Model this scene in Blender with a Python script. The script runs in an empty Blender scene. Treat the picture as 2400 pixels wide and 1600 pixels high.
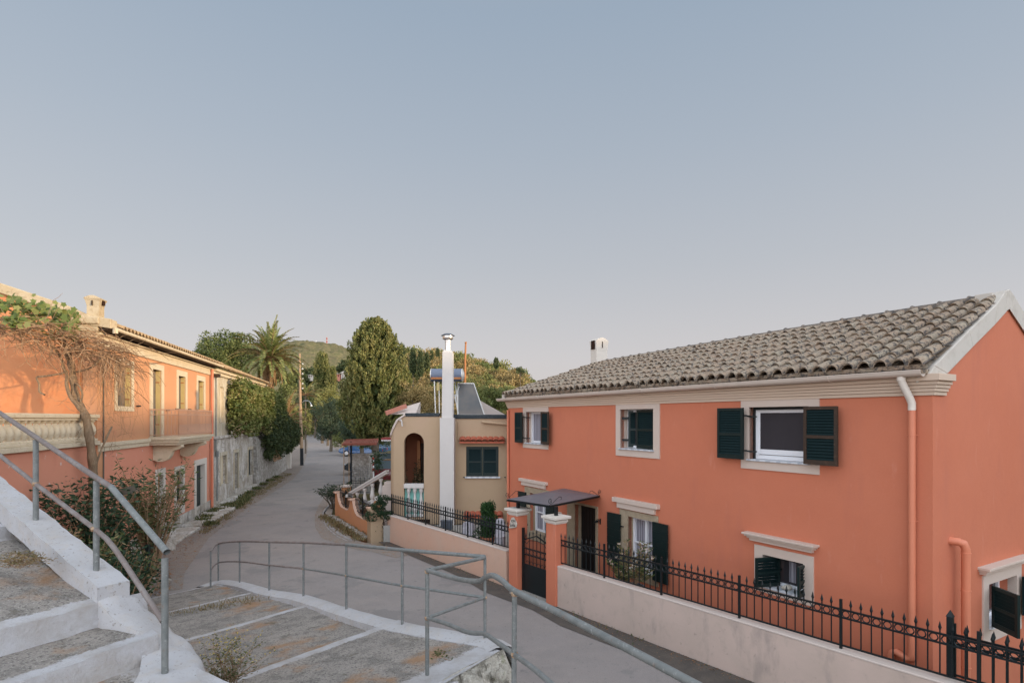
import bpy, bmesh, math, random
import numpy as np
from mathutils import Vector, Matrix
SC = bpy.context.scene
COL = SC.collection
R = math.radians
# ---------------------------------------------------------------- camera
H, F, CX, HY = 3.85, 1333.0, 1200.0, 980.0
cam_d = bpy.data.cameras.new('camera'); cam = bpy.data.objects.new('camera', cam_d); COL.objects.link(cam)
cam.location = (0, 0, H); cam.rotation_euler = (R(90), 0, 0)
cam_d.sensor_width = 36; cam_d.lens = 36 * F / 2400; cam_d.shift_y = 0.075
cam_d.clip_start = 0.05; cam_d.clip_end = 5000
SC.camera = cam
# ---------------------------------------------------------------- light
SUN_AZ = (0.93, -0.37); SUN_EL = R(8.5)
w = bpy.data.worlds.new('World'); SC.world = w; w.use_nodes = True
nt = w.node_tree; nt.nodes.clear()
wo = nt.nodes.new('ShaderNodeOutputWorld'); bg = nt.nodes.new('ShaderNodeBackground')
sky = nt.nodes.new('ShaderNodeTexSky'); sky.sky_type = 'NISHITA'; sky.sun_disc = False
sky.sun_elevation = SUN_EL; sky.sun_rotation = math.atan2(SUN_AZ[0], SUN_AZ[1])
sky.air_density = 1.3; sky.dust_density = 1.6; sky.ozone_density = 2.0
hs = nt.nodes.new('ShaderNodeHueSaturation'); hs.inputs['Saturation'].default_value = 0.5
nt.links.new(sky.outputs[0], hs.inputs['Color'])
# thin evening haze in the sky: pale towards the horizon, blue-grey above
tcw = nt.nodes.new('ShaderNodeTexCoord'); sx = nt.nodes.new('ShaderNodeSeparateXYZ'); nt.links.new(tcw.outputs['Generated'], sx.inputs[0])
rw = nt.nodes.new('ShaderNodeValToRGB'); nt.links.new(sx.outputs[2], rw.inputs[0])
SKYC = [(0.0, (1.14, 1.06, 1.04)), (.10, (1.08, 1.03, 1.06)), (.25, (.87, .905, .985)), (.42, (.70, .80, .94)), (.58, (.57, .71, .89)), (1.0, (.70, .70, .72))]
els = rw.color_ramp.elements
while len(els) < len(SKYC): els.new(.5)
for e_, (p_, c_) in zip(els, SKYC): e_.position = p_; e_.color = (*c_, 1)
def wmath(op, a_, b_):
    q = nt.nodes.new('ShaderNodeMath'); q.operation = op
    for i, s_ in enumerate((a_, b_)):
        if hasattr(s_, 'links'): nt.links.new(s_, q.inputs[i])
        else: q.inputs[i].default_value = s_
    return q.outputs[0]
def wstep(src, lo, hi, amt):
    q = nt.nodes.new('ShaderNodeMapRange'); q.interpolation_type = 'SMOOTHSTEP'; q.inputs[1].default_value = lo; q.inputs[2].default_value = hi; q.inputs[4].default_value = amt
    nt.links.new(src, q.inputs[0]); return q.outputs[0]
# added fill: unseen sky brightened overhead and on the sunset side behind the camera
gain = wmath('ADD', wmath('ADD', wmath('ADD', wstep(sx.outputs[2], .60, .92, 1.2), wstep(sx.outputs[0], .69, .97, 5.0)), wstep(wmath('MULTIPLY', sx.outputs[1], -1.0), -.1, .75, 4.3)), 1.0)
gain = wmath('MULTIPLY', gain, 4.3)
sc_ = nt.nodes.new('ShaderNodeVectorMath'); sc_.operation = 'SCALE'; nt.links.new(gain, sc_.inputs['Scale'])
nt.links.new(rw.outputs[0], sc_.inputs[0])
tn = nt.nodes.new('ShaderNodeMix'); tn.data_type = 'RGBA'; tn.inputs[0].default_value = 0.80
nt.links.new(hs.outputs[0], tn.inputs[6]); nt.links.new(sc_.outputs[0], tn.inputs[7])
nt.links.new(tn.outputs[2], bg.inputs[0]); nt.links.new(bg.outputs[0], wo.inputs[0])
bg.inputs[1].default_value = 0.15
sl = bpy.data.lights.new('sun', 'SUN'); sl.energy = 4.6; sl.angle = R(0.9); sl.color = (1.0, 0.76, 0.47)
so = bpy.data.objects.new('sun', sl); COL.objects.link(so)
sd = Vector((SUN_AZ[0] * math.cos(SUN_EL), SUN_AZ[1] * math.cos(SUN_EL), math.sin(SUN_EL)))
so.rotation_euler = sd.to_track_quat('Z', 'Y').to_euler(); so.location = (30, -12, 25)
SC.view_settings.view_transform = 'Standard'; SC.view_settings.look = 'None'
SC.view_settings.exposure = 0.0; SC.view_settings.gamma = 1.0
SC.cycles.max_bounces = 6; SC.cycles.diffuse_bounces = 3; SC.cycles.transparent_max_bounces = 12
SC.cycles.use_denoising = True
# ---------------------------------------------------------------- helpers
def P(u, v, Y): return Vector(((u - CX) / F * Y, Y, H - (v - HY) / F * Y))
def PZ(u, v, z): return P(u, v, (H - z) * F / (v - HY))
def tag(o, label=None, cat=None, group=None, kind=None):
    if label: o['label'] = label
    if cat: o['category'] = cat
    if group: o['group'] = group
    if kind: o['kind'] = kind
    return o
def thing(name, label, cat, loc=(0, 0, 0), rz=0, group=None):
    o = bpy.data.objects.new(name, None); COL.objects.link(o); o.empty_display_size = 0.3
    o.location = loc; o.rotation_euler = (0, 0, rz)
    return tag(o, label, cat, group)
def copy_tree(o, parent=None, kids=None):
    c = o.copy(); COL.objects.link(c)
    if parent is not None: c.parent = parent
    for ch in list(o.children): copy_tree(ch, c)
    return c
class MB:
    def __init__(s): s.v = []; s.f = []; s.m = []; s.cur = 0
    def add(s, vs, fs):
        b = len(s.v); s.v += [tuple(p) for p in vs]
        for f in fs: s.f.append(tuple(b + i for i in f)); s.m.append(s.cur)
    def quad(s, a, b, c, d): s.add([a, b, c, d], [(0, 1, 2, 3)])
    def box(s, x0, x1, y0, y1, z0, z1):
        s.add([(x0,y0,z0),(x1,y0,z0),(x1,y1,z0),(x0,y1,z0),(x0,y0,z1),(x1,y0,z1),(x1,y1,z1),(x0,y1,z1)],
              [(3,2,1,0),(4,5,6,7),(0,1,5,4),(1,2,6,5),(2,3,7,6),(3,0,4,7)])
        return s
    def hexa(s, p8):
        s.add(p8, [(3,2,1,0),(4,5,6,7),(0,1,5,4),(1,2,6,5),(2,3,7,6),(3,0,4,7)]); return s
    def bar(s, a, b, w, h=None, up=Vector((0,0,1))):
        a = Vector(a); b = Vector(b); h = h or w; d = (b - a).normalized()
        if abs(d.dot(up)) > 0.99: up = Vector((0, 1, 0))
        x = d.cross(up).normalized() * w / 2; z = x.cross(d).normalized() * h / 2
        s.hexa([a-x-z, a+x-z, b+x-z, b-x-z, a-x+z, a+x+z, b+x+z, b-x+z]); return s
    def prism(s, poly, axis, c0, c1):
        """poly = 2D points; axis = 'x','y','z' extrusion axis"""
        n = len(poly)
        def mk(p, c):
            if axis == 'z': return (p[0], p[1], c)
            if axis == 'y': return (p[0], c, p[1])
            return (c, p[0], p[1])
        vs = [mk(p, c0) for p in poly] + [mk(p, c1) for p in poly]
        fs = [tuple(range(n))[::-1], tuple(range(n, 2*n))] + [(i, (i+1) % n, n+(i+1) % n, n+i) for i in range(n)]
        s.add(vs, fs); return s
    def tube(s, pts, r, n=8, cap=True):
        pts = [Vector(p) for p in pts]; k = len(pts)
        rs = r if hasattr(r, '__len__') else [r] * k
        t0 = (pts[1] - pts[0]).normalized()
        ref = Vector((0,0,1)) if abs(t0.z) < 0.9 else Vector((1,0,0))
        x = t0.cross(ref).normalized(); vs = []
        for i, p in enumerate(pts):
            t = (pts[min(i+1, k-1)] - pts[max(i-1, 0)])
            t = t.normalized() if t.length > 1e-9 else t0
            x = (x - t * x.dot(t)); x = x.normalized() if x.length > 1e-6 else t.orthogonal().normalized()
            y = t.cross(x)
            for j in range(n):
                a = 2 * math.pi * j / n
                vs.append(p + (x * math.cos(a) + y * math.sin(a)) * rs[i])
        fs = []
        for i in range(k - 1):
            for j in range(n):
                j2 = (j + 1) % n
                fs.append((i*n+j, i*n+j2, (i+1)*n+j2, (i+1)*n+j))
        if cap: fs += [tuple(range(n))[::-1], tuple(range((k-1)*n, k*n))]
        s.add(vs, fs); return s
    def lathe(s, prof, c=(0,0,0), n=14, sq=False):
        vs = []; k = len(prof)
        for r, z in prof:
            for j in range(n):
                a = 2 * math.pi * j / n
                vs.append((c[0] + r*math.cos(a), c[1] + r*math.sin(a), c[2] + z))
        fs = []
        for i in range(k-1):
            for j in range(n):
                j2 = (j+1) % n; fs.append((i*n+j, i*n+j2, (i+1)*n+j2, (i+1)*n+j))
        fs += [tuple(range(n))[::-1], tuple(range((k-1)*n, k*n))]
        s.add(vs, fs); return s
    def loft(s, rings, closed=True, cap=False):
        n = len(rings[0]); vs = [p for r in rings for p in r]; fs = []
        for i in range(len(rings)-1):
            for j in range(n if closed else n-1):
                j2 = (j+1) % n; fs.append((i*n+j, i*n+j2, (i+1)*n+j2, (i+1)*n+j))
        if cap: fs += [tuple(range(n))[::-1], tuple(range((len(rings)-1)*n, len(rings)*n))]
        s.add(vs, fs); return s
    def wall(s, x0, x1, z0, z1, y0, y1, holes):
        """wall in xz plane from y0 (outer) to y1 (inner) with rectangular holes (xa,xb,za,zb)"""
        xs = sorted({x0, x1, *[h[0] for h in holes], *[h[1] for h in holes]})
        zs = sorted({z0, z1, *[h[2] for h in holes], *[h[3] for h in holes]})
        def hole(x, z): return any(h[0] < x < h[1] and h[2] < z < h[3] for h in holes)
        for i in range(len(xs)-1):
            for j in range(len(zs)-1):
                xa, xb, za, zb = xs[i], xs[i+1], zs[j], zs[j+1]
                if xa < x0-1e-6 or xb > x1+1e-6 or za < z0-1e-6 or zb > z1+1e-6: continue
                if hole((xa+xb)/2, (za+zb)/2): continue
                s.quad((xa,y0,za),(xb,y0,za),(xb,y0,zb),(xa,y0,zb))
                s.quad((xb,y1,za),(xa,y1,za),(xa,y1,zb),(xb,y1,zb))
        for xa, xb, za, zb in holes:
            s.quad((xa,y0,za),(xa,y1,za),(xb,y1,za),(xb,y0,za)); s.quad((xa,y0,zb),(xb,y0,zb),(xb,y1,zb),(xa,y1,zb))
            s.quad((xa,y0,za),(xa,y0,zb),(xa,y1,zb),(xa,y1,za)); s.quad((xb,y0,za),(xb,y1,za),(xb,y1,zb),(xb,y0,zb))
        return s
    def frame(s, x0, x1, z0, z1, w, y0, y1, wb=None, wt=None):
        wb = w if wb is None else wb; wt = w if wt is None else wt
        s.box(x0, x0+w, y0, y1, z0, z1); s.box(x1-w, x1, y0, y1, z0, z1)
        if wt: s.box(x0+w, x1-w, y0, y1, z1-wt, z1)
        if wb: s.box(x0+w, x1-w, y0, y1, z0, z0+wb)
        return s
    def build(s, name, mat, parent=None, smooth=False, bevel=0, loc=None):
        me = bpy.data.meshes.new(name); me.from_pydata(s.v, [], s.f); me.validate()
        mats = mat if isinstance(mat, (list, tuple)) else [mat]
        for m in mats: me.materials.append(m)
        if len(mats) > 1 and len(me.polygons) == len(s.m): me.polygons.foreach_set('material_index', s.m)
        if smooth:
            me.polygons.foreach_set('use_smooth', [True] * len(me.polygons))
            me.set_sharp_from_angle(angle=R(40))
        me.update()
        o = bpy.data.objects.new(name, me); COL.objects.link(o)
        if parent is not None: o.parent = parent
        if loc: o.location = loc
        if bevel:
            b = o.modifiers.new('bevel', 'BEVEL'); b.width = bevel; b.segments = 2; b.limit_method = 'ANGLE'; b.angle_limit = R(50)
        return o
# ---------------------------------------------------------------- materials
def mat(name, base, rough=0.85, layers=(), bump=(), metal=0.0, spec=0.3, coat=0, emit=None, alpha=1, trans=0):
    """layers: (kind, scale, lo, hi, colour, amount, stretch, detail)  bump: (kind, scale, strength, distance, stretch)"""
    m = bpy.data.materials.new(name); m.use_nodes = True; n = m.node_tree; N = n.nodes; L = n.links
    b = N['Principled BSDF']; b.inputs['Roughness'].default_value = rough
    b.inputs['Metallic'].default_value = metal; b.inputs['Specular IOR Level'].default_value = spec
    b.inputs['Coat Weight'].default_value = coat
    if alpha < 1: b.inputs['Alpha'].default_value = alpha
    tc = N.new('ShaderNodeTexCoord')
    def tex(kind, scale, stretch, detail=4):
        mp = N.new('ShaderNodeMapping'); L.new(tc.outputs['Object'], mp.inputs[0])
        mp.inputs['Scale'].default_value = stretch or (1, 1, 1)
        if kind == 'noise':
            t = N.new('ShaderNodeTexNoise'); t.inputs['Scale'].default_value = scale; t.inputs['Detail'].default_value = detail; t.inputs['Roughness'].default_value = 0.62; o = t.outputs['Fac']
        elif kind == 'cell':
            t = N.new('ShaderNodeTexVoronoi'); t.inputs['Scale'].default_value = scale; o = t.outputs['Color']
        elif kind == 'voro':
            t = N.new('ShaderNodeTexVoronoi'); t.inputs['Scale'].default_value = scale; o = t.outputs['Distance']
        elif kind == 'crack':
            t = N.new('ShaderNodeTexVoronoi'); t.feature = 'DISTANCE_TO_EDGE'; t.inputs['Scale'].default_value = scale; o = t.outputs['Distance']
        elif kind == 'wave':
            t = N.new('ShaderNodeTexWave'); t.inputs['Scale'].default_value = scale; t.inputs['Distortion'].default_value = 2.5; t.inputs['Detail'].default_value = 3; o = t.outputs['Fac']
        L.new(mp.outputs[0], t.inputs['Vector']); return o
    cur = N.new('ShaderNodeRGB'); cur.outputs[0].default_value = (*base, 1); cur = cur.outputs[0]
    for ly in layers:
        kind, scale, lo, hi, colr, amt = ly[:6]; st = ly[6] if len(ly) > 6 else None; de = ly[7] if len(ly) > 7 else 5
        o = tex(kind, scale, st, de)
        mr = N.new('ShaderNodeMapRange'); mr.inputs[1].default_value = lo; mr.inputs[2].default_value = hi; mr.inputs[4].default_value = amt
        L.new(o, mr.inputs[0])
        mx = N.new('ShaderNodeMix'); mx.data_type = 'RGBA'; L.new(mr.outputs[0], mx.inputs[0]); L.new(cur, mx.inputs[6])
        mx.inputs[7].default_value = (*colr, 1); cur = mx.outputs[2]
    L.new(cur, b.inputs['Base Color'])
    prev = None
    for bp in bump:
        kind, scale, stg, dist = bp[:4]; st = bp[4] if len(bp) > 4 else None
        o = tex(kind, scale, st, 6); bn = N.new('ShaderNodeBump'); bn.inputs['Strength'].default_value = stg; bn.inputs['Distance'].default_value = dist
        L.new(o, bn.inputs['Height'])
        if prev: L.new(prev, bn.inputs['Normal'])
        prev = bn.outputs[0]
    if prev: L.new(prev, b.inputs['Normal'])
    if emit: b.inputs['Emission Color'].default_value = (*emit[0], 1); b.inputs['Emission Strength'].default_value = emit[1]
    if trans: b.inputs['Transmission Weight'].default_value = trans
    return m
def leafmat(name, cols, trans=0.25, rough=0.6):
    m = bpy.data.materials.new(name); m.use_nodes = True; n = m.node_tree; N = n.nodes; L = n.links
    b = N['Principled BSDF']; b.inputs['Roughness'].default_value = rough; b.inputs['Specular IOR Level'].default_value = 0.25
    at = N.new('ShaderNodeAttribute'); at.attribute_name = 'tint'
    cr = N.new('ShaderNodeValToRGB'); el = cr.color_ramp.elements
    while len(el) < len(cols): el.new(0.5)
    for i, c in enumerate(cols): el[i].position = i / (len(cols) - 1); el[i].color = (*c, 1)
    L.new(at.outputs['Fac'], cr.inputs[0]); L.new(cr.outputs[0], b.inputs['Base Color'])
    t = N.new('ShaderNodeBsdfTranslucent'); L.new(cr.outputs[0], t.inputs[0])
    ms = N.new('ShaderNodeMixShader'); ms.inputs[0].default_value = trans
    L.new(b.outputs[0], ms.inputs[1]); L.new(t.outputs[0], ms.inputs[2]); L.new(ms.outputs[0], N['Material Output'].inputs[0])
    return m
M = {}
wallb = [('noise', 260, 0.25, 0.004), ('noise', 9, 0.25, 0.012)]
M['orange'] = mat('orange_plaster', (0.53, 0.168, 0.092), 0.9, [('noise', 0.7, .35, .7, (0.57, 0.198, 0.115), .5), ('noise', 3.5, .45, .75, (0.47, 0.15, 0.09), .3), ('noise', 40, .4, .8, (0.58, 0.21, 0.135), .25), ('noise', 1.6, .56, .70, (0.46, 0.155, 0.10), .45, (1, 1, .22)), ('noise', 5, .62, .72, (0.60, 0.25, 0.17), .35, (1, 1, .3))], wallb, spec=.15)
M['cornice'] = mat('warm_cream_cornice', (0.58, 0.445, 0.34), 0.85, [('noise', 2, .45, .8, (0.52, 0.39, 0.29), .5, (.3, 1, 1))], [('noise', 200, .2, .004)], spec=.2)
M['cream'] = mat('cream_trim', (0.57, 0.46, 0.385), 0.85, [('noise', 3, .45, .8, (0.55, 0.40, 0.32), .4), ('noise', 30, .5, .8, (0.5, 0.38, 0.3), .25)], [('noise', 200, .2, .004)], spec=.2)
M['white_trim'] = mat('white_render', (0.60, 0.54, 0.47), 0.85, [('noise', 4, .45, .8, (0.6, 0.53, 0.45), .5)], [('noise', 120, .2, .005)], spec=.2)
M['stone_frame'] = mat('pale_stone_frame', (0.36, 0.28, 0.19), 0.9, [('noise', 6, .4, .7, (0.24, 0.18, 0.12), .6), ('noise', 35, .45, .75, (0.45, 0.37, 0.27), .5)], [('noise', 60, .6, .01)], spec=.15)
M['green'] = mat('dark_green_paint', (0.007, 0.017, 0.016), 0.42, [('noise', 8, .5, .8, (0.015, 0.026, 0.024), .5)], [('noise', 60, .15, .003, (1, 1, .1))], spec=.3)
M['green_slat'] = mat('dark_green_slats', (0.006, 0.017, 0.018), 0.6, [('noise', 14, .5, .8, (0.012, 0.028, 0.029), .6)], spec=.14)
M['brown_wood'] = mat('worn_brown_wood', (0.055, 0.032, 0.021), 0.7, [('noise', 6, .4, .7, (0.04, 0.03, 0.022), .8, (1, 1, .2)), ('noise', 22, .55, .7, (0.12, 0.07, 0.045), .5)], spec=.25)
M['upvc'] = mat('white_window_frame', (0.74, 0.73, 0.74), 0.35, [('noise', 3, .5, .9, (0.62, 0.61, 0.62), .4)], spec=.5)
M['glass'] = mat('dark_glass', (0.030, 0.027, 0.030), 0.12, [('noise', 1.2, .3, .8, (0.05, 0.045, 0.05), .6)], spec=.6)
M['screen'] = mat('insect_screen', (0.035, 0.030, 0.034), 0.6, [('noise', 2, .3, .8, (0.05, 0.042, 0.045), .7)], spec=.2)
M['curtain'] = mat('lace_curtain', (0.34, 0.32, 0.35), 0.9, [('wave', 4.2, .2, .9, (0.14, 0.13, 0.15), .8, (1, .2, .05))], [('wave', 4.2, .5, .03, (1, .2, .05))], spec=.1)
M['marble'] = mat('grey_marble_sill', (0.55, 0.56, 0.58), 0.4, [('wave', 1.6, .5, .8, (0.30, 0.33, 0.37), .6), ('noise', 12, .5, .8, (0.7, 0.7, 0.7), .4)], spec=.4)
M['gutter'] = mat('cream_gutter', (0.62, 0.52, 0.44), 0.42, [('noise', 3, .45, .8, (0.52, 0.42, 0.35), .5)], spec=.45)
M['pipe_orange'] = mat('orange_pipe', (0.60, 0.20, 0.11), 0.5, [('noise', 3, .4, .8, (0.52, 0.16, 0.09), .5)], spec=.4)
M['pipe_white'] = mat('white_pipe', (0.66, 0.58, 0.50), 0.45, spec=.4)
M['iron'] = mat('black_iron', (0.006, 0.010, 0.011), 0.42, [('noise', 20, .5, .8, (0.012, 0.017, 0.018), .6)], [('noise', 90, .2, .002)], metal=.0, spec=.35)
M['lowwall'] = mat('pink_beige_render', (0.54, 0.415, 0.35), 0.92, [('noise', 1.1, .4, .7, (0.44, 0.35, 0.29), .7), ('noise', 5, .55, .75, (0.36, 0.29, 0.25), .45), ('noise', 2.2, .56, .68, (0.30, 0.25, 0.22), .55, (1, 1, .35)), ('noise', 9, .63, .70, (0.25, 0.21, 0.18), .5), ('noise', 50, .5, .8, (0.58, 0.46, 0.38), .3)], wallb, spec=.12)
M['lowwall_pink'] = mat('pink_render', (0.58, 0.36, 0.26), 0.92, [('noise', 1.1, .4, .7, (0.54, 0.38, 0.29), .8), ('noise', 6, .55, .8, (0.40, 0.27, 0.21), .4)], wallb, spec=.12)
M['wallcap'] = mat('pale_wall_cap', (0.56, 0.47, 0.41), 0.9, [('noise', 5, .5, .8, (0.48, 0.42, 0.38), .5)], wallb, spec=.12)
M['peach'] = mat('peach_render', (0.58, 0.27, 0.13), 0.92, [('noise', 1.3, .4, .7, (0.52, 0.25, 0.14), .7), ('noise', 7, .55, .8, (0.45, 0.22, 0.12), .4)], wallb, spec=.12)
M['yellow'] = mat('ochre_render', (0.40, 0.285, 0.18), 0.92, [('noise', .8, .4, .7, (0.43, 0.295, 0.20), .8), ('noise', 6, .5, .8, (0.35, 0.245, 0.15), .3)], wallb, spec=.12)
M['shaft'] = mat('white_shaft_render', (0.56, 0.52, 0.48), 0.9, [('noise', 2, .4, .8, (0.50, 0.45, 0.41), .6), ('noise', 18, .6, .8, (0.55, 0.5, 0.45), .4)], wallb, spec=.15)
M['tar'] = mat('black_roof_coating', (0.025, 0.032, 0.036), 0.7, [('noise', 12, .45, .7, (0.06, 0.068, 0.07), .6)], [('noise', 25, .5, .01)], spec=.3)
M['darkroom'] = mat('dark_interior', (0.035, 0.018, 0.012), 0.95, spec=.1)
M['redroom'] = mat('terracotta_porch_wall', (0.32, 0.13, 0.075), 0.9, [('noise', 2, .4, .8, (0.26, 0.10, 0.06), .6)], spec=.1)
M['steel'] = mat('stainless_flue', (0.62, 0.60, 0.58), 0.28, [('noise', 5, .5, .8, (0.42, 0.28, 0.18), .6, (1, 1, .3))], metal=.9)
M['darkmetal'] = mat('dark_metal', (0.12, 0.14, 0.17), 0.4, metal=.6)
M['terracotta'] = mat('terracotta_tile', (0.42, 0.12, 0.07), 0.85, [('noise', 9, .4, .7, (0.30, 0.09, 0.055), .7)], [('noise', 60, .3, .01)], spec=.15)
M['pot'] = mat('terracotta_pot', (0.42, 0.16, 0.09), 0.8, [('noise', 9, .4, .7, (0.32, 0.13, 0.08), .6)], spec=.15)
M['rooftile'] = mat('weathered_roof_tile', (0.33, 0.25, 0.18), 0.92,
    [('noise', 2.2, .4, .7, (0.34, 0.22, 0.15), .55), ('noise', 7, .46, .60, (0.34, 0.29, 0.22), .7), ('noise', 16, .52, .60, (0.07, 0.065, 0.065), .9), ('noise', 45, .55, .66, (0.06, 0.055, 0.05), .7), ('noise', 60, .62, .72, (0.50, 0.45, 0.38), .6)],
    [('noise', 45, .7, .015), ('noise', 160, .4, .006)], spec=.1)
M['pan'] = mat('grimy_tile_channel', (0.13, 0.11, 0.095), 0.95, [('noise', 9, .42, .62, (0.055, 0.05, 0.048), .8), ('noise', 30, .55, .68, (0.24, 0.2, 0.16), .6)], [('noise', 45, .7, .015)], spec=.08)
M['ridgetile'] = mat('ridge_tile', (0.20, 0.16, 0.13), 0.92, [('noise', 9, .42, .6, (0.06, 0.06, 0.06), .85), ('noise', 30, .55, .65, (0.38, 0.28, 0.2), .7)], [('noise', 45, .7, .015)], spec=.1)
M['oldtile'] = mat('old_ochre_tile', (0.42, 0.29, 0.16), 0.92, [('noise', 4, .42, .7, (0.30, 0.18, 0.10), .7), ('noise', 22, .52, .65, (0.14, 0.10, 0.07), .7)], [('noise', 40, .6, .015)], spec=.1)
M['mortar'] = mat('verge_mortar', (0.52, 0.47, 0.41), 0.92, [('noise', 5, .5, .7, (0.42, 0.37, 0.31), .6)], wallb, spec=.1)
M['lorange'] = mat('old_orange_plaster', (0.54, 0.27, 0.14), 0.92, [('noise', .6, .35, .7, (0.56, 0.28, 0.16), .7), ('noise', 2.5, .55, .75, (0.50, 0.20, 0.11), .5), ('noise', 6, .68, .72, (0.62, 0.52, 0.44), .8), ('noise', 22, .5, .8, (0.62, 0.3, 0.15), .3)], wallb, spec=.12)
M['lorange_deep'] = mat('deep_orange_plaster', (0.53, 0.215, 0.095), 0.92, [('noise', .6, .35, .7, (0.54, 0.24, 0.12), .7), ('noise', 4, .5, .8, (0.5, 0.13, 0.045), .4)], wallb, spec=.12)
M['lsalmon_shade'] = mat('peeling_salmon_shade_plaster', (0.62, 0.255, 0.165), 0.92, [('noise', .6, .35, .7, (0.62, 0.285, 0.18), .7), ('noise', 2.5, .55, .75, (0.54, 0.19, 0.12), .5), ('noise', 5, .655, .68, (0.60, 0.52, 0.46), .85, (1, 1, .6)), ('noise', 1.4, .60, .70, (0.44, 0.2, 0.13), .5, (1, 1, .3))], wallb, spec=.12)  # pinker paint tone also stands in for skylit shade below; peeling is real
M['oldcoping'] = mat('stained_ochre_coping', (0.42, 0.33, 0.21), 0.92, [('noise', 2, .4, .7, (0.50, 0.42, 0.30), .8), ('noise', 9, .5, .68, (0.27, 0.19, 0.11), .6)], wallb, spec=.1)
M['ltrim'] = mat('old_cream_trim', (0.60, 0.50, 0.36), 0.9, [('noise', 3, .4, .7, (0.52, 0.42, 0.28), .7), ('noise', 14, .55, .7, (0.38, 0.29, 0.19), .5)], wallb, spec=.12)
M['yellow_leaf'] = mat('yellowed_shutter_leaf', (0.50, 0.38, 0.17), 0.8, [('noise', 5, .4, .8, (0.42, 0.31, 0.14), .6)], spec=.2)
M['old_wood'] = mat('weathered_grey_wood', (0.16, 0.13, 0.10), 0.9, [('noise', 12, .4, .7, (0.09, 0.08, 0.065), .8, (1, 1, .15)), ('noise', 25, .55, .7, (0.25, 0.20, 0.15), .6, (1, 1, .3))], [('noise', 40, .5, .01, (1, 1, .15))], spec=.15)
M['ruin'] = mat('weathered_grey_plaster', (0.46, 0.41, 0.35), 0.95,
    [('noise', .9, .38, .62, (0.36, 0.31, 0.25), .8), ('noise', 1.8, .46, .58, (0.62, 0.58, 0.53), .9, (1, 1, .6)), ('noise', 2.6, .54, .64, (0.18, 0.16, 0.14), .7, (1, 1, .6)), ('crack', 1.1, .012, 0, (0.1, 0.09, 0.08), .6), ('noise', 14, .5, .66, (0.2, 0.16, 0.12), .6), ('noise', 5, .6, .68, (0.34, 0.2, 0.12), .5)],
    [('noise', 7, .6, .05), ('noise', 40, .6, .015)], spec=.08)
M['ruin_upper'] = mat('faded_cream_plaster', (0.50, 0.43, 0.32), 0.95,
    [('noise', .9, .38, .62, (0.42, 0.34, 0.24), .8, (1, 1, .4)), ('noise', 2.2, .5, .62, (0.58, 0.54, 0.46), .8, (1, 1, .4)), ('noise', 3.4, .56, .66, (0.30, 0.25, 0.19), .7, (1, 1, .3)), ('noise', 14, .55, .7, (0.3, 0.24, 0.17), .5)],
    [('noise', 7, .4, .04), ('noise', 40, .5, .015)], spec=.08)
M['rubble'] = mat('rubble_stone', (0.42, 0.39, 0.35), 0.95, [('voro', 5, .15, .5, (0.22, 0.19, 0.16), .7), ('noise', 3, .45, .65, (0.52, 0.49, 0.45), .7), ('noise', 16, .5, .66, (0.16, 0.14, 0.11), .7)], [('voro', 5, .8, .08), ('noise', 30, .6, .02)], spec=.08)
M['rock'] = mat('limestone_rock', (0.42, 0.38, 0.32), 0.95, [('noise', 2, .4, .65, (0.30, 0.27, 0.22), .8), ('noise', 9, .48, .62, (0.13, 0.115, 0.09), .8), ('noise', 6, .6, .7, (0.16, 0.17, 0.07), .6), ('noise', 30, .5, .7, (0.55, 0.5, 0.42), .6)], [('noise', 5, .9, .08), ('noise', 24, .8, .03)], spec=.08)
M['vinebark'] = mat('pale_vine_bark', (0.25, 0.17, 0.105), 0.95, [('noise', 8, .4, .66, (0.16, 0.11, 0.07), .85, (1, 1, .25)), ('noise', 22, .5, .7, (0.36, 0.27, 0.18), .6, (1, 1, .3))], [('noise', 14, 1.0, .05, (1, 1, .25))], spec=.08)
M['whitewash'] = mat('whitewash', (0.445, 0.43, 0.43), 0.95, [('noise', 2.2, .42, .7, (0.38, 0.35, 0.325), .8), ('noise', 9, .52, .72, (0.45, 0.39, 0.33), .6), ('noise', 28, .60, .68, (0.22, 0.19, 0.16), .75), ('noise', 70, .63, .7, (0.2, 0.18, 0.15), .6)], [('noise', 14, .5, .015), ('noise', 70, .6, .006)], spec=.08)
M['concrete'] = mat('stained_concrete', (0.235, 0.215, 0.195), 0.95,
    [('noise', 1.3, .4, .65, (0.29, 0.265, 0.235), .8), ('noise', 5, .47, .62, (0.145, 0.13, 0.115), .65), ('noise', 2.0, .57, .66, (0.36, 0.19, 0.09), .75), ('voro', 42, .0, .35, (0.33, 0.31, 0.285), .0), ('noise', 38, .52, .62, (0.10, 0.09, 0.08), .75), ('noise', 75, .57, .64, (0.42, 0.39, 0.35), .75)],
    [('noise', 36, .8, .012), ('noise', 120, .6, .004)], spec=.08)
M['asphalt'] = mat('old_asphalt', (0.27, 0.24, 0.225), 0.93,
    [('noise', .22, .4, .65, (0.31, 0.265, 0.235), .9), ('noise', .9, .45, .7, (0.22, 0.20, 0.19), .65), ('noise', 5, .5, .75, (0.33, 0.295, 0.27), .4), ('noise', 2.5, .62, .70, (0.13, 0.12, 0.115), .6), ('noise', .5, .57, .60, (0.205, 0.19, 0.18), .6), ('noise', 14, .62, .68, (0.14, 0.125, 0.115), .6), ('noise', 60, .5, .7, (0.12, 0.11, 0.105), .5), ('noise', 110, .58, .68, (0.33, 0.31, 0.29), .5)],
    [('noise', 90, .5, .006)], spec=.12)
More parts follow.
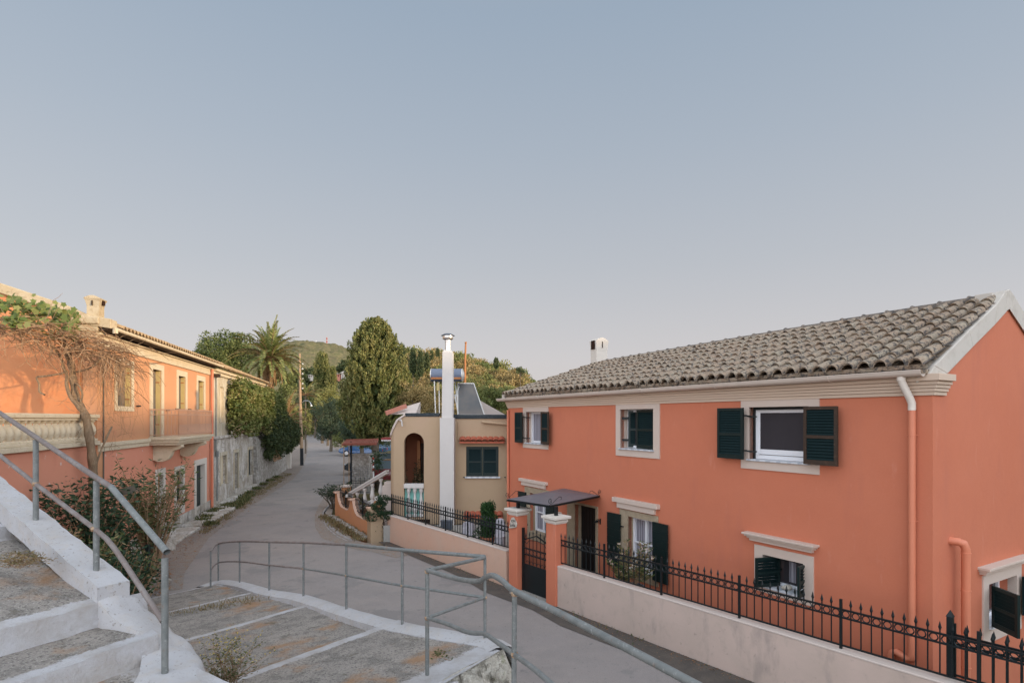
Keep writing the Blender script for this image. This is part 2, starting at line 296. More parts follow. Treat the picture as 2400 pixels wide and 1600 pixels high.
M['asphalt_edge'] = mat('dark_rough_asphalt', (0.095, 0.082, 0.072), 0.95, [('noise', 3, .4, .7, (0.14, 0.115, 0.095), .8), ('noise', 60, .5, .7, (0.05, 0.045, 0.04), .6)], [('noise', 60, .7, .01)], spec=.1)
M['dust'] = mat('dusty_verge', (0.275, 0.235, 0.205), 0.97, [('noise', 1.2, .4, .65, (0.25, 0.22, 0.20), .8), ('noise', 3.5, .55, .65, (0.20, 0.16, 0.125), .6), ('noise', 7, .5, .66, (0.30, 0.17, 0.09), .6), ('noise', 40, .52, .66, (0.11, 0.085, 0.06), .7)], [('noise', 30, .7, .02)], spec=.05)
M['soil'] = mat('dry_soil', (0.15, 0.115, 0.08), 0.97, [('noise', 1.5, .4, .65, (0.10, 0.085, 0.05), .8), ('noise', 9, .5, .66, (0.2, 0.13, 0.08), .6)], [('noise', 20, .8, .04)], spec=.05)
M['hillsoil'] = mat('hillside_ground', (0.12, 0.10, 0.05), 0.97, [('noise', .15, .4, .65, (0.19, 0.15, 0.075), .8), ('noise', 1.2, .5, .66, (0.07, 0.075, 0.035), .8)], [('noise', 2, .8, .3)], spec=.05)
M['forest'] = mat('far_forest', (0.135, 0.115, 0.068), 0.97, [('noise', .05, .4, .65, (0.17, 0.15, 0.075), .7), ('noise', .4, .45, .62, (0.075, 0.085, 0.042), .8), ('noise', .9, .58, .7, (0.2, 0.17, 0.09), .6)], [('noise', .6, .9, 1.0)], spec=.03)
M['white_line'] = mat('worn_white_paint', (0.34, 0.315, 0.30), 0.9, [('noise', 6, .45, .6, (0.2, 0.185, 0.175), .85)], spec=.1)
M['galv'] = mat('galvanised_pipe', (0.185, 0.19, 0.18), 0.5, [('noise', 14, .42, .66, (0.11, 0.12, 0.115), .7), ('noise', 45, .58, .68, (0.33, 0.33, 0.31), .6), ('noise', 9, .62, .70, (0.20, 0.12, 0.08), .5)], [('noise', 90, .3, .002)], metal=.12, spec=.45)
M['galv_rust'] = mat('brownish_pipe', (0.17, 0.135, 0.12), 0.52, [('noise', 9, .42, .66, (0.24, 0.215, 0.20), .8), ('noise', 30, .56, .66, (0.16, 0.085, 0.055), .6)], [('noise', 90, .3, .002)], metal=.1, spec=.4)
M['weld'] = mat('rusty_weld', (0.42, 0.30, 0.20), 0.8, [('noise', 40, .45, .6, (0.25, 0.12, 0.05), .8)], [('noise', 80, .8, .01)], metal=.2)
M['bark'] = mat('bark', (0.14, 0.11, 0.08), 0.95, [('noise', 10, .4, .66, (0.07, 0.055, 0.04), .8, (1, 1, .2)), ('noise', 20, .5, .7, (0.22, 0.18, 0.14), .6, (1, 1, .25))], [('noise', 18, .9, .03, (1, 1, .2))], spec=.08)
M['twig'] = mat('dry_vine_twig', (0.33, 0.21, 0.125), 0.95, [('noise', 7, .4, .66, (0.15, 0.085, 0.05), .8)], spec=.08)
M['palmbark'] = mat('palm_bark', (0.26, 0.16, 0.09), 0.95, [('noise', 6, .4, .66, (0.18, 0.10, 0.055), .8)], [('noise', 9, .9, .05)], spec=.08)
M['pole'] = mat('wooden_pole', (0.40, 0.27, 0.17), 0.9, [('noise', 8, .4, .66, (0.28, 0.19, 0.12), .7, (1, 1, .08))], [('noise', 12, .5, .02, (1, 1, .08))], spec=.1)
M['black'] = mat('black_tar', (0.014, 0.016, 0.018), 0.7, spec=.3)
M['canopy'] = mat('grey_canopy_sheet', (0.12, 0.115, 0.13), 0.5, [('noise', 3, .4, .7, (0.165, 0.15, 0.155), .7), ('noise', 50, .5, .7, (0.13, 0.13, 0.14), .4)], spec=.35)
M['plaque'] = mat('plaque_stone', (0.50, 0.45, 0.38), 0.85, [('noise', 12, .45, .7, (0.4, 0.34, 0.27), .6)], [('noise', 40, .4, .01)])
M['ink'] = mat('dark_lettering', (0.05, 0.045, 0.04), 0.8)
M['cloth'] = mat('grey_white_cover', (0.40, 0.375, 0.40), 0.9, [('noise', 3, .4, .7, (0.32, 0.3, 0.32), .6)], [('noise', 4, .8, .05)])
M['turq'] = mat('turquoise_panel', (0.25, 0.55, 0.48), 0.7, [('wave', 9, .3, .8, (0.20, 0.46, 0.41), .7, (0, 0, 1))])
M['panel_glass'] = mat('solar_glass', (0.075, 0.078, 0.08), 0.3, [('noise', .9, .4, .6, (0.15, 0.125, 0.105), .7)], spec=.5)
M['alu'] = mat('aluminium', (0.55, 0.53, 0.50), 0.4, metal=.5, spec=.5)
M['tank'] = mat('blue_grey_tank', (0.13, 0.155, 0.21), 0.45)
M['rust'] = mat('rust_orange', (0.42, 0.17, 0.06), 0.8, [('noise', 7, .4, .7, (0.28, 0.11, 0.05), .7)])
M['car_blue'] = mat('blue_car_paint', (0.015, 0.075, 0.19), 0.25, spec=.5, coat=.6)
M['car_blue2'] = mat('pale_blue_car_paint', (0.09, 0.15, 0.22), 0.25, spec=.5, coat=.6)
M['car_red'] = mat('red_car_paint', (0.11, 0.014, 0.014), 0.25, spec=.5, coat=.6)
M['car_dark'] = mat('dark_car_paint', (0.035, 0.04, 0.045), 0.2, spec=.5, coat=.6)
M['car_glass'] = mat('car_glass', (0.10, 0.13, 0.14), 0.08, spec=.7)
M['rubber'] = mat('rubber', (0.015, 0.015, 0.015), 0.8)
M['chrome'] = mat('light_metal', (0.55, 0.56, 0.58), 0.25, metal=.8)
M['lens'] = mat('red_lens', (0.5, 0.03, 0.02), 0.3)
M['redwhite'] = mat('red_band', (0.5, 0.04, 0.03), 0.6)
M['white_paint'] = mat('white_paint', (0.7, 0.68, 0.66), 0.6)
M['pergola'] = mat('red_brown_pergola', (0.27, 0.085, 0.055), 0.8, [('noise', 7, .4, .7, (0.19, 0.06, 0.045), .7)])
M['awning'] = mat('red_awning', (0.30, 0.06, 0.055), 0.8)
M['roofpink'] = mat('pink_roof_edge', (0.48, 0.20, 0.14), 0.9, [('noise', 7, .4, .7, (0.4, 0.15, 0.1), .6)])
M['railpink'] = mat('rusty_cream_rail', (0.50, 0.30, 0.20), 0.7)
M['paving'] = mat('grey_paving', (0.30, 0.28, 0.25), 0.9, [('crack', 4.2, .0, .06, (0.12, 0.11, 0.10), -0.0), ('noise', 9, .5, .7, (0.22, 0.2, 0.18), .6)], [('noise', 40, .4, .01)])
# foliage
LM = {}
LM['cypress'] = leafmat('cypress_foliage', [(0.035, 0.052, 0.016), (0.13, 0.145, 0.04), (0.23, 0.215, 0.07), (0.29, 0.24, 0.09)], .12)
LM['darkcyp'] = leafmat('dark_cypress_foliage', [(0.03, 0.05, 0.022), (0.075, 0.095, 0.036), (0.14, 0.15, 0.06)], .1)
LM['palm'] = leafmat('palm_leaflet', [(0.09, 0.12, 0.035), (0.19, 0.22, 0.065), (0.32, 0.30, 0.11)], .15)
LM['dry'] = leafmat('dry_frond', [(0.20, 0.12, 0.05), (0.33, 0.21, 0.10)], .15)
LM['tree'] = leafmat('tree_leaf', [(0.05, 0.07, 0.022), (0.11, 0.135, 0.04), (0.21, 0.21, 0.075)], .2)
LM['ivy'] = leafmat('creeper_leaf', [(0.05, 0.075, 0.02), (0.125, 0.155, 0.04), (0.21, 0.22, 0.07), (0.27, 0.22, 0.09)], .25)
LM['ivydark'] = leafmat('dark_creeper_leaf', [(0.022, 0.038, 0.016), (0.05, 0.07, 0.025), (0.09, 0.10, 0.035)], .2)
LM['grape'] = leafmat('grape_leaf', [(0.085, 0.125, 0.028), (0.17, 0.205, 0.055), (0.27, 0.26, 0.09)], .3)
LM['shrubA'] = leafmat('ochre_shrub_leaf', [(0.15, 0.11, 0.045), (0.29, 0.215, 0.085), (0.42, 0.30, 0.13)], .2)
LM['shrubB'] = leafmat('olive_shrub_leaf', [(0.09, 0.10, 0.03), (0.20, 0.20, 0.06), (0.31, 0.28, 0.10)], .2)
LM['shrubC'] = leafmat('green_shrub_leaf', [(0.06, 0.08, 0.025), (0.14, 0.16, 0.045), (0.23, 0.23, 0.075)], .2)
LM['bluegreen'] = leafmat('blue_green_leaf', [(0.024, 0.040, 0.024), (0.055, 0.082, 0.048), (0.12, 0.145, 0.085)], .2)
LM['oleander'] = leafmat('oleander_leaf', [(0.035, 0.06, 0.02), (0.085, 0.12, 0.04), (0.17, 0.17, 0.07), (0.26, 0.17, 0.08)], .2, .45)
LM['bush'] = leafmat('dark_bush_leaf', [(0.012, 0.03, 0.014), (0.03, 0.06, 0.026), (0.055, 0.085, 0.04)], .15, .5)
LM['thuja'] = leafmat('potted_thuja_leaf', [(0.012, 0.035, 0.012), (0.03, 0.075, 0.022), (0.06, 0.12, 0.035)], .15, .5)
LM['weed'] = leafmat('weed_leaf', [(0.05, 0.07, 0.025), (0.11, 0.12, 0.045), (0.2, 0.16, 0.07)], .2)
LM['flower'] = leafmat('pale_blossom', [(0.6, 0.42, 0.34), (0.72, 0.62, 0.5)], .3)
LM['yellowflower'] = leafmat('yellow_blossom', [(0.45, 0.32, 0.06), (0.55, 0.42, 0.12)], .3)
LM['drygrass'] = leafmat('dry_grass', [(0.16, 0.11, 0.05), (0.28, 0.2, 0.1), (0.12, 0.12, 0.05)], .2)
LM['litter'] = leafmat('leaf_litter', [(0.13, 0.06, 0.03), (0.28, 0.13, 0.06), (0.2, 0.15, 0.09)], .05)
# ---------------------------------------------------------------- foliage
rng = np.random.default_rng(7)
random.seed(7)
def unit(a): return a / np.maximum(np.linalg.norm(a, axis=-1, keepdims=True), 1e-9)
def leaf_obj(name, C, T, Ln, Wd, m, parent=None, tint=None, Nrm=None, fold=False):
    """C centres, T long-axis dirs, Ln half lengths, Wd half widths -> rhombic leaves"""
    n = len(C); T = unit(T)
    if Nrm is None: Nrm = rng.normal(size=(n, 3))
    B = unit(np.cross(T, Nrm)); Ln = np.broadcast_to(Ln, n)[:, None]; Wd = np.broadcast_to(Wd, n)[:, None]
    V = np.stack([C - T*Ln, C + B*Wd - T*Ln*0.1, C + T*Ln, C - B*Wd - T*Ln*0.1], 1).reshape(-1, 3)
    me = bpy.data.meshes.new(name); me.vertices.add(4*n); me.vertices.foreach_set('co', V.astype(np.float32).ravel())
    me.loops.add(4*n); me.loops.foreach_set('vertex_index', np.arange(4*n, dtype=np.int32))
    me.polygons.add(n); me.polygons.foreach_set('loop_start', np.arange(0, 4*n, 4, dtype=np.int32))
    me.update(calc_edges=True)
    if tint is None: tint = rng.random(n)
    at = me.attributes.new('tint', 'FLOAT', 'FACE'); at.data.foreach_set('value', np.clip(tint, 0, 1).astype(np.float32))
    me.materials.append(m)
    o = bpy.data.objects.new(name, me); COL.objects.link(o)
    if parent is not None: o.parent = parent
    return o
def clump_leaves(clumps, per, size, up=0.3, shell=0.55, jitter=0.25, aspect=.5):
    """clumps: (cx,cy,cz,rx,ry,rz). returns C,T,L,W,tint"""
    Cs, Ts, Ls, ti = [], [], [], []
    for c in clumps:
        n = max(3, int(per * (c[3]*c[4] + c[4]*c[5] + c[3]*c[5]) / 3))
        d = unit(rng.normal(size=(n, 3))); r = shell + (1-shell) * rng.random((n, 1)) ** .6
        rad = np.array(c[3:6]); C = np.array(c[:3]) + d * rad * r
        Cs.append(C + rng.normal(size=(n, 3)) * size * jitter)
        t = unit(rng.normal(size=(n, 3)) * .8 + d * .6 + np.array([0, 0, up])); Ts.append(t)
        Ls.append(size * (0.6 + .8 * rng.random(n)))
        ti.append(np.clip(rng.normal(.5, .2, n) + rng.normal(0, .14), 0, 1))
    C = np.concatenate(Cs); T = np.concatenate(Ts); L = np.concatenate(Ls)
    return C, T, L, L * aspect, np.concatenate(ti)
def crown_clumps(rx, ry, rz, n, cr, shape='round', zc=None, inner=.15):
    out = []; zc = rz if zc is None else zc
    for i in range(n):
        d = unit(rng.normal(size=3)); r = .55 + .45 * rng.random()
        if rng.random() < inner: r *= .4
        if shape == 'cone':
            h = rng.random() ** 1.2; a = rng.random() * 6.283; rr = (1-h) ** .6 * (.5+.5*rng.random())
            p = np.array([rx*rr*math.cos(a), ry*rr*math.sin(a), 2*rz*h])
        elif shape == 'dome':
            d[2] = abs(d[2]); p = d * r * np.array([rx, ry, 2*rz])
        else: p = d * r * np.array([rx, ry, rz]) + np.array([0, 0, zc])
        s = cr * (.6 + .8 * rng.random()); out.append((*p, s, s, s * .8))
    return out
def limbs(mb, base, tips, r0, n=5):
    base = Vector(base)
    for t in tips:
        t = Vector(t); pts = []
        for k in range(5):
            q = k / 4; p = base.lerp(t, q); p.z += 0.12 * (t - base).length * math.sin(q * 3.14) * .5
            pts.append(p + Vector((random.uniform(-1, 1), random.uniform(-1, 1), 0)) * .04 * (t - base).length)
        mb.tube(pts, [r0 * (1 - .8 * k / 4) for k in range(5)], n)
def arc(c, r, a0, a1, n, plane='xz'):
    o = []
    for i in range(n + 1):
        a = a0 + (a1 - a0) * i / n
        if plane == 'xz': o.append(Vector((c[0] + r*math.cos(a), c[1], c[2] + r*math.sin(a))))
        else: o.append(Vector((c[0] + r*math.cos(a), c[1] + r*math.sin(a), c[2])))
    return o
# ================================================================ salmon house (right)
SA, CA = 0.505, 0.863
OX, OY = -0.11, 17.41
LH = 11.36
RZ = math.atan2(-CA, SA)
def fx(u, d=0):
    k = (u - CX) / F
    return (k * (OY + SA*d) - OX - CA*d) / (SA + CA*k)
def fz(u, v, d=0):
    s = fx(u, d); Y = OY + SA*d - CA*s
    return H - (v - HY) / F * Y
def shutter(parent, w, h, loc, rz=0, style='louvre', edge='green', name='shutter', rail=.05):
    """leaf in its own frame: x 0..w, z 0..h, y thickness"""
    mb = MB(); t = .018
    if style == 'louvre':
        mb.frame(0, w, 0, h, rail, -t, t, wb=rail*1.5, wt=rail)
        mid = h * .48; mb.box(rail, w-rail, -t, t, mid-rail*.5, mid+rail*.5)
        mb.cur = 1
        for za, zb in ((rail*1.5, mid-rail*.5), (mid+rail*.5, h-rail)):
            n = max(3, int((zb-za)/.042)); st = (zb-za)/n
            for i in range(n):
                z = za + (i+.5)*st
                mb.hexa([(rail, -t*.8, z-st*.42), (w-rail, -t*.8, z-st*.42), (w-rail, -t*.5, z-st*.50), (rail, -t*.5, z-st*.50),
                         (rail, t*.4, z+st*.52), (w-rail, t*.4, z+st*.52), (w-rail, t*.8, z+st*.44), (rail, t*.8, z+st*.44)])
    else:
        n = max(3, int(h/.17)); st = h/n
        for i in range(n): mb.box(0, w, -t, t, i*st, (i+1)*st-.008)
        mb.box(.01, w-.01, -t*.7, t*.7, 0.001, h-.01)
        mb.box(-.003, w+.003, -t*1.2, t*1.2, h-.02, h+.002)
    o = mb.build(name, [M[edge], M['green_slat']], parent, bevel=0)
    o.location = loc; o.rotation_euler = (0, 0, rz)
    return o
house = thing('salmon_house', 'two-storey salmon orange house with a grey barrel-tile roof and dark green shutters', 'house', (OX, OY, 0), RZ)
ZE = 4.16
# openings (x0,x1,z0,z1)
def opn(u0, u1, vt0, vb0): return [fx(u0), fx(u1), fz(u0, vb0), fz(u0, vt0)]
W1 = opn(1233.5, 1277.5, 965, 1038); W2 = opn(1454.6, 1532.4, 959, 1051); W3 = opn(1756.7, 1896.7, 954, 1077)
W4 = [fx(1243), fx(1284), fz(1243, 1244), fz(1243, 1154)]
DR = [fx(1347.7), fx(1397), -0.34, fz(1347.7, 1180)]
W5 = opn(1472.3, 1536, 1208.6, 1330)
W6 = opn(1788.8, 1884, 1298, 1372)
mb = MB(); mb.wall(0, LH, -.5, ZE + .28, 0, .32, [W1, W2, W3, W4, DR, W5, W6])
# end gable (near) with one window hole, far gable, back wall
GY, GZ = 2.25, 5.66
def gwy(u):
    k = (u - CX) / F; X0 = OX + SA*LH; Y0 = OY - CA*LH
    return (k*Y0 - X0) / (CA - k*SA)
def gwz(u, v):
    y = gwy(u); Y = OY - CA*LH + SA*y
    return H - (v-HY)/F*Y
G1 = [gwy(2314), gwy(2314)+1.0, gwz(2314, 1470), gwz(2314, 1368)]
def gwall(mb, xo, xi, yt, holes):
    ys = sorted({0, yt, yt*2, *[h[0] for h in holes], *[h[1] for h in holes]}); 
    def top(y): return ZE+.28 + (GZ-ZE-.28) * (1 - abs(y-yt)/yt)
    for i in range(len(ys)-1):
        a, b = ys[i], ys[i+1]; hs_ = [h for h in holes if h[0] < (a+b)/2 < h[1]]
        segs = [(-.5, -.5, top(a), top(b))] if not hs_ else [(-.5, -.5, hs_[0][2], hs_[0][2]), (hs_[0][3], hs_[0][3], top(a), top(b))]
        for za, zb, zc, zd in segs:
            mb.quad((xo,a,za),(xo,b,zb),(xo,b,zd),(xo,a,zc)); mb.quad((xi,b,zb),(xi,a,za),(xi,a,zc),(xi,b,zd))
    for ya, yb, za, zb in holes:
        mb.quad((xo,ya,za),(xi,ya,za),(xi,yb,za),(xo,yb,za)); mb.quad((xo,ya,zb),(xo,yb,zb),(xi,yb,zb),(xi,ya,zb))
        mb.quad((xo,ya,za),(xo,ya,zb),(xi,ya,zb),(xi,ya,za)); mb.quad((xo,yb,za),(xi,yb,za),(xi,yb,zb),(xo,yb,zb))
gwall(mb, LH, LH-.32, GY, [G1])
mb.quad((0,0,-.5),(0,0,4.5),(0,7.2,4.5),(0,7.2,-.5)); mb.add([(0,0,4.5),(0,3.6,5.6),(0,7.2,4.5)], [(0,1,2)])
mb.quad((0,7.2,-.5),(0,7.2,4.5),(LH,4.5,4.5),(LH,4.5,-.5))
mb.build('wall', M['orange'], house)
# trims -----------------------------------------------------------------
def vb(u, v): return fz(u, v)
def trim(xa, xb, za, zb, o, matk, name='window_surround', th=.022, parent=house):
    mb = MB(); x0, x1, z0, z1 = o
    mb.box(xa, x0, -th, .1, za, zb); mb.box(x1, xb, -th, .1, za, zb)
    if za < z0: mb.box(x0, x1, -th, .1, za, z0)
    if zb > z1: mb.box(x0, x1, -th, .1, z1, zb)
    # reveals
    r = .004
    mb.box(x0, x0+r, .1, .26, z0, z1); mb.box(x1-r, x1, .1, .26, z0, z1); mb.box(x0, x1, .1, .26, z1-r, z1)
    return mb.build(name, M[matk], parent)
trim(fx(1227), fx(1286), fz(1286, 1053), ZE-.002, W1, 'cream')
trim(fx(1444.7), fx(1547.3), fz(1547, 1075), ZE-.002, W2, 'cream')
trim(fx(1738), fx(1921.5), fz(1738, 1096), ZE-.002, W3, 'cream')
trim(fx(1231), fx(1296), fz(1243, 1262), fz(1243, 1141), W4, 'stone_frame')
trim(fx(1330.5), fx(1402), -.34, fz(1330.5, 1172), DR, 'stone_frame', 'door_surround')
trim(fx(1453.9), fx(1543.4), fz(1472, 1350), fz(1453.9, 1191), W5, 'stone_frame')
trim(fx(1769.6), fx(1908), fz(1908, 1421), fz(1769.6, 1274), W6, 'cream')
def window(o, y, kind='curtain', fw=.055, sill='marble', so=.06, two=False, parent=house):
    x0, x1, z0, z1 = o
    fr = MB(); fr.frame(x0+.005, x1-.005, z0+.02, z1-.005, fw, y, y+.06)
    if two: fr.box((x0+x1)/2-.035, (x0+x1)/2+.035, y-.004, y+.055, z0+.02+fw, z1-.005-fw)
    if two: fr.box(x0+fw, (x0+x1)/2-.035, y+.004, y+.05, z0+.5*(z1-z0)-.012, z0+.5*(z1-z0)+.02); fr.box((x0+x1)/2+.035, x1-fw, y+.004, y+.05, z0+.5*(z1-z0)-.012, z0+.5*(z1-z0)+.02)
    f = fr.build('window', M['upvc'], parent, bevel=.004)
    g = MB(); 
    if kind == 'curtain':
        g.box(x0+fw, x1-fw, y+.05, y+.056, z0+.02+fw, z1-fw); g.build('curtain', M['curtain'], f)
    elif kind == 'screen':
        g.box(x0+fw+.02, x1-fw-.02, y+.03, y+.036, z0+.1+fw, z1-fw-.03); g.build('insect_screen', M['screen'], f)
        q = MB(); q.frame(x0+fw, x1-fw, z0+.03+fw, z1-fw, .03, y+.02, y+.05); q.box(x0+fw+.03, x1-fw-.03, y+.02, y+.05, z0+fw+.06, z0+fw+.12); q.build('sash', M['upvc'], f, bevel=.003)
    else:
        g.box(x0+fw, x1-fw, y+.035, y+.04, z0+.02+fw, z1-fw); g.build('pane', M['glass'], f)
        c = MB(); xm = x0 + (x1-x0)*.45; c.box(xm, xm+.12, y+.028, y+.034, z0+.12, z1-.08); c.build('curtain', M['curtain'], f)
    if sill:
        s = MB(); s.box(x0-.03 if so > .03 else x0, x1+.03 if so > .03 else x1, -so, y, z0-.012, z0+.018); s.build('sill', M[sill], f, bevel=.004)
    return f
window(W1, .17, 'curtain'); window(W3, .13, 'screen', fw=.07)
f2 = window(W2, .2, 'pane'); window(W4, .16, 'curtain', two=True, sill='stone_frame', so=.03)
window(W5, .14, 'curtain', two=True, sill='upvc', so=.0); window(W6, .2, 'pane')
# black box frame around upper right window
q = MB(); q.frame(W3[0]+.002, W3[1]-.002, W3[2]+.02, W3[3]-.002, .03, .09, .125, wb=0, wt=.045); q.build('shutter_frame', M['iron'], house)
def brackets(parent, x, xj, z0, h, y0, y1):
    """hinge arms from the jamb (xj) to the leaf edge (x), sub-parts of the leaf"""
    for q_ in (.17, .83):
        z = z0 + h*q_; m_ = MB()
        m_.bar((x, y0, z), ((x+xj)/2, y0, z), .018, .03); m_.bar(((x+xj)/2, y0, z+.01), ((x+xj)/2, y1*.5, z-.03), .02, .02)
        m_.bar(((x+xj)/2, y1*.5, z-.03), (xj, y1, z-.03), .018, .03)
        m_.build('hinge', M['iron'], parent)
def open_pair(o, dy=-.13, edgeR='brown_wood', left=True, right=True, h0=0, h1=0, style='louvre', wl=None, gl=.02):
    x0, x1, z0, z1 = o; w_ = wl or (x1-x0)*.5
    if left:
        s = shutter(house, w_, z1-z0-.02+h0+h1, (x0-w_-gl, dy, z0+.01-h0), 0, style)
        for q_ in (.17, .83):
            b_ = MB(); z = (z1-z0)*q_; b_.bar((w_-.01, 0, z), (w_+.06, 0, z), .02, .03); b_.bar((w_+.06, -.01, z), (w_+.06, .12, z-.02), .02, .025); b_.bar((w_+.06, .12, z-.02), (w_+.12, .2, z-.02), .02, .025)
            b_.build('hinge', M['iron'], s)
    if right:
        s = shutter(house, w_, z1-z0-.02+h0+h1, (x1+.0, dy, z0+.01-h0), R(-3), style, edge=edgeR)
        for q_ in (.17, .83):
            b_ = MB(); z = (z1-z0)*q_; b_.bar((.03, 0.02, z), (-.02, .3, z), .02, .025)
            b_.build('hinge', M['iron'], s)
open_pair(W1, wl=.40); open_pair(W3, -.14)
# window 2: one leaf closed in the reveal, one ajar
x0, x1, z0, z1 = W2; w_ = (x1-x0)/2
shutter(house, w_+.12, z1-z0-.05, (x0+w_-.12, .12, z0+.03), 0)
s = shutter(house, w_-.05, z1-z0-.07, (x0+.10, .14, z0+.04), R(38)); 
for z in (z0+.2, z1-.2): q = MB(); q.bar((x0-.0, .05, z), (x0+.12, .12, z), .03, .05); q.build('hinge', M['iron'], house)
# window 4 and 5 : solid boarded leaves
open_pair(W4, -.06, edgeR='green', style='board', wl=.40, h0=.02, gl=.16)
open_pair(W5, -.07, edgeR='green', style='board', wl=.44, h0=.06, h1=.02, gl=.19)
# window 6 : leaves swung out
x0, x1, z0, z1 = W6
for hx, hy, tu, dd_ in ((x0+.20, .16, 1771, -.30), (x1-.02, .14, 1871, -.22)):
    tx = fx(tu, dd_); ang = math.atan2(dd_-hy, tx-hx); ln = min(.52, math.hypot(tx-hx, dd_-hy))
    s = shutter(house, ln, z1-z0-.05, (hx, hy, z0+.035), ang, edge='green', rail=.04)
    q = MB(); q.bar((-.04, 0, (z1-z0)*.5), (.03, .0, (z1-z0)*.5), .02, .03); q.build('hinge', M['iron'], s)
# stones on the sill are things of their own
for i, (uu, sc, lb) in enumerate(((1846, 1.0, 'larger round beige stone lying on the small lower window sill'), (1836, .62, 'smaller pale stone lying on the small lower window sill beside the larger one'))):
    m_ = MB(); rr = []
    for a in range(9):
        t = -math.pi/2 + math.pi*a/8; rr.append((.068*math.cos(t)+.0005, .05*math.sin(t)))
    m_.lathe(rr, n=12); st = m_.build('stone', M['plaque'], None, smooth=True)
    d = .06; xx = fx(uu, d); st.location = (OX+SA*xx+CA*d, OY-CA*xx+SA*d, W6[2]+.018+.05*sc); st.scale = (sc*1.1, sc*.9, sc)
    st.rotation_euler = (0, 0, i)
    tag(st, lb, 'stone', 'stones on the window sill')
# door ---------------------------------------------------------------
d = MB(); d.box(DR[0]+.01, DR[1]-.01, .2, .24, DR[2], DR[3]-.01)
n = 7
for i in range(n):
    xa = DR[0]+.02+(DR[1]-DR[0]-.04)*i/n; d.box(xa, xa+(DR[1]-DR[0]-.04)/n-.012, .188, .201, DR[2]+.03, DR[3]-.03)
dm = mat('very_dark_door', (0.007, 0.007, 0.007), 0.55, [('noise', 8, .4, .7, (0.014, 0.010, 0.009), .6, (1, 1, .1))])
dd = d.build('door', dm, house)
k = MB(); k.lathe([(.004, 0), (.02, .01), (.022, .03), (.004, .045)], (DR[0]+.08, .17, DR[2]+1.0)); k.build('handle', M['darkmetal'], dd)
l = MB(); lx = DR[1]+.17; lz = fz(1405, 1222)
l.bar((lx, -.01, lz-.05), (lx, -.01, lz+.08), .03, .02); l.tube(arc((lx, -.08, lz+.0), .07, R(10), R(170), 6, 'xz'), .008, 5); l.bar((lx, 0, lz+.05), (lx-.05, -.14, lz+.02), .014, .014); l.bar((lx-.1, -.12, lz-.02), (lx+.05, -.12, lz+.03), .03, .03)
lo = l.build('latch', M['iron'], dd)
# hood mouldings -------------------------------------------------------
def hood(u0, u1, v0, steps, hgt):
    xa, xb = fx(u0), fx(u1); zt = fz(u0, v0); mb = MB(); z = zt
    n = len(steps)
    for i, (pr, ins, hh) in enumerate(steps):
        mb.box(xa+ins, xb-ins, -pr, .005, z-hh, z - (.001 if i else 0)); z -= hh
    return mb.build('hood_moulding', M['cream'], house, bevel=.006)
hood(1221, 1284, 1119, [(.09, 0, .085), (.055, .09, .11)], .2)
hood(1441.5, 1547, 1163, [(.10, 0, .10), (.06, .12, .13)], .2)
hood(1751, 1921, 1243, [(.16, 0, .035), (.13, .03, .03), (.10, .06, .03), (.07, .09, .045)], .2)
# gable window ---------------------------------------------------------
gx = LH
mb = MB(); y0, y1, z0, z1 = G1; ya = gwy(2301); zt = gwz(2301, 1349); zb_ = z0-.22
for a, b, c, dd_ in ((ya, y0, zb_, zt), (y1, y1+.17, zb_, zt), (y0, y1, zb_, z0), (y0, y1, z1, zt)): mb.box(gx-.1, gx+.022, a, b, c, dd_)
mb.build('window_surround', M['cream'], house)
mb = MB(); f = MB()
fr = MB(); fr.box(gx-.26, gx-.2, y0, y0+.06, z0, z1); fr.box(gx-.26, gx-.2, y1-.06, y1, z0, z1); fr.box(gx-.26, gx-.2, y0+.06, y1-.06, z0, z0+.06); fr.box(gx-.26, gx-.2, y0+.06, y1-.06, z1-.06, z1); fr.box(gx-.258, gx-.19, .5*(y0+y1)-.04, .5*(y0+y1)+.04, z0+.06, z1-.06)
fo = fr.build('window', M['upvc'], house)
g = MB(); g.box(gx-.24, gx-.235, y0+.06, y1-.06, z0+.06, z1-.06); g.build('pane', M['glass'], fo)
g = MB(); g.box(gx-.26, gx+.05, y0, y1, z0-.02, z0+.012); g.build('sill', M['marble'], fo)
mb = MB(); ys, zt_ = gwy(2291), gwz(2322, 1319)
for pr, ins, hh in ((.15, 0, .04), (.11, .03, .035), (.08, .06, .04)):
    mb.box(gx-.005, gx+pr, ys+ins, ys+1.6-ins, zt_-hh, zt_-.001); zt_ -= hh
mb.build('hood_moulding', M['cream'], house, bevel=.006)
s = shutter(house, .48, z1-z0-.04, (gx+.04, y0+.07, z0+.02), R(-35), edge='green')
s = shutter(house, .48, z1-z0-.04, (gx+.08, y1+.05, z0+.02), R(80), edge='green')
# cornice, gutter, pipes --------------------------------------------------
mb = MB(); z = ZE
for pr, hh in ((.028, .05), (.05, .045), (.07, .045), (.095, .05), (.135, .09)):
    e = .001 if z > ZE else 0
    mb.box(-.03, LH+pr, -pr, .33, z+e, z+hh); z += hh
    mb.box(LH-.32, LH+pr, .331, .19+pr*1.2, z-hh+e, z) if False else None
mb.build('cornice', M['cornice'], house, bevel=.004)
g = MB(); gy, gz, gr = -.215, 4.485, .078
rings = []
for x in np.linspace(-.25, LH-.02, 14):
    dz = -.04 * (1 - x/LH)
    o_ = [Vector((x, gy + gr*math.cos(a), gz+dz + gr*math.sin(a))) for a in np.linspace(math.pi, 2*math.pi, 11)]
    i_ = [Vector((x, gy + (gr-.006)*math.cos(a), gz+dz + (gr-.006)*math.sin(a))) for a in np.linspace(2*math.pi, math.pi, 11)]
    rings.append(o_ + i_)
g.loft(rings, cap=True)
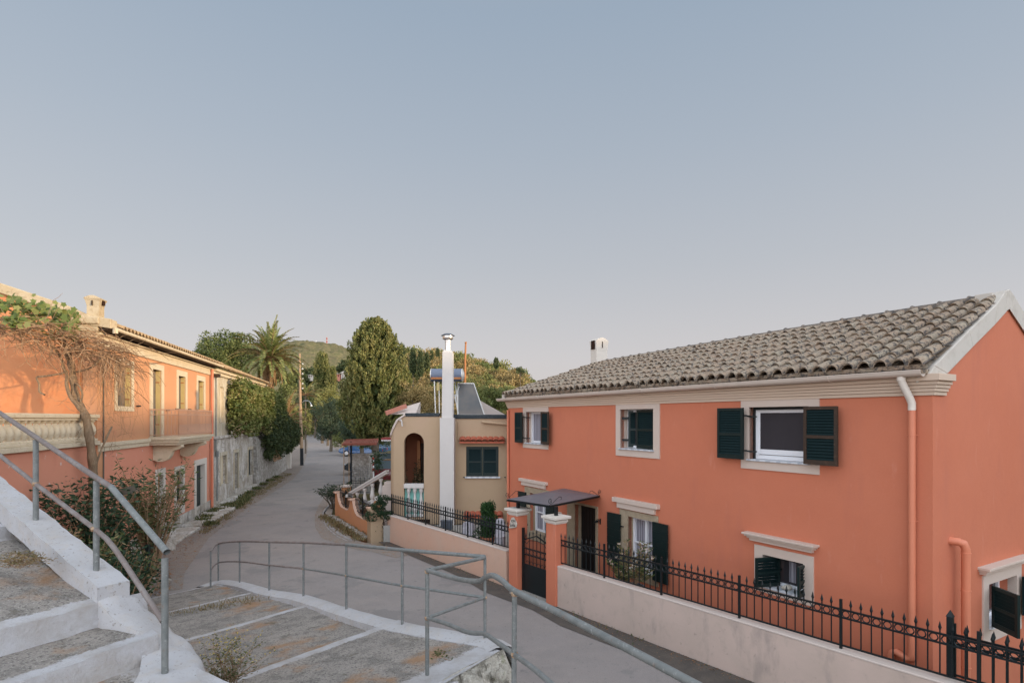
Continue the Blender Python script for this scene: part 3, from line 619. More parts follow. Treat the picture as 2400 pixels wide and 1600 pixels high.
for x in (.1, 2.1, 4.1, 6.1, 8.0, 10.1): g.tube([Vector((x, gy + (gr+.006)*math.cos(a), gz - .04*(1-x/LH) + (gr+.006)*math.sin(a))) for a in np.linspace(math.pi*.98, 2.05*math.pi, 10)], .006, 4)
g.tube([(x, gy-gr, gz-.04*(1-x/LH)+.0) for x in (-.25, LH-.02)], .008, 5)
g.build('gutter', M['gutter'], house, smooth=True)
px = fx(2137, -.07)
p = MB(); p.tube([(px-.07, -.2, 4.46), (px-.07, -.2, 4.37), (px-.05, -.17, 4.28), (px-.01, -.10, 4.12), (px, -.07, 4.05), (px, -.07, 3.96)], .048, 12); p.tube([(px-.07, -.2, 4.42), (px-.07, -.2, 4.36)], .054, 12)
p.v = [(x_+.35 if False else x_, y_, z_) for x_, y_, z_ in p.v]
pw = p.build('downpipe_head', M['pipe_white'], house, smooth=True)
p = MB(); p.tube([(px, -.07, 3.96), (px, -.07, .66), (px-.01, -.07, .58), (px-.06, -.07, .55), (px-.20, -.07, .60), (px-.25, -.07, .57), (px-.27, -.07, .49), (px-.27, -.07, -.3)], .045, 12)
for z in (3.62, 2.45, 1.0): p.tube([(px, -.07, z-.008), (px, -.07, z+.008)], .05, 12); p.tube([(px-.07, -.05, z), (px+.07, -.05, z)], .006, 4)
p.build('downpipe', M['pipe_orange'], house, smooth=True)
p = MB(); p.tube([(.06, -.05, 4.1), (.06, -.05, -.3)], .035, 10); [p.tube([(.06, -.05, z-.008), (.06, -.05, z+.008)], .04, 10) for z in (3.4, 2.1, 1.2)]
p.build('downpipe', M['pipe_orange'], house, smooth=True)
py = gwy(2228); pz = gwz(2228, 1266)
p = MB(); c = (gx+.09, py+.0)
p.tube([(gx-.02, py-.02, pz), (gx+.09, py, pz), (gx+.13, py+.04, pz-.02), (gx+.145, py+.08, pz-.10), (gx+.145, py+.08, -.3)], .055, 12)
for z in (pz-.15, 1.5, .45): p.tube([(gx+.145, py+.08, z-.006), (gx+.145, py+.08, z+.006)], .061, 12)
p.build('downpipe', M['pipe_orange'], house, smooth=True)
# roof -------------------------------------------------------------------
def E(t): return Vector((t*LH, -.17, 4.545))
def G(t): return Vector((t*(LH+.0), 3.62 + (GY-3.62)*t, 5.70))
def Q(t, s): return E(t).lerp(G(t), s)
base = MB(); base.quad(E(0)-Vector((0,0,.03)), E(1)-Vector((0,0,.03)), G(1)-Vector((0,0,.03)), G(0)-Vector((0,0,.03)))
base.quad(G(0)-Vector((0,0,.01)), G(1)-Vector((0,0,.01)), Vector((LH, 4.6, 4.5)), Vector((0, 7.35, 4.5)))
base.box(0, LH, -.16, .05, ZE+.281, 4.50)
roof = base.build('roof', M['rooftile'], house)
NC, NR = 50, 9; tl = MB()
prof = [(-.5, .004), (-.42, .0), (-.36, .010)] + [(.365*-math.cos(a), .012+.078*math.sin(a)) for a in np.linspace(.12, math.pi-.12, 8)] + [(.36, .010), (.42, 0), (.5, .004)]
rnd = random.Random(3)
for r_ in range(NR):
    s0, s1 = r_/NR - .012, (r_+1)/NR + .02
    for c_ in range(NC):
        j = rnd.uniform(-.03, .03); lift = .036 + rnd.uniform(-.006, .010); vs = []
        ds = rnd.uniform(-.014, .014)
        for s_, up, sc in ((s0+ds, lift, 1.04), (s1, .0, .95)):
            for x_, h_ in prof:
                t = (c_ + .5 + (x_ + j) ) / NC
                p_ = Q(min(max(t, 0), 1), min(max(s_, -.03), 1)); vs.append(p_ + Vector((0, -.2*(h_*sc+up), h_*sc + up)))
        k_ = len(prof)
        for x_, h_ in prof:
            t = (c_ + .5 + x_ + j)/NC; p_ = Q(min(max(t, 0), 1), max(s0+ds, -.03)); vs.append(p_ + Vector((0, 0, h_ + lift - .02)))
        fs = [(i, i+1, k_+i+1, k_+i) for i in range(k_-1)]; lip = [(2*k_+i, 2*k_+i+1, i+1, i) for i in range(k_-1)]
        tl.cur = 1; tl.add(vs, [f_ for i, f_ in enumerate(fs) if i in (0, 1, k_-2, k_-3)]); tl.cur = 0; tl.add(vs, [f_ for i, f_ in enumerate(fs) if i not in (0, 1, k_-2, k_-3)] + lip)
tl.build('tiles', [M['rooftile'], M['pan']], roof, smooth=False)
rt = MB(); nrt = 26
for i in range(nrt):
    t0, t1 = (i-.08)/nrt, (i+1.0)/nrt; rr = []
    for t, rad in ((t1, .090), (t0+.1/nrt, .100), (t0, .108)):
        c_ = G(min(max(t, 0), .985)) + Vector((0, 0, .005 + (.012 if t == t0 else 0)))
        rr.append([c_ + Vector((0, rad*1.15*math.cos(a), rad*math.sin(a))) for a in np.linspace(-.35, math.pi+.35, 11)])
    rt.loft(rr, closed=False)
rt.build('ridge_tiles', M['ridgetile'], roof)
rm = MB(); rm.hexa([G(0)+Vector((0,-.17,-.10)), G(.985)+Vector((0,-.17,-.10)), G(.985)+Vector((0,.1,-.06)), G(0)+Vector((0,.1,-.06)), G(0)+Vector((0,-.13,.035)), G(.985)+Vector((0,-.13,.035)), G(.985)+Vector((0,.1,.05)), G(0)+Vector((0,.1,.05))]); rm.build('ridge_mortar', M['pan'], roof, bevel=.01)
ef = MB(); ef.box(0, LH-.1, -.14, .0, 4.50, 4.575); ef.build('eave_filling', M['rooftile'], roof)
# verge (mortar rake) near gable
mb = MB()
outer = [(-.14, 4.44), (-.02, 4.55), (1.0, 5.10), (1.9, 5.56), (2.22, 5.80), (2.36, 5.84), (2.5, 5.78), (3.2, 5.36), (4.62, 4.55)]
inner = [(.33, 4.44), (.34, 4.46), (1.1, 4.87), (1.85, 5.26), (2.25, 5.49), (2.34, 5.53), (2.45, 5.47), (3.1, 5.12), (4.3, 4.40)]
for i in range(len(outer)-1):
    a, b, c_, d_ = outer[i], outer[i+1], inner[i+1], inner[i]
    mb.hexa([(LH-.14, a[0], a[1]-.12), (LH+.035, d_[0], d_[1]), (LH+.035, c_[0], c_[1]), (LH-.14, b[0], b[1]-.12), (LH-.12, a[0], a[1]), (LH+.03, a[0], a[1]), (LH+.03, b[0], b[1]), (LH-.12, b[0], b[1])])
mb.box(LH-.33, LH-.1, GY-.14, GY+.16, 5.60, 5.79)
mb.build('verge', M['mortar'], house, bevel=.02)
# far verge strip
mb = MB(); 
for i in range(6):
    a, b = i/6, (i+1)/6; pa, pb = Q(0, a), Q(0, b)
    mb.hexa([pa+Vector((-.1,0,-.1)), pa+Vector((.05,0,-.1)), pb+Vector((.05,0,-.1)), pb+Vector((-.1,0,-.1)), pa+Vector((-.1,0,.035)), pa+Vector((.05,0,.035)), pb+Vector((.05,0,.035)), pb+Vector((-.1,0,.035))])
mb.build('verge', M['mortar'], house)
# chimney at far end
mb = MB(); x0, x1, y0, y1 = -.2, .11, 3.33, 3.80; zt = 6.5; rings = []
for z, e in ((5.2, 0), (6.1, 0), (6.3, .012), (6.45, .03)):
    rings.append([Vector((x0-e, y0-e, z)), Vector((x1+e, y0-e, z)), Vector((x1+e, y1+e, z)), Vector((x0-e, y1+e, z))])
mb.loft(rings)
arcp = [(y0-.03 + (y1-y0+.06)*i/8, 6.45 + .11*math.sin(math.pi*i/8)) for i in range(9)]
mb.prism([(y0-.03, 6.44)] + arcp + [(y1+.03, 6.44)], 'x', x0-.03, x1+.03)
ch = mb.build('chimney', M['white_trim'], roof)
mb = MB(); mb.box(x0+.06, x1-.05, y0-.032, y0-.02, 6.17, 6.46); mb.box(x1+.02, x1+.037, (y0+y1)/2-.012, (y0+y1)/2+.012, 6.22, 6.42); mb.build('flue_opening', M['darkroom'], ch)
# bell plate beside the door
mb = MB(); bx_ = fx(1314); bz = fz(1314, 1207); mb.box(bx_-.075, bx_+.075, -.045, 0, bz-.14, bz+.09); bo = mb.build('meter_box', M['cream'], house, bevel=.01)
mb = MB(); mb.box(bx_-.04, bx_+.045, -.049, -.044, bz-.07, bz+.06); mb.build('box_window', M['darkmetal'], bo)
# ================================================================ low wall, fence, pillars, gate
FA, FC = math.sin(math.atan(1040/1333)), math.cos(math.atan(1040/1333))
DFN = 7.9
# fence line in world: point = n*D + t*dir ; dir=(-sin,cos) away
FDIR = Vector((-FA, FC, 0)); FN = Vector((FC, FA, 0))
FO = FN * DFN + FDIR * (-2.2)          # origin, toward the camera end
FRZ = math.atan2(-FDIR.y, -FDIR.x)      # local x axis = -FDIR (towards the camera), y into the yard
def wx(u, d=0):
    """fence local x (0 at far reference) for pixel column u, d = into the yard"""
    k = (u - CX)/F; n = FN * (DFN + d)
    t = (k*n.y - n.x) / (FDIR.x - k*FDIR.y)
    return -t
# local frame: origin at FN*DFN, x axis=-FDIR, y axis=FN
FLOC = (FN.x*DFN, FN.y*DFN, 0); 
def wz(u, v, d=0):
    t = -wx(u, d); Y = (FN*(DFN+d) + FDIR*t).y
    return H - (v-HY)/F*Y
XL, XG0, XG1, XR = wx(908), wx(1187), wx(1296), 4.2
WT = 0.82
FRZ = math.atan2(-FDIR.y, -FDIR.x)
lw = thing('garden_wall', 'long low beige rendered wall carrying the black fence in front of the salmon house', 'wall', FLOC, FRZ)
def lowwall(root, xa, xb, mk):
    mb = MB(); n = 24; g_ = []
    mb.box(xa, xb, 0, .2, -.4, WT-.018); mb.build('wall_body', M[mk], root)
    mb = MB(); mb.box(xa, xb, -.006, .206, WT-.018, WT+.012); mb.build('wall_cap', M['wallcap'], root, bevel=.01)
lowwall(lw, XG1, XR, 'lowwall')
lw2 = thing('garden_wall', 'low pink rendered wall with a black fence in front of the ochre house', 'wall', FLOC, FRZ)
lowwall(lw2, XL, XG0, 'lowwall_pink')
def fence(name, label, xa, xb, h=.66, pitch=.1195, posts=(), y=.1, z0=WT, loc=FLOC, rz=FRZ, rings=True, group=None, ringr=.042):
    root = thing(name, label, 'fence', loc, rz, group)
    r = MB(); zt = z0 + h*.80; z2 = zt-.105; zb = z0+.06
    for z, th in ((zt, .024), (z2, .022), (zb, .022)): r.box(xa, xb, y-.010, y+.010, z-th/2, z+th/2)
    n = int((xb-xa)/pitch)
    if rings:
        for i in range(n):
            cx_ = xa + (i+.5)*pitch; r.tube(arc((cx_, y, (zt+z2)/2), ringr, 0, 2*math.pi, 12), .0075, 4, cap=False)
    r.build('rail', M['iron'], root)
    post_i = set(posts)
    for i in range(n+1):
        x = xa + i*pitch; mb = MB()
        if i in post_i:
            mb.box(x-.015, x+.015, y-.015, y+.015, z0-.02, z0+h+.0); mb.build('post', M['iron'], root)
        else:
            mb.tube([(x, y, zb), (x, y, z0+h-.08)], .009, 5); mb.lathe([(.009, 0), (.019, .03), (.015, .045), (.0015, .10)], (x, y, z0+h-.085), 5)
            mb.build('picket', M['iron'], root)
    return root
fence('iron_fence', 'black wrought-iron fence with a row of rings on the beige wall before the salmon house', XG1+.02, XR-.02-.2, posts=(0, 11, 22, 34, 46, 58))
fence('iron_fence', 'black wrought-iron fence on the pink wall before the ochre house', XL+.1, XG0-.05, posts=(0, 9, 18, 27, 36, 45))
# heavy square post of the driveway gate at the right + its panel
gpx = wx(2213)
gp = thing('gate_post', 'thick square black iron post with a pointed tip near the salmon house corner', 'post', FLOC, FRZ)
mb = MB(); mb.box(gpx-.03, gpx+.03, .19, .25, -.3, WT+.72); mb.add([(gpx-.036,.184,WT+.72),(gpx+.036,.184,WT+.72),(gpx+.036,.256,WT+.72),(gpx-.036,.256,WT+.72),(gpx,.22,WT+.80)], [(0,1,4),(1,2,4),(2,3,4),(3,0,4),(3,2,1,0)]); mb.build('post', M['iron'], gp)
dg = fence('driveway_gate', 'black iron gate panel hung behind the fence at the lower right corner', gpx+.03, gpx+2.1, y=.26, z0=WT-.02, posts=(0, 17), h=.66)
dg['category'] = 'gate'
# pillars -----------------------------------------------------------------
def pillar(x, label, top):
    t = thing('gate_pillar', label, 'pillar', FLOC, FRZ, 'orange pillars of the front gate')
    w_ = .15; mb = MB(); mb.box(x-w_, x+w_, -.05, .25, -.4, top-.15); mb.build('shaft', M['orange'], t, bevel=.01)
    mb = MB(); e = 0
    for pr, a, b in ((.012, .15, .125), (.03, .124, .075), (.02, .0745, .055), (.075, .0545, .0)):
        mb.box(x-w_-pr, x+w_+pr, -.05-pr, .25+pr, top-a, top-b)
    mb.build('cap', M['white_trim'], t, bevel=.008)
    mb = MB(); mb.box(x-.03, x+.03, .07, .13, top-.002, top+.19); return t, mb
PLx, PRx = wx(1206), wx(1295)
PTL, PTR = wz(1206, 1197), wz(1295, 1212)
pt = 1.83
tL, mL = pillar(PLx, 'left orange gate pillar with a cream cap and a stone name plaque', pt)
tR, mR = pillar(PRx, 'right orange gate pillar with a cream cap, next to the oleander side', pt)
mL.build('stub_post', M['iron'], tL); mR.build('stub_post', M['iron'], tR)
# plaque
poly = [(-.15, -.12), (-.02, -.10), (.12, -.06), (.15, .02), (.10, .08), (.02, .15), (-.05, .13), (-.10, .05)]
root = thing('name_plaque', 'small irregular stone name plaque fixed to the left gate pillar', 'sign', FLOC, FRZ)
po = MB(); po.prism([(PLx+.04+a*.95, pt-.33+b) for a, b in poly], 'y', -.085, -.06); po.build('plaque_stone', M['plaque'], root, bevel=.008)
for txt, dx, dz, sz in (('ION', -.045, .03, .085), ('Sofia', -.10, -.075, .105)):
    cu = bpy.data.curves.new('lettering', 'FONT'); cu.body = txt; cu.size = sz; cu.extrude = .002
    to = bpy.data.objects.new('tmp', cu); COL.objects.link(to); bpy.context.view_layer.update()
    me = bpy.data.meshes.new_from_object(to.evaluated_get(bpy.context.evaluated_depsgraph_get())); bpy.data.objects.remove(to)
    lo = bpy.data.objects.new('lettering', me); me.materials.clear(); me.materials.append(M['ink']); COL.objects.link(lo); lo.parent = root
    lo.location = (PLx+.04+dx, -.088, pt-.33+dz); lo.rotation_euler = (R(90), R(-8), 0)
# pedestrian gate
ga, gb = PLx+.15, PRx-.15
gt = thing('garden_gate', 'black iron garden gate with rings and a solid lower panel between the two orange pillars', 'gate', FLOC, FRZ)
mb = MB(); zb, zt_, zm = .03, 1.25, .60
mb.box(ga+.01, ga+.07, .08, .12, zb, 1.42); mb.box(gb-.04, gb-.012, .085, .115, zb, 1.20)
for z in (.62, .98, .84): mb.box(ga+.07, gb-.04, .09, .11, z-.012, z+.012)
mb.build('gate_frame', M['iron'], gt)
mb = MB(); mb.box(ga+.07, gb-.04, .092, .106, zb, .608); mb.build('lower_panel', M['iron'], gt)
mb = MB(); n = 7; gw_ = (gb-.04-ga-.07)
for i in range(n):
    x = ga+.07+gw_*(i+.5)/n; tp = 1.22 + .13*(1-abs(i-3)/3.0); mb.tube([(x, .1, .62), (x, .1, tp)], .008, 5); mb.lathe([(.007, 0), (.018, .03), (.002, .1)], (x, .1, tp), 5)
mb.build('bars', M['iron'], gt)
mb = MB()
for i in range(n): 
    x = ga+.07+gw_*(i+.5)/n
    if i < n-1: mb.tube(arc((x+gw_/n/2, .1, .91), gw_/n/2-.006, 0, 6.283, 12), .006, 4, cap=False); mb.tube(arc((x+gw_/n/2, .1, .66), gw_/n/2-.01, 0, 3.14, 8), .006, 4, cap=False)
mb.build('rings', M['iron'], gt)
mb = MB(); xm = (ga+.07+gb-.04)/2
mb.bar((ga+.07, .1, 1.16), (xm, .1, 1.30), .02, .025); mb.bar((xm, .1, 1.30), (gb-.04, .1, 1.16), .02, .025)
mb.tube([(ga+.09, .1, 1.12), (ga+.16, .1, 1.08), (ga+.24, .1, 1.16), (xm, .1, 1.2), (gb-.24, .1, 1.16), (gb-.15, .1, 1.08), (gb-.06, .1, 1.1)], .007, 5)
mb.build('arched_top', M['iron'], gt)
mb = MB(); mb.box(gb-.09, gb-.04, .07, .13, .95, 1.08); mb.build('lock', M['iron'], gt)
# threshold paving
mb = MB(); mb.box(ga-.02, gb+.02, -.25, .5, -.05, .028); ps = mb.build('threshold_paving', M['paving'], None); ps.location = FLOC; ps.rotation_euler = (0, 0, FRZ); tag(ps, kind='structure')
# canopy ------------------------------------------------------------------
cz = 2.0
A_, B_, C_, D_ = P(1188, 1171, 12.95), P(1288.5, 1188, 12.0), P(1405, 1159, 13.55), P(1323, 1141.5, 14.95)
for q_ in (A_, B_, C_, D_): q_.z = cz
cn = thing('gate_canopy', 'grey sheet canopy with a black frame and iron scrolls over the garden gate', 'canopy', A_)
def rel(p): return Vector(p) - A_
a, b, c, d = [rel(p_) for p_ in (A_, B_, C_, D_)]; m1 = (a+c)/2 + Vector((0, 0, .13)); 
mb = MB(); m2 = a.lerp(d, .5)
top = (a+b+c+d)/4 + Vector((0, 0, .12))
for p_, q_ in ((a, b), (b, c), (c, d), (d, a)): mb.add([p_+Vector((0,0,.015)), q_+Vector((0,0,.015)), top, p_, q_, top-Vector((0,0,.015))], [(0,1,2), (5,4,3)])
mb.build('sheet', M['canopy'], cn)
mb = MB()
for p_, q_ in ((a, b), (b, c), (c, d), (d, a)): mb.bar(p_-Vector((0,0,.014)), q_-Vector((0,0,.014)), .025, .035)
mb.build('frame', M['iron'], cn)
for cpt, d1, d2 in ((b, (c-b).normalized(), (a-b).normalized()), (c, (b-c).normalized(), (b-c).normalized()), (a, (d-a).normalized(), (b-a).normalized())):
    mb = MB(); pts = []
    for i in range(16):
        th = i/15*1.5*2*math.pi; r_ = .075*(1-i/19); pts.append(cpt + Vector((0, 0, .10)) + d1*(r_*math.sin(th)*.9) + Vector((0, 0, -r_*math.cos(th))))
    mb.tube([cpt] + pts, .006, 4)
    mb.tube([cpt+d1*.06+Vector((0,0,.03)), cpt+d1*.34+Vector((0,0,.16)), cpt+d1*.42+Vector((0,0,.15)), cpt+d1*.44+Vector((0,0,.10)), cpt+d1*.40+Vector((0,0,.09))], .006, 4)
    mb.build('scroll', M['iron'], cn)
# ================================================================ terrain
def sstep(x, a, b):
    t = np.clip((x - a) / (b - a), 0, 1); return t*t*(3-2*t)
def vnoise(x, y, s, seed=0):
    x = x/s; y = y/s; xi = np.floor(x).astype(int); yi = np.floor(y).astype(int); fx_ = x-xi; fy_ = y-yi
    def h(a, b): 
        q = np.sin(a*127.1 + b*311.7 + seed*74.7) * 43758.5453; return q - np.floor(q)
    u_ = fx_*fx_*(3-2*fx_); v_ = fy_*fy_*(3-2*fy_)
    return (h(xi,yi)*(1-u_)+h(xi+1,yi)*u_)*(1-v_) + (h(xi,yi+1)*(1-u_)+h(xi+1,yi+1)*u_)*v_
def hgt(x, y):
    z = -.42 + .38*sstep(y, 34, 46)
    cr = np.interp(x, [-49, -42, -34, -22, -12, 0, 8, 22, 60], [0, 9, 16, 16.5, 15.0, 11.0, 7.5, 5, 5])
    hillm = sstep(y, 55, 150) * sstep(x + .345*y, 7, 24)
    z = z + cr * hillm * (1 + .08*(vnoise(x, y, 9)-.5))
    # low bank on the left of the far road
    z = z + sstep(-x - y*.36, 5, 26) * sstep(y, 60, 110) * 6
    # hill behind and to the right that keeps the low sun off the street
    ww = .97*x + .24*y; tt = -.24*x + .97*y
    z = z + 11.2 * sstep(ww, 24, 33) * (1 - sstep(tt, 20, 33)) + 5 * sstep(ww, 33, 60) * (1 - sstep(tt, 15, 30))
    return z
def grid_obj(name, xs, ys, fn, m, smooth=True):
    X, Y = np.meshgrid(xs, ys); Z = fn(X, Y); nx, ny = len(xs), len(ys)
    V = np.stack([X, Y, Z], -1).reshape(-1, 3); idx = np.arange(nx*ny).reshape(ny, nx)
    Fc = np.stack([idx[:-1,:-1], idx[:-1,1:], idx[1:,1:], idx[1:,:-1]], -1).reshape(-1, 4)
    me = bpy.data.meshes.new(name); me.from_pydata(V.tolist(), [], Fc.tolist()); me.materials.append(m)
    if smooth: me.polygons.foreach_set('use_smooth', [True]*len(me.polygons))
    o = bpy.data.objects.new(name, me); COL.objects.link(o); return o
g = grid_obj('ground', np.concatenate([np.arange(-700, -120, 20), np.arange(-120, 120, 2.5), np.arange(120, 701, 20)]), np.concatenate([np.arange(-200, -60, 20), np.arange(-60, 260, 2.5), np.arange(260, 900, 20)]), hgt, M['hillsoil']); tag(g, kind='structure')
def farh(x, y):
    r = np.sqrt(((x+205)/ 190)**2 + ((y-560)/200)**2); z = 78*np.clip(1-r*r, 0, 1)**1.15 - 5
    r2 = np.sqrt(((x+90)/140)**2 + ((y-520)/170)**2); z = np.maximum(z, 48*np.clip(1-r2*r2, 0, 1) - 5)
    return z + 2.6*vnoise(x, y, 5.5) + 2.2*vnoise(x, y, 3.1, 3) + 3*vnoise(x, y, 30, 5)
hl = grid_obj('hill', np.arange(-330, 60, 1.7), np.arange(345, 620, 1.7), farh, M['forest']); tag(hl, kind='structure')
# masts on the far hill
def Yat(u, v): return P(u, v, 1)
for (u, vb_, vt_, k) in ((741, 812, 798, 0), (766, 817, 790, 1)):
    b_ = P(u, vb_, 545); t = thing('radio_mast', ('short antenna mast with a dish on top of the far hill' if k == 0 else 'tall thin red and white lattice mast on top of the far hill'), 'mast', b_)
    hh = (vb_-vt_)/F*545; mb = MB(); mb.tube([(0, 0, -4), (0, 0, hh)], .35, 5); mb.build('mast_pole', M['rust'] if k else M['alu'], t)
    mb = MB()
    if k: [mb.box(-.5, .5, -.5, .5, z, z+1.2) for z in (3, 6, 9)]; mb.build('platform', M['awning'], t)
    else: mb.lathe([(.1, 0), (1.8, .6), (2.0, .9), (.1, 1.0)], (0.6, 0, hh-2.5), 10); mb.build('dish', M['white_paint'], t)
# ================================================================ road
def sheet(name, pts, z, m, kind='structure'):
    me = bpy.data.meshes.new(name); bm = bmesh.new()
    vs = [bm.verts.new((p.x, p.y, z)) for p in pts]; f = bm.faces.new(vs); 
    if f.normal.z < 0: f.normal_flip()
    bmesh.ops.triangulate(bm, faces=[f], quad_method='BEAUTY', ngon_method='EAR_CLIP')
    bm.normal_update(); bm.to_mesh(me); bm.free(); me.materials.append(m)
    for p_ in me.polygons:
        pass
    o = bpy.data.objects.new(name, me); COL.objects.link(o); tag(o, kind=kind); return o
def floc(x, y=0): 
    c_, s_ = math.cos(FRZ), math.sin(FRZ); return Vector((FLOC[0] + c_*x - s_*y, FLOC[1] + s_*x + c_*y, 0))
left_e = [(340,1368),(365,1338),(400,1300),(440,1262),(500,1216),(560,1182),(620,1147),(675,1116),(700,1098),(708,1078),(713,1055),(716,1034),(721,1014),(731,1004)]
right_e = [(743,1004),(757,1018),(774,1031),(792,1043),(812,1057),(830,1070),(838,1090),(836,1115),(806,1136),(783,1160),(765,1185),(757,1207),(763,1232),(790,1255),(830,1272),(903,1281)]
rp = [PZ(u, v, 0) for u, v in left_e] + [PZ(u, v, 0) for u, v in right_e] + [floc(XL, -.02), floc(XR+3, -.02), Vector((10, -6, 0)), Vector((-9, -6, 0)), Vector((-9.5, 9, 0))]
sheet('road', rp, 0.0, M['asphalt'])
# dusty verges along the road
def band(name, pix, w0, w1, z, m):
    """strip along a pixel path on the ground; w0 metres to its left, w1 to its right (may vary)"""
    pts = [PZ(u, v, 0) for u, v in pix]; me = MB(); rings = []
    for i, p in enumerate(pts):
        d_ = (pts[min(i+1, len(pts)-1)] - pts[max(i-1, 0)]).normalized(); n_ = Vector((-d_.y, d_.x, 0))
        k = .8 + .4*random.random(); rings.append([p + n_*w0*k + Vector((0,0,z)), p - n_*w1*k + Vector((0,0,z))])
    me.loft(rings, closed=False); o = me.build(name, m); tag(o, kind='structure'); return o
band('verge', [(388,1385),(400,1345),(430,1298),(465,1262),(500,1232),(540,1205),(570,1186),(600,1168),(640,1145),(672,1124),(690,1108),(703,1090),(710,1070),(714,1048),(718,1030)], 1.2, .35, .004, M['dust'])
band('verge', [(757,1018),(774,1031),(792,1043),(812,1057),(830,1070),(838,1090),(836,1115)], .5, .9, .004, M['dust'])
band('verge', [(806,1136),(785,1160),(770,1185),(764,1207),(770,1232),(795,1256),(832,1272),(870,1281),(903,1284),(960,1300)], .25, .5, .006, M['dust'])
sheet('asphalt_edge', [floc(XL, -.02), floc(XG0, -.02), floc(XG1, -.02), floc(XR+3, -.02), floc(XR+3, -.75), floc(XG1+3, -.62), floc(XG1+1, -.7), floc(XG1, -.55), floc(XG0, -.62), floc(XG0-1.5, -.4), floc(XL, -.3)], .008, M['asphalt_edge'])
# pale ground beyond kerb : yards
def strip(name, pix, wd, z, m):
    pts = [PZ(u, v, 0) for u, v in pix]; L_, R_ = [], []
    for i, p in enumerate(pts):
        d_ = (pts[min(i+1, len(pts)-1)] - pts[max(i-1, 0)]).normalized(); n_ = Vector((-d_.y, d_.x, 0))*wd/2
        L_.append(p+n_); R_.append(p-n_)
    return sheet(name, L_ + R_[::-1], z, m)
strip('road_line', [(797,1163),(778,1178),(763,1193),(758,1208)], .12, .012, M['white_line'])
strip('road_line', [(788,1172),(772,1186),(761,1200),(760,1208)], .05, .012, M['white_line'])
strip('road_line', [(764,1221),(776,1236),(797,1252),(824,1266)], .12, .012, M['white_line'])
strip('road_line', [(759,1222),(770,1240),(790,1256),(815,1268)], .05, .012, M['white_line'])
# ================================================================ foreground stairs
def paintmat(name):
    m = mat(name, (0.27, 0.24, 0.212), 0.95,
    [('noise', 1.3, .4, .65, (0.33, 0.29, 0.25), .8), ('noise', 5, .47, .62, (0.15, 0.135, 0.12), .65), ('noise', 38, .52, .62, (0.10, 0.09, 0.08), .8), ('noise', 75, .57, .64, (0.44, 0.41, 0.37), .8), ('noise', 1.4, .55, .66, (0.33, 0.185, 0.095), .75, None, 9), ('noise', 3.1, .60, .70, (0.10, 0.085, 0.06), .7, None, 7)],
    [('noise', 36, .9, .016), ('noise', 120, .6, .005)], spec=.08)
    n = m.node_tree; N = n.nodes; L = n.links; b = N['Principled BSDF']
    src = b.inputs['Base Color'].links[0].from_socket
    at = N.new('ShaderNodeAttribute'); at.attribute_name = 'paint'
    tc = N.new('ShaderNodeTexCoord')
    def nz(s, d=7):
        t = N.new('ShaderNodeTexNoise'); t.inputs['Scale'].default_value = s; t.inputs['Detail'].default_value = d; t.inputs['Roughness'].default_value = .7; L.new(tc.outputs['Object'], t.inputs['Vector']); return t.outputs['Fac']
    def mth(op, a, b_):
        q = N.new('ShaderNodeMath'); q.operation = op
        for i, s in enumerate((a, b_)):
            if hasattr(s, 'links'): L.new(s, q.inputs[i])
            else: q.inputs[i].default_value = s
        return q.outputs[0]
    sm = mth('ADD', at.outputs['Fac'], mth('MULTIPLY', mth('SUBTRACT', nz(6), .5), .9)); sm = mth('ADD', sm, mth('MULTIPLY', mth('SUBTRACT', nz(45), .5), .7))
    mr = N.new('ShaderNodeMapRange'); mr.inputs[1].default_value = .44; mr.inputs[2].default_value = .56; L.new(sm, mr.inputs[0])
    wc = N.new('ShaderNodeValToRGB'); e = wc.color_ramp.elements; e[0].position = .38; e[0].color = (.37, .34, .315, 1); e[1].position = .62; e[1].color = (.46, .445, .45, 1); L.new(nz(3.3), wc.inputs[0])
    mx = N.new('ShaderNodeMix'); mx.data_type = 'RGBA'; L.new(mr.outputs[0], mx.inputs[0]); L.new(src, mx.inputs[6]); L.new(wc.outputs[0], mx.inputs[7])
    L.new(mx.outputs[2], b.inputs['Base Color']); return m
M['painted'] = paintmat('painted_concrete')
def surf(name, corners, paintf, res=.06, rough=.012, parent=None, kind='structure'):
    """bilinear patch a-b-c-d ; a->b is the front edge, d->c the back edge. paintf(p, s, t) -> paint"""
    a, b, c, d = [Vector(p) for p in corners]
    nu = max(2, int(max((b-a).length, (c-d).length)/res)); nv = max(2, int(max((d-a).length, (c-b).length)/res))
    nu, nv = min(nu, 140), min(nv, 90)
    vs, pa = [], []
    for j in range(nv+1):
        t = j/nv; l = a.lerp(d, t); r_ = b.lerp(c, t)
        for i in range(nu+1):
            s_ = i/nu; p = l.lerp(r_, s_); vs.append(p); pa.append(paintf(p, s_, t))
    A = np.array([tuple(p) for p in vs]); nz_ = (vnoise(A[:,0], A[:,1], .23) + .6*vnoise(A[:,0], A[:,1], .09, 2) - .8) * rough
    A[:,2] += nz_
    fs = [(j*(nu+1)+i, j*(nu+1)+i+1, (j+1)*(nu+1)+i+1, (j+1)*(nu+1)+i) for j in range(nv) for i in range(nu)]
    me = bpy.data.meshes.new(name); me.from_pydata(A.tolist(), [], fs); me.materials.append(M['painted'])
    me.attributes.new('paint', 'FLOAT', 'POINT').data.foreach_set('value', np.array(pa, dtype=np.float32))
    me.polygons.foreach_set('use_smooth', [True]*len(fs))
    o = bpy.data.objects.new(name, me); COL.objects.link(o)
    if parent: o.parent = parent
    elif kind: tag(o, kind=kind)
    return o
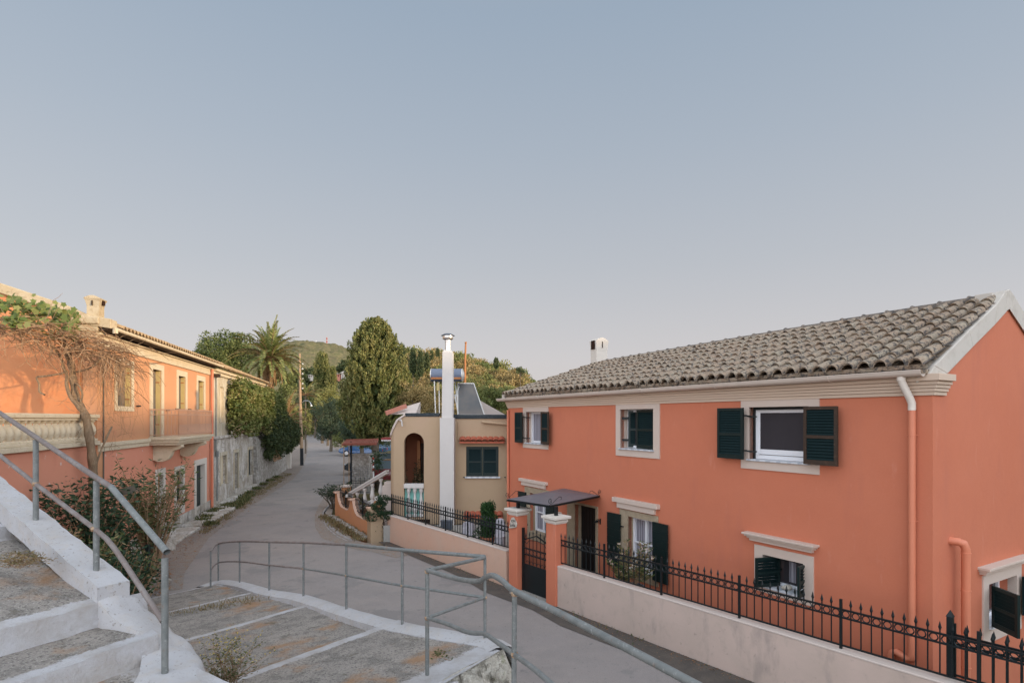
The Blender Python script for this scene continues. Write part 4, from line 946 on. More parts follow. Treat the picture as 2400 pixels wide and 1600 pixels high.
def dseg(p, a, b):
    ap = Vector((p.x-a.x, p.y-a.y)); ab = Vector((b.x-a.x, b.y-a.y)); t = max(0, min(1, ap.dot(ab)/max(ab.length_squared, 1e-9)))
    return (ap - ab*t).length
def smooth_path(pts, k=4):
    out = []; n = len(pts)
    for i in range(n-1):
        a_, b_, c_, d_ = pts[max(i-1,0)], pts[i], pts[i+1], pts[min(i+2,n-1)]
        for j in range(k):
            t = j/k; out.append(.5*((2*b_) + (c_-a_)*t + (2*a_-5*b_+4*c_-d_)*t*t + (3*b_-a_-3*c_+d_)*t**3))
    out.append(pts[-1]); return out
rd = Vector((-.58, -.81, 0)).normalized()
posts = [(511.8, 1275, 1364.8), (561.7, 1269.6, 1365.5), (631, 1271, 1381), (711.2, 1273, 1396), (811.7, 1278, 1424), (942.8, 1290.6, 1459.7), (1136.6, 1308, 1498.7), (1001.3, 1341, 1567.8)]
PB = []
for u, vt, vb_ in posts:
    Y = .9*F/(vb_-vt); PB.append(P(u, vb_, Y))
# kerb centreline of the ramp = posts 0..6 ; extend a little at the corner
kc = [p.copy() for p in PB[:7]]; kc[0].z = max(kc[0].z, .02)
Lr = [PZ(520, 1365, .03), PZ(606, 1383, .42), PZ(730, 1413, .82), PZ(908, 1461, 1.21)]
corner = PZ(1172, 1522, 1.43); nearc = PZ(1083, 1559, 1.44); near2 = PZ(1000, 1606, 1.44)
def kd(p): return min(dseg(p, kc[i], kc[i+1]) for i in range(len(kc)-1))
wdt = [.07, .12, .13, .14]
# rotate nosing directions so that their left ends match the photograph
Le = [PZ(395.7, 1392, .03), PZ(395.7, 1432, .42), PZ(425, 1500, .82), PZ(551, 1592, 1.19)]
nd = [(Le[i]-Lr[i]).normalized() for i in range(4)]
Rr = []   # right ends pushed out to the kerb's outer edge
outer = [Lr[i] - nd[i]*w_ for i, w_ in enumerate((.15, .16, .16, .18))]
stair = thing('ramp_stairs', 'broad stepped concrete ramp with whitewashed step edges and kerb, turning down to the road', 'steps', (0, 0, 0))
def kerbp(p): return 1.25 - kd(p)/.17*.75 if kd(p) < .3 else 0
for i in range(4):
    f0, f1 = outer[i], Lr[i]; z0 = Lr[i].z
    left0 = Lr[i] + nd[i]*4.6
    if i < 3: back_r = outer[i+1].copy(); back_l = Lr[i+1] + nd[i+1]*4.6; zb_ = Lr[i+1].z - .075
    else: back_r = corner.copy(); back_l = near2 + Vector((-1.15, -1.85, 0)); zb_ = 1.425
    a_, b_ = left0.copy(), outer[i].copy(); a_.z = b_.z = z0; c_, d_ = back_r, back_l; c_.z = zb_; d_.z = zb_
    li = i
    def pf(p, s_, t, li=li):
        e = dseg(p, Lr[li]+nd[li]*5, Lr[li]-nd[li]*1.0); pn = 1.3 - e/wdt[li]*.8 if e < .3 else 0
        if li == 3:
            e2 = min(dseg(p, corner, nearc), dseg(p, nearc, near2)); pn = max(pn, 1.3 - e2/.30*.8)
        return max(pn, kerbp(p), 0)
    surf('tread', (a_, b_, c_, d_), pf, res=.05, parent=stair)
    rs = MB(); 
    if i < 3:
        a2, b2 = Lr[i+1] + nd[i+1]*4.6, outer[i+1].copy(); a2.z = b2.z = Lr[i+1].z; rs.quad(a2, b2, b2-Vector((0,0,.2)), a2-Vector((0,0,.2)))
        rs.build('riser', M['whitewash'], stair)
# whitewashed kerb under the posts + retaining face to the road
mb = MB(); kz = [.03, .03, .24, .55, .80, 1.09, 1.28, 1.42, 1.44]; kpts = smooth_path([Vector((p.x, p.y, z)) for p, z in zip([PZ(470, 1374, .03)] + PB[:7] + [PZ(1178, 1514, 1.45)], kz)], 5)
rings = []
for i, p in enumerate(kpts):
    d_ = (kpts[min(i+1, len(kpts)-1)] - kpts[max(i-1, 0)]); d_.z = 0; d_.normalize(); n_ = Vector((-d_.y, d_.x, 0)); j = .02*(random.random()-.5); q_ = .012*(random.random()-.5)
    rings.append([p+n_*(.11+j)-Vector((0,0,.35)), p+n_*(.12+j)+Vector((0,0,-.02+q_)), p+n_*(.06)+Vector((0,0,.008+q_)), p-n_*.08+Vector((0,0,.006-q_)), p-n_*(.17+j)+Vector((0,0,-.03)), p-n_*(.18+j)-Vector((0,0,.30))])
mb.loft(rings, closed=False); mb.build('kerb', M['whitewash'], stair, smooth=True)
mb = MB()
mb.loft([[r_[0] + Vector((0,0,.2)), Vector((r_[0].x, r_[0].y, -.4))] for r_ in rings], closed=False)
mb.build('retaining_face', M['rock'], stair)
# whitewashed rock bank under the landing corner
def blob(name, c, r, m, n=22, amp=.22, seed=0, parent=None, sub=3, sc=3.0):
    bm = bmesh.new(); bmesh.ops.create_icosphere(bm, subdivisions=sub, radius=1)
    A = np.array([v.co[:] for v in bm.verts])
    k = vnoise(A[:,0]*2+A[:,2]*1.3+seed*7, A[:,1]*2-A[:,2]*.7+seed*3, 1/sc*2.2, seed) + .5*vnoise(A[:,0]*5+A[:,2]*3+seed, A[:,1]*5+A[:,2]*4, 1/sc*2.2, seed+1)
    for v, q in zip(bm.verts, k): v.co = Vector((v.co.x*r[0], v.co.y*r[1], v.co.z*r[2])) * (1 + amp*(q-.75))
    me = bpy.data.meshes.new(name); bm.to_mesh(me); bm.free(); me.materials.append(m)
    o = bpy.data.objects.new(name, me); COL.objects.link(o); o.location = c
    if parent: o.parent = parent
    return o
rk = [((1150, 1606, 5.72), (.20, .24, .215)), ((1100, 1640, 5.45), (.22, .26, .22)), ((1130, 1720, 5.3), (.26, .30, .30)), ((1178, 1690, 5.6), (.14, .22, .30)), ((1170, 1590, 5.95), (.10, .12, .13))]
bank = thing('rock_bank', 'rough limestone rocks under the whitewashed landing corner, by the railing bend', 'rocks', (0, 0, 0))
def bankface(name, t0, t1, m):
    e = [corner + Vector((.02, .05, 0)), nearc, near2, near2 + Vector((-.35, -.55, 0))]; out = Vector((.72, -.69, 0)); mb = MB(); rg = []; n = 26
    for i in range(int(t0*n), int(t1*n)+1):
        q = i/n*3; k = min(2, int(q)); p = e[k].lerp(e[k+1], q-k); ring = []
        for j in range(9):
            h = j/8; w = vnoise(np.array([p.x*3+h*1.3]), np.array([p.y*3+h*2.1]), .5, 4)[0]; w2 = vnoise(np.array([p.x*3+h*5]), np.array([p.y*3-h*4]), .22, 8)[0]
            ring.append(Vector((p.x, p.y, 1.425 - h*1.7)) + out*(.02 + (.10+.30*w+.12*w2)*min(1, h*3.5)*(1 if j else 0)) )
        rg.append(ring)
    mb.loft(rg, closed=False); return mb.build(name, M[m], bank)
bankface('bank_face', 0, .56, 'rock'); bankface('whitewashed_face', .54, 1, 'whitewash')
for i, (q, r_) in enumerate(rk):
    blob('rock', P(*q), r_, M['rock'], seed=i+1, parent=bank, sub=4, amp=.55, sc=4)
blob('whitewashed_edge', P(1042, 1690, 5.25), (.26, .40, .34), M['whitewash'], seed=9, parent=bank, sub=4, amp=.3)
# left flight
rr = Vector((.42, .91, 0)).normalized(); upd = Vector((-.86, .5, 0)).normalized()
lst = thing('left_stairs', 'near whitewashed concrete steps climbing to the left beside a sloping white kerb', 'steps', (0, 0, 0))
kA, kB = Vector((-4.6, 5.5, 2.87)), Vector((-3.58, 4.9, 2.545)); kd_ = (kB-kA).normalized(); kend = kB + kd_*.30; kst = kA - kd_*4.0
side = Vector((-kd_.y, kd_.x, 0)).normalized()   # towards the garden
if side.y < 0: side = -side
mb = MB()
def kpt(t): return kst.lerp(kend, t)
nseg = 60
for i in range(nseg):
    a_, b_ = kpt(i/nseg), kpt((i+1)/nseg)
    j0, j1 = .002*math.sin(i*.9)+.0015*math.sin(i*2.3), .002*math.sin((i+1)*.9)+.0015*math.sin((i+1)*2.3)
    o0, o1 = .125 + j0*2, .125 + j1*2; i0, i1 = .115 - j0, .115 - j1
    dn0 = Vector((0, 0, .9)); di = Vector((0, 0, .19))
    # top, inner face, outer face
    T = [a_+side*o0+Vector((0,0,j0)), b_+side*o1+Vector((0,0,j1)), b_-side*i1+Vector((0,0,j1)), a_-side*i0+Vector((0,0,j0))]
    mb.quad(T[3], T[2], T[1], T[0]); mb.quad(T[3]-di, T[2]-di, T[2], T[3]); mb.quad(T[0], T[1], T[1]-dn0, T[0]-dn0)
a_ = kpt(1); mb.quad(a_-side*.115-Vector((0,0,.22)), a_+side*.125-Vector((0,0,.22)), a_+side*.125, a_-side*.115)
mb.build('kerb', M['whitewash'], lst, bevel=.012)
def onk(X): pass
nos = []  # nosing points at kerb side and z
n1, n2 = Vector((-3.37, 4.69, 2.335)), Vector((-2.86, 4.40, 2.145))
n0 = kA + Vector((-.35, .13, 0)); n0.z = 2.80
plist = [(n1, 2.335, 2.155, n0, 2.665), (n2, 2.14, 1.965, n1, 2.155)]
def lf(p, lines, w_):
    return max([1.25 - dseg(p, a, b)/w_*.75 for a, b in lines] + [0])
kline = (kst - side*.11, kend - side*.1)
w0 = n1 - rr*4; w2 = n0 - rr*4
bn = [Vector((-3.28, 4.75, 0)), Vector((-3.38, 5.24, 0)), Vector((-3.0, 5.1, 0)), Vector((-2.75, 4.85, 0)), Vector((-2.30, 4.24, 0)), Vector((-2.1, 3.6, 0))]
# big sloping tread between n0 and n1
def q_(p, z): return Vector((p.x, p.y, z))
surf('tread', (q_(n1 - rr*3.2, 2.335), q_(n1 + rr*.02, 2.335), q_(n0 + rr*.02, 2.665), q_(n0 - rr*3.2, 2.665)), lambda p, s, t: lf(p, [(n1-rr*4, n1)], .13) if t < .5 else lf(p, [(n0-rr*4, n0)], .035) if True else 0, parent=lst, res=.04)
# upper tread
n_1 = n0 + upd*1.6; 
surf('tread', (q_(n0 - rr*3.2, 2.79), q_(n0 + rr*.02, 2.79), q_(n_1 + rr*.02, 3.15), q_(n_1 - rr*3.2, 3.15)), lambda p, s, t: lf(p, [(n0-rr*4, n0)], .12), parent=lst, res=.05)
surf('riser', (q_(n0 - rr*3.2, 2.64), q_(n0 + rr*.02, 2.64), q_(n0 + rr*.02 + upd*.005, 2.79), q_(n0 - rr*3.2 + upd*.005, 2.79)), lambda p, s, t: 1.0, parent=lst, res=.05)
def rise(nn, za, zb_, name='riser', ex=.35): 
    surf(name, (q_(nn - rr*3.2 - upd*.04, za), q_(nn + rr*ex - upd*.04, za), q_(nn + rr*ex, zb_), q_(nn - rr*3.2, zb_)), lambda p, s, t: .95, parent=lst, res=.04, rough=.02)
rise(n1, 2.13, 2.337); rise(n2, 1.93, 2.142, ex=.12)
surf('tread', (q_(n2 - rr*3.2, 2.14), q_(n2 + rr*.13, 2.14), q_(n1 + rr*.26, 2.155), q_(n1 - rr*3.2, 2.155)), lambda p, s, t: max(lf(p, [(n2-rr*4, n2+rr*1)], .13), lf(p, [(n1 + rr*.35, n2 + rr*.35)], .30)), parent=lst, res=.04)
# whitewashed side mass following the outline
mb = MB(); ol = [PZ(273,1381,2.40), PZ(305,1396,2.33), PZ(322,1405,2.28), PZ(338,1425,2.2), PZ(365,1442,2.15), PZ(395,1470,2.07), PZ(430,1500,1.99), PZ(447,1518,1.95), PZ(462,1552,1.93), PZ(477,1600,1.92), PZ(486,1680,1.9)]
il = [Vector((-3.45, 4.66, 2.37)), Vector((-3.40, 4.62, 2.34)), Vector((-3.33, 4.58, 2.30)), Vector((-3.25, 4.55, 2.24)), Vector((-3.1, 4.5, 2.19)), Vector((-2.95, 4.45, 2.15)), Vector((-2.85, 4.3, 2.0)), Vector((-2.75, 4.1, 1.955)), Vector((-2.7, 3.9, 1.94)), Vector((-2.7, 3.7, 1.93)), Vector((-2.7, 3.3, 1.92))]
ringsL = []
for a_, b_ in zip(il, ol):
    ring = [a_.lerp(b_, k/8) + Vector((0, 0, .035*math.sin(k/8*math.pi) - (.30 if k == 0 else 0))) for k in range(9)] + [b_ + Vector((.02, .03, -.05)), b_ + Vector((.03, .05, -.2)), b_ + Vector((.0, .05, -.9))]
    ringsL.append(ring)
fine = []
for i in range(len(ringsL)-1):
    for k in range(5): fine.append([p.lerp(q2, k/5) for p, q2 in zip(ringsL[i], ringsL[i+1])])
fine.append(ringsL[-1])
for i, rg in enumerate(fine):
    for k, p in enumerate(rg):
        e = float(vnoise(np.array([p.x*1.0]), np.array([p.y*1.0]), .12)[0]) - .5; p.z += .018*e
        if k > 6: p.x += .05*e; p.y += .04*e
mb.loft(fine, closed=False); mb.build('whitewashed_side', M['whitewash'], lst, smooth=True)
surf('tread', (q_(n2 - rr*3.4 - upd*2.2, 1.90), q_(n2 + rr*.2 - upd*1.2, 1.90), q_(n2 + rr*.2, 1.955), q_(n2 - rr*3.4, 1.955)), lambda p, s, t: lf(p, [(n2+rr*.2-upd*2, n2+rr*.2)], .35), parent=lst, res=.05)
sheet('platform', [Vector(p) for p in ((-9, -5, 0), (-2.3, -5, 0), (3, -5, 0), (1.2, 2.2, 0), (.1, 3.5, 0), (-.7, 4.0, 0), (-2.2, 3.6, 0), (-3.5, 3.0, 0))], 1.88, M['concrete'])
# ---------------------------------------------------------------- railings
def rail_thing(label): return thing('pipe_railing', label, 'railing', (0, 0, 0))
r1 = rail_thing('grey pipe railing with many posts along the outer kerb of the ramp')
TOP = [p + Vector((0, 0, .9)) for p in PB]; p0t = PZ(493.7, 1292, .86); MID = [p + Vector((0, 0, .47)) for p in PB]
for i, p in enumerate(PB[:7]):
    mb = MB(); mb.tube([p - Vector((0, 0, .16)), TOP[i]], .0175, 10); mb.build('post', M['galv'], r1, smooth=True)
mb = MB(); mb.tube([Vector((p0t.x, p0t.y, -.02)), p0t], .0175, 10); mb.build('post', M['galv'], r1, smooth=True)
T7 = TOP[6] + Vector((0, 0, .02))
mb = MB(); mb.tube(smooth_path([p0t] + [t_ + Vector((0,0,.015)) for t_ in TOP[:5]]), .021, 10); mb.build('handrail', M['galv_rust'], r1, smooth=True)
mb = MB(); mb.tube(smooth_path([t_ + Vector((0,0,.015)) for t_ in TOP[4:6]] + [T7]), .0225, 10); mb.build('handrail', M['galv'], r1, smooth=True)
mb = MB(); mb.tube(smooth_path([p0t - Vector((0,0,.42))] + MID[:4]), .0165, 9); mb.build('mid_rail', M['galv_rust'], r1, smooth=True)
mb = MB(); mb.tube(smooth_path(MID[3:7]), .0165, 9); mb.build('mid_rail', M['galv'], r1, smooth=True)
mb = MB()
for i in (3, 4, 5, 6): mb.lathe([(.02, -.014), (.025, 0), (.02, .014)], MID[i], 8)
mb.build('weld', M['weld'], r1)
r2 = rail_thing('near grey pipe handrail running from the landing corner down the lower right of the picture')
T8 = P(1001.3, 1336, 5.3); M8 = P(1001.3, 1447, 5.3)
mb = MB(); mb.tube([P(1001.3, 1568, 5.3) - Vector((0,0,.05)), T8 - Vector((0,0,.02))], .019, 10); mb.build('post', M['galv'], r2, smooth=True)
mb = MB(); mb.tube([T7 + Vector((0,0,-.01)), T8 + Vector((.02, .02, 0))], .0195, 10); mb.build('handrail', M['galv'], r2, smooth=True)
mb = MB(); mb.tube([MID[6], M8], .0165, 10); mb.build('mid_rail', M['galv'], r2, smooth=True)
hp = [T8, P(1050, 1350, 4.95), P(1085, 1358, 4.7), P(1122, 1361, 4.45), P(1138, 1352, 4.3), P(1156, 1348, 4.15), P(1180, 1362, 4.0), P(1206, 1384, 3.8), P(1310, 1435, 3.35), P(1420, 1492, 2.98), P(1520, 1544.5, 2.70), P(1622, 1599, 2.48), P(1800, 1695, 2.12), P(2300, 1960, 1.55)]
mb = MB(); mb.tube(smooth_path(hp), .021, 12); mb.build('handrail', M['galv'], r2, smooth=True)
mp = [M8, P(1050, 1462, 4.95), P(1085, 1477, 4.7), P(1110, 1483, 4.55), P(1135, 1484, 4.4), P(1160, 1500, 4.15), P(1206, 1533, 3.8), P(1250, 1565, 3.5), P(1292, 1601, 3.28), P(1450, 1740, 2.7)]
mb = MB(); mb.tube(smooth_path(mp), .018, 12); mb.build('mid_rail', M['galv'], r2, smooth=True)
mb = MB(); mb.tube([P(1204, 1700, 3.8), P(1206, 1392, 3.8)], .0175, 12); mb.build('post', M['galv'], r2, smooth=True)
mb = MB(); [mb.lathe([(.021, -.016), (.026, 0), (.021, .016)], p_, 8) for p_ in (M8, T8 - Vector((0,0,.01)), P(1206, 1533, 3.8), P(1206, 1390, 3.8))]; mb.build('weld', M['weld'], r2)
r3 = rail_thing('thick pipe railing on the white kerb of the left steps, its end cut open')
tA, tB, tC = P(84, 1024, 5.5), P(225.8, 1119, 4.9), P(386.5, 1300, 4.2)
bend = P(261, 1141, 4.74)
ext = tA + (tA - tB).normalized()*5
mb = MB(); mb.tube([ext, tA, tB, bend], .0225, 14); mb.build('handrail', M['galv_rust'], r3, smooth=True)
endp = P(391, 1293, 4.16)
mb = MB(); mb.tube([bend, bend.lerp(endp, .5), endp], .0245, 14, cap=False); mb.tube([endp, bend.lerp(endp, .6)], .021, 12, cap=False); mb.build('handrail', M['galv'], r3, smooth=True)
for u, vt, vb_, Y, r_ in ((84, 1030, 1222, 5.5, .0235), (225.8, 1126, 1338, 4.9, .0235), (386.5, 1308, 1596, 4.2, .0235)):
    mb = MB(); mb.tube([P(u, vb_+3, Y), P(u, vt, Y)], r_, 14); mb.build('post', M['galv'], r3, smooth=True)
lo_ = [P(-60, 1022, 6.1), P(0, 1067, 5.85), P(84, 1134, 5.5), P(222, 1238.5, 4.9), P(250, 1262, 4.78), P(268, 1284, 4.7), P(288, 1313, 4.62), P(382, 1455, 4.22)]
mb = MB(); mb.tube(lo_, .0205, 12); mb.build('mid_rail', M['galv_rust'], r3, smooth=True)
mb = MB(); [mb.lathe([(.026, -.02), (.032, 0), (.026, .02)], p_, 8) for p_ in (P(84, 1134, 5.5), P(222, 1238.5, 4.9))]; mb.build('weld', M['weld'], r3)
# ================================================================ ochre house
YH = 18.15
oh = thing('ochre_house', 'flat-roofed ochre house with an arched porch and a white chimney shaft', 'house', (0, 0, 0))
def X(u, Y=YH): return (u-CX)/F*Y
def Zv(v, Y=YH): return H - (v-HY)/F*Y
xr, xl, xc = -.12, X(913.5, 17.9), X(1030)
# right section wall with window hole
win = [X(1092.5), X(1168.5), Zv(1116), Zv(1046)]
mb = MB(); mb.wall(X(1062), xr, -.4, Zv(980), YH, YH+.3, [win]); 
# left section: bulging front with arch (arch cut as polygon strips)
YA = 18.0
ax0, ax1 = X(947, YA), X(993.5, YA); acx = (ax0+ax1)/2; ar = (ax1-ax0)/2; spring = Zv(1014, YA) - ar
xa0, xa1 = X(924, YA), X(1030, YA); zt = Zv(975, YA); zsill = Zv(1133, YA)
def fy(x): # rounded shoulder at the left
    return YA
mb.quad((xa0, YA, -.4), (ax0, YA, -.4), (ax0, YA, zt-.0), (xa0, YA, zt-.25))
mb.quad((ax1, YA, -.4), (xa1, YA, -.4), (xa1, YA, zt), (ax1, YA, zt))
mb.quad((ax0, YA, -.4), (ax1, YA, -.4), (ax1, YA, .72), (ax0, YA, .72))
ns = 16
for i in range(ns):
    a0, a1 = math.pi - math.pi*i/ns, math.pi - math.pi*(i+1)/ns
    p_, q2 = (acx+ar*math.cos(a0), spring+ar*math.sin(a0)), (acx+ar*math.cos(a1), spring+ar*math.sin(a1))
    mb.quad((p_[0], YA, p_[1]), (q2[0], YA, q2[1]), (q2[0], YA, zt), (p_[0], YA, zt))
    mb.quad((p_[0], YA, p_[1]), (p_[0], YA+.2, p_[1]), (q2[0], YA+.2, q2[1]), (q2[0], YA, q2[1]))
mb.quad((ax0, YA, .72), (ax0, YA+.2, .72), (ax0, YA+.2, spring), (ax0, YA, spring)); mb.quad((ax1, YA, .72), (ax1, YA, spring), (ax1, YA+.2, spring), (ax1, YA+.2, .72))
# side faces (rounded corner) on the left
cyl = [(xa0, YA), (xa0-.05, YA+.03), (xa0-.12, YA+.12), (xa0-.16, YA+.25), (xa0-.17, YA+.45), (xa0-.17, 26)]
ztl = zt-.25
for i in range(len(cyl)-1):
    (x0_, y0_), (x1_, y1_) = cyl[i], cyl[i+1]; za, zb_ = ztl - .12*i if i < 4 else ztl-.4, ztl - .12*(i+1) if i+1 < 4 else ztl-.4
    mb.quad((x1_, y1_, -.4), (x0_, y0_, -.4), (x0_, y0_, za), (x1_, y1_, zb_))
mb.quad((xa1, YA, -.4), (X(1062), YH, -.4), (X(1062), YH, zt), (xa1, YA, zt))
mb.build('wall', M['yellow'], oh)
mb = MB(); mb.box(xa0+.0, xr, YH+.02, 26, 3.62, 3.72); mb.build('roof', M['tar'], oh)
# parapet coping (black)
mb = MB(); mb.box(X(952), X(1031), YA-.03, YA+.25, zt-.01, zt+.10); mb.box(X(1062), xr-.0, YH-.04, YH+.28, Zv(980)-.01, Zv(980)+.12); mb.build('parapet_coping', M['tar'], oh, bevel=.015)
mb = MB(); pth = [(xa0-.17, YA+.3, ztl-.42), (xa0-.12, YA+.08, ztl-.33), (xa0-.03, YA-.02, ztl-.12), (xa0+.10, YA-.03, ztl+.13), (xa0+.28, YA-.03, zt+.0), (X(952), YA-.03, zt+.05)]
mb.tube([Vector(p_) for p_ in pth], .032, 6); mb.build('coping_edge', M['wallcap'], oh)
# porch interior
mb = MB(); yb = YA+1.6
mb.quad((ax0-.22, yb, -.3), (ax1+.6, yb, -.3), (ax1+.6, yb, zt-.3), (ax0-.22, yb, zt-.3)); mb.quad((ax1+.12, YA+.21, -.3), (ax1+.12, YA+.21, zt), (ax1+.12, yb, zt), (ax1+.12, yb, -.3)); mb.quad((ax0-.22, YA+.21, -.3), (ax0-.22, yb, -.3), (ax0-.22, yb, zt-.3), (ax0-.22, YA+.21, zt-.3)); mb.quad((ax0-.22, YA+.2, .6), (ax1+.6, YA+.2, .6), (ax1+.6, yb, .6), (ax0-.22, yb, .6))
mb.quad((ax0-.22, YA+.2, spring+ar+.15), (ax0-.22, yb, spring+ar+.15), (ax1+.6, yb, spring+ar+.15), (ax1+.6, YA+.2, spring+ar+.15))
mb.build('porch_wall', M['redroom'], oh)
mb = MB(); xd = X(980, yb); mb.box(xd, xd+.10, yb-.2, yb-.01, .6, 3.1); mb.box(xd+.42, xd+.5, yb-.2, yb-.01, .6, 3.05); mb.build('door_frame', M['peach'], oh)
mb = MB(); mb.box(xd+.10, xd+.42, yb-.1, yb-.06, .6, 3.0); mb.build('door', M['brown_wood'], oh)
# porch balustrade
def baluster_prof(h, r=.07):
    return [(r*.95, 0), (r*.95, h*.07), (r*.5, h*.10), (r*.95, h*.22), (r*1.0, h*.32), (r*.75, h*.5), (r*.45, h*.72), (r*.4, h*.80), (r*.6, h*.86), (r*.8, h*.9), (r*.8, h)]
bl = MB(); bl.box(ax0, ax1, YA-.06, YA+.14, zsill-.14, zsill); bo = bl.build('porch_balustrade', M['shaft'], oh, bevel=.008)
hb = zsill-.14-.74
for i in range(3):
    mb = MB(); mb.lathe(baluster_prof(hb, .085), (ax0 + (ax1-ax0)*(i+.72)/3.2, YA+.03, .74), 12); mb.build('baluster', M['shaft'], bo, smooth=True)
mb = MB(); mb.box(ax0, ax1, YA+.13, YA+.15, .72, zsill-.14); mb.build('turquoise_panel', M['turq'], oh)
mb = MB(); mb.box(ax0+.02, X(1007, YA), YA-.02, YA+.0, .32, .66); mb.build('lower_opening', M['darkroom'], oh)
mb = MB(); mb.box(ax0+.02, X(1007, YA), YA-.12, YA-.02, .26, .33); mb.build('ledge', M['shaft'], oh)
# shaft
sx0, sx1 = X(1030.5, 17.75), X(1064, 17.75); YS = 17.75
mb = MB(); mb.box(sx0, sx1, YS, YS+.7, -.4, Zv(979, YS)); s_ = mb.build('chimney', M['shaft'], oh, bevel=.01)
mb = MB(); ux0, ux1 = X(1034.5, YS), X(1060.5, YS); zc_ = Zv(824, YS)
mb.loft([[Vector((ux0, YS+.08, Zv(979, YS))), Vector((ux1, YS+.08, Zv(979, YS))), Vector((ux1, YS+.5, Zv(979, YS))), Vector((ux0, YS+.5, Zv(979, YS)))],
         [Vector((ux0+.02, YS+.09, zc_)), Vector((ux1-.005, YS+.09, zc_)), Vector((ux1-.005, YS+.45, zc_)), Vector((ux0+.02, YS+.45, zc_))],
         [Vector((ux0+.07, YS+.12, zc_+.07)), Vector((ux1-.07, YS+.12, zc_+.07)), Vector((ux1-.07, YS+.4, zc_+.07)), Vector((ux0+.07, YS+.4, zc_+.07))]], cap=True)
mb.build('upper_shaft', M['shaft'], s_, bevel=.008)
mb = MB(); fc = ((ux0+ux1)/2, YS+.27, 0); zf = zc_+.06
mb.lathe([(.09, zf), (.09, zf+.28), (.10, zf+.29), (.10, zf+.33)], fc, 18); mb.lathe([(.10, zf+.33), (.165, zf+.37), (.17, zf+.385), (.17, zf+.47), (.15, zf+.47)], fc, 18); fl = mb.build('flue_pipe', M['steel'], s_, smooth=True)
mb = MB(); mb.lathe([(.215, zf+.475), (.22, zf+.48), (.12, zf+.535), (.01, zf+.555)], fc, 20); mb.build('rain_cap', M['darkmetal'], fl, smooth=True)
# window, awning
mb = MB(); mb.frame(win[0], win[1], win[2], win[3], .035, YH+.02, YH+.10); mb.build('window', M['green'], oh)
for k in (0, 1):
    wv = (win[1]-win[0]-.07)/2; shutter(oh, wv-.004, win[3]-win[2]-.075, (win[0]+.035+k*(wv+.004), YH+.05, win[2]+.037), 0, edge='green')
mb = MB(); mb.box(win[0]-.03, win[1]+.05, YH-.07, YH+.05, win[2]-.05, win[2]-.002); mb.build('sill', M['marble'], oh)
def tile_awning(x0, x1, z, n, parent, dep=.24):
    mb = MB(); w_ = (x1-x0)/n
    for i in range(n):
        c_ = x0+(i+.5)*w_; ra = [[Vector((c_+w_*.56*math.cos(a), y_, z+zz+w_*.42*math.sin(a))) for a in np.linspace(-.15, math.pi+.15, 9)] for y_, zz in ((YH-dep, 0), (YH+.01, .09))]
        mb.loft(ra, closed=False)
        rb = [[Vector((c_+w_*.56*math.cos(a), y_, z+zz-.015+w_*.36*math.sin(a))) for a in np.linspace(-.15, math.pi+.15, 9)] for y_, zz in ((YH-dep, 0), (YH+.01, .09))]
        mb.loft(rb, closed=False)
    mb.box(x0, x1, YH-dep+.03, YH+.01, z-.06, z-.0)
    return mb.build('tile_awning', M['terracotta'], parent)
tile_awning(X(1076.5, YH-.2), X(1182, YH-.2), Zv(1034, YH-.2), 8, oh); tile_awning(X(1088), X(1178), Zv(1208), 7, oh, .2)
mb = MB(); mb.tube([(X(1131), YH-.05, Zv(988)), (X(1134), YH-.09, Zv(988.5)), (xr, YH-.09, Zv(994))], .042, 10); mb.tube([(X(1074), YH-.03, Zv(988)), (X(1074), YH-.03, Zv(1031))], .02, 8); mb.build('wall_pipe', M['yellow'], oh, smooth=True)
mb = MB(); mb.box(xr-.01, xr+.0, 17.5, YH, -.3, 3.9)
mb = MB(); mb.tube([(X(941), YA-.05, Zv(985)), (X(943), YA-.09, Zv(983)), (X(945), YA-.09, Zv(988)), (X(946), YA-.09, Zv(998))], .022, 8); mb.tube([(X(940.5), YA-.03, Zv(984)), (X(943), YA-.06, Zv(986))], .03, 8); mb.build('wall_spout', M['shaft'], oh, smooth=True)
for u_ in (1086, 1182):
    mb = MB(); mb.bar((X(u_), YH-.06, Zv(1117)), (X(u_)+.05, YH-.06, Zv(1118)), .02, .03); mb.bar((X(u_)+.025, YH, Zv(1117)), (X(u_)+.025, YH-.07, Zv(1117)), .015, .015); mb.build('shutter_catch', M['iron'], oh)
# rear sloping roofs
mb = MB(); y_ = 22.5
mb.hexa([P(905, 972, 20), P(975, 968, 20), P(985, 968, 25), P(920, 968, 25), P(905, 965, 20), P(985, 942, 21), P(986, 944, 25), P(925, 962, 25)]); mb.build('side_roof', M['wallcap'], oh)
mb = MB(); mb.bar(P(904, 968, 19.9), P(952, 951, 20.2), .15, .15); mb.build('roof_edge', M['roofpink'], oh)
mb = MB(); mb.hexa([P(1100, 985, 21), P(1200, 985, 21), P(1200, 985, 24), P(1100, 985, 24), P(1125, 938, 21), P(1185, 972, 21), P(1185, 972, 24), P(1125, 938, 24)]); mb.build('roof_vault', M['wallcap'], oh)
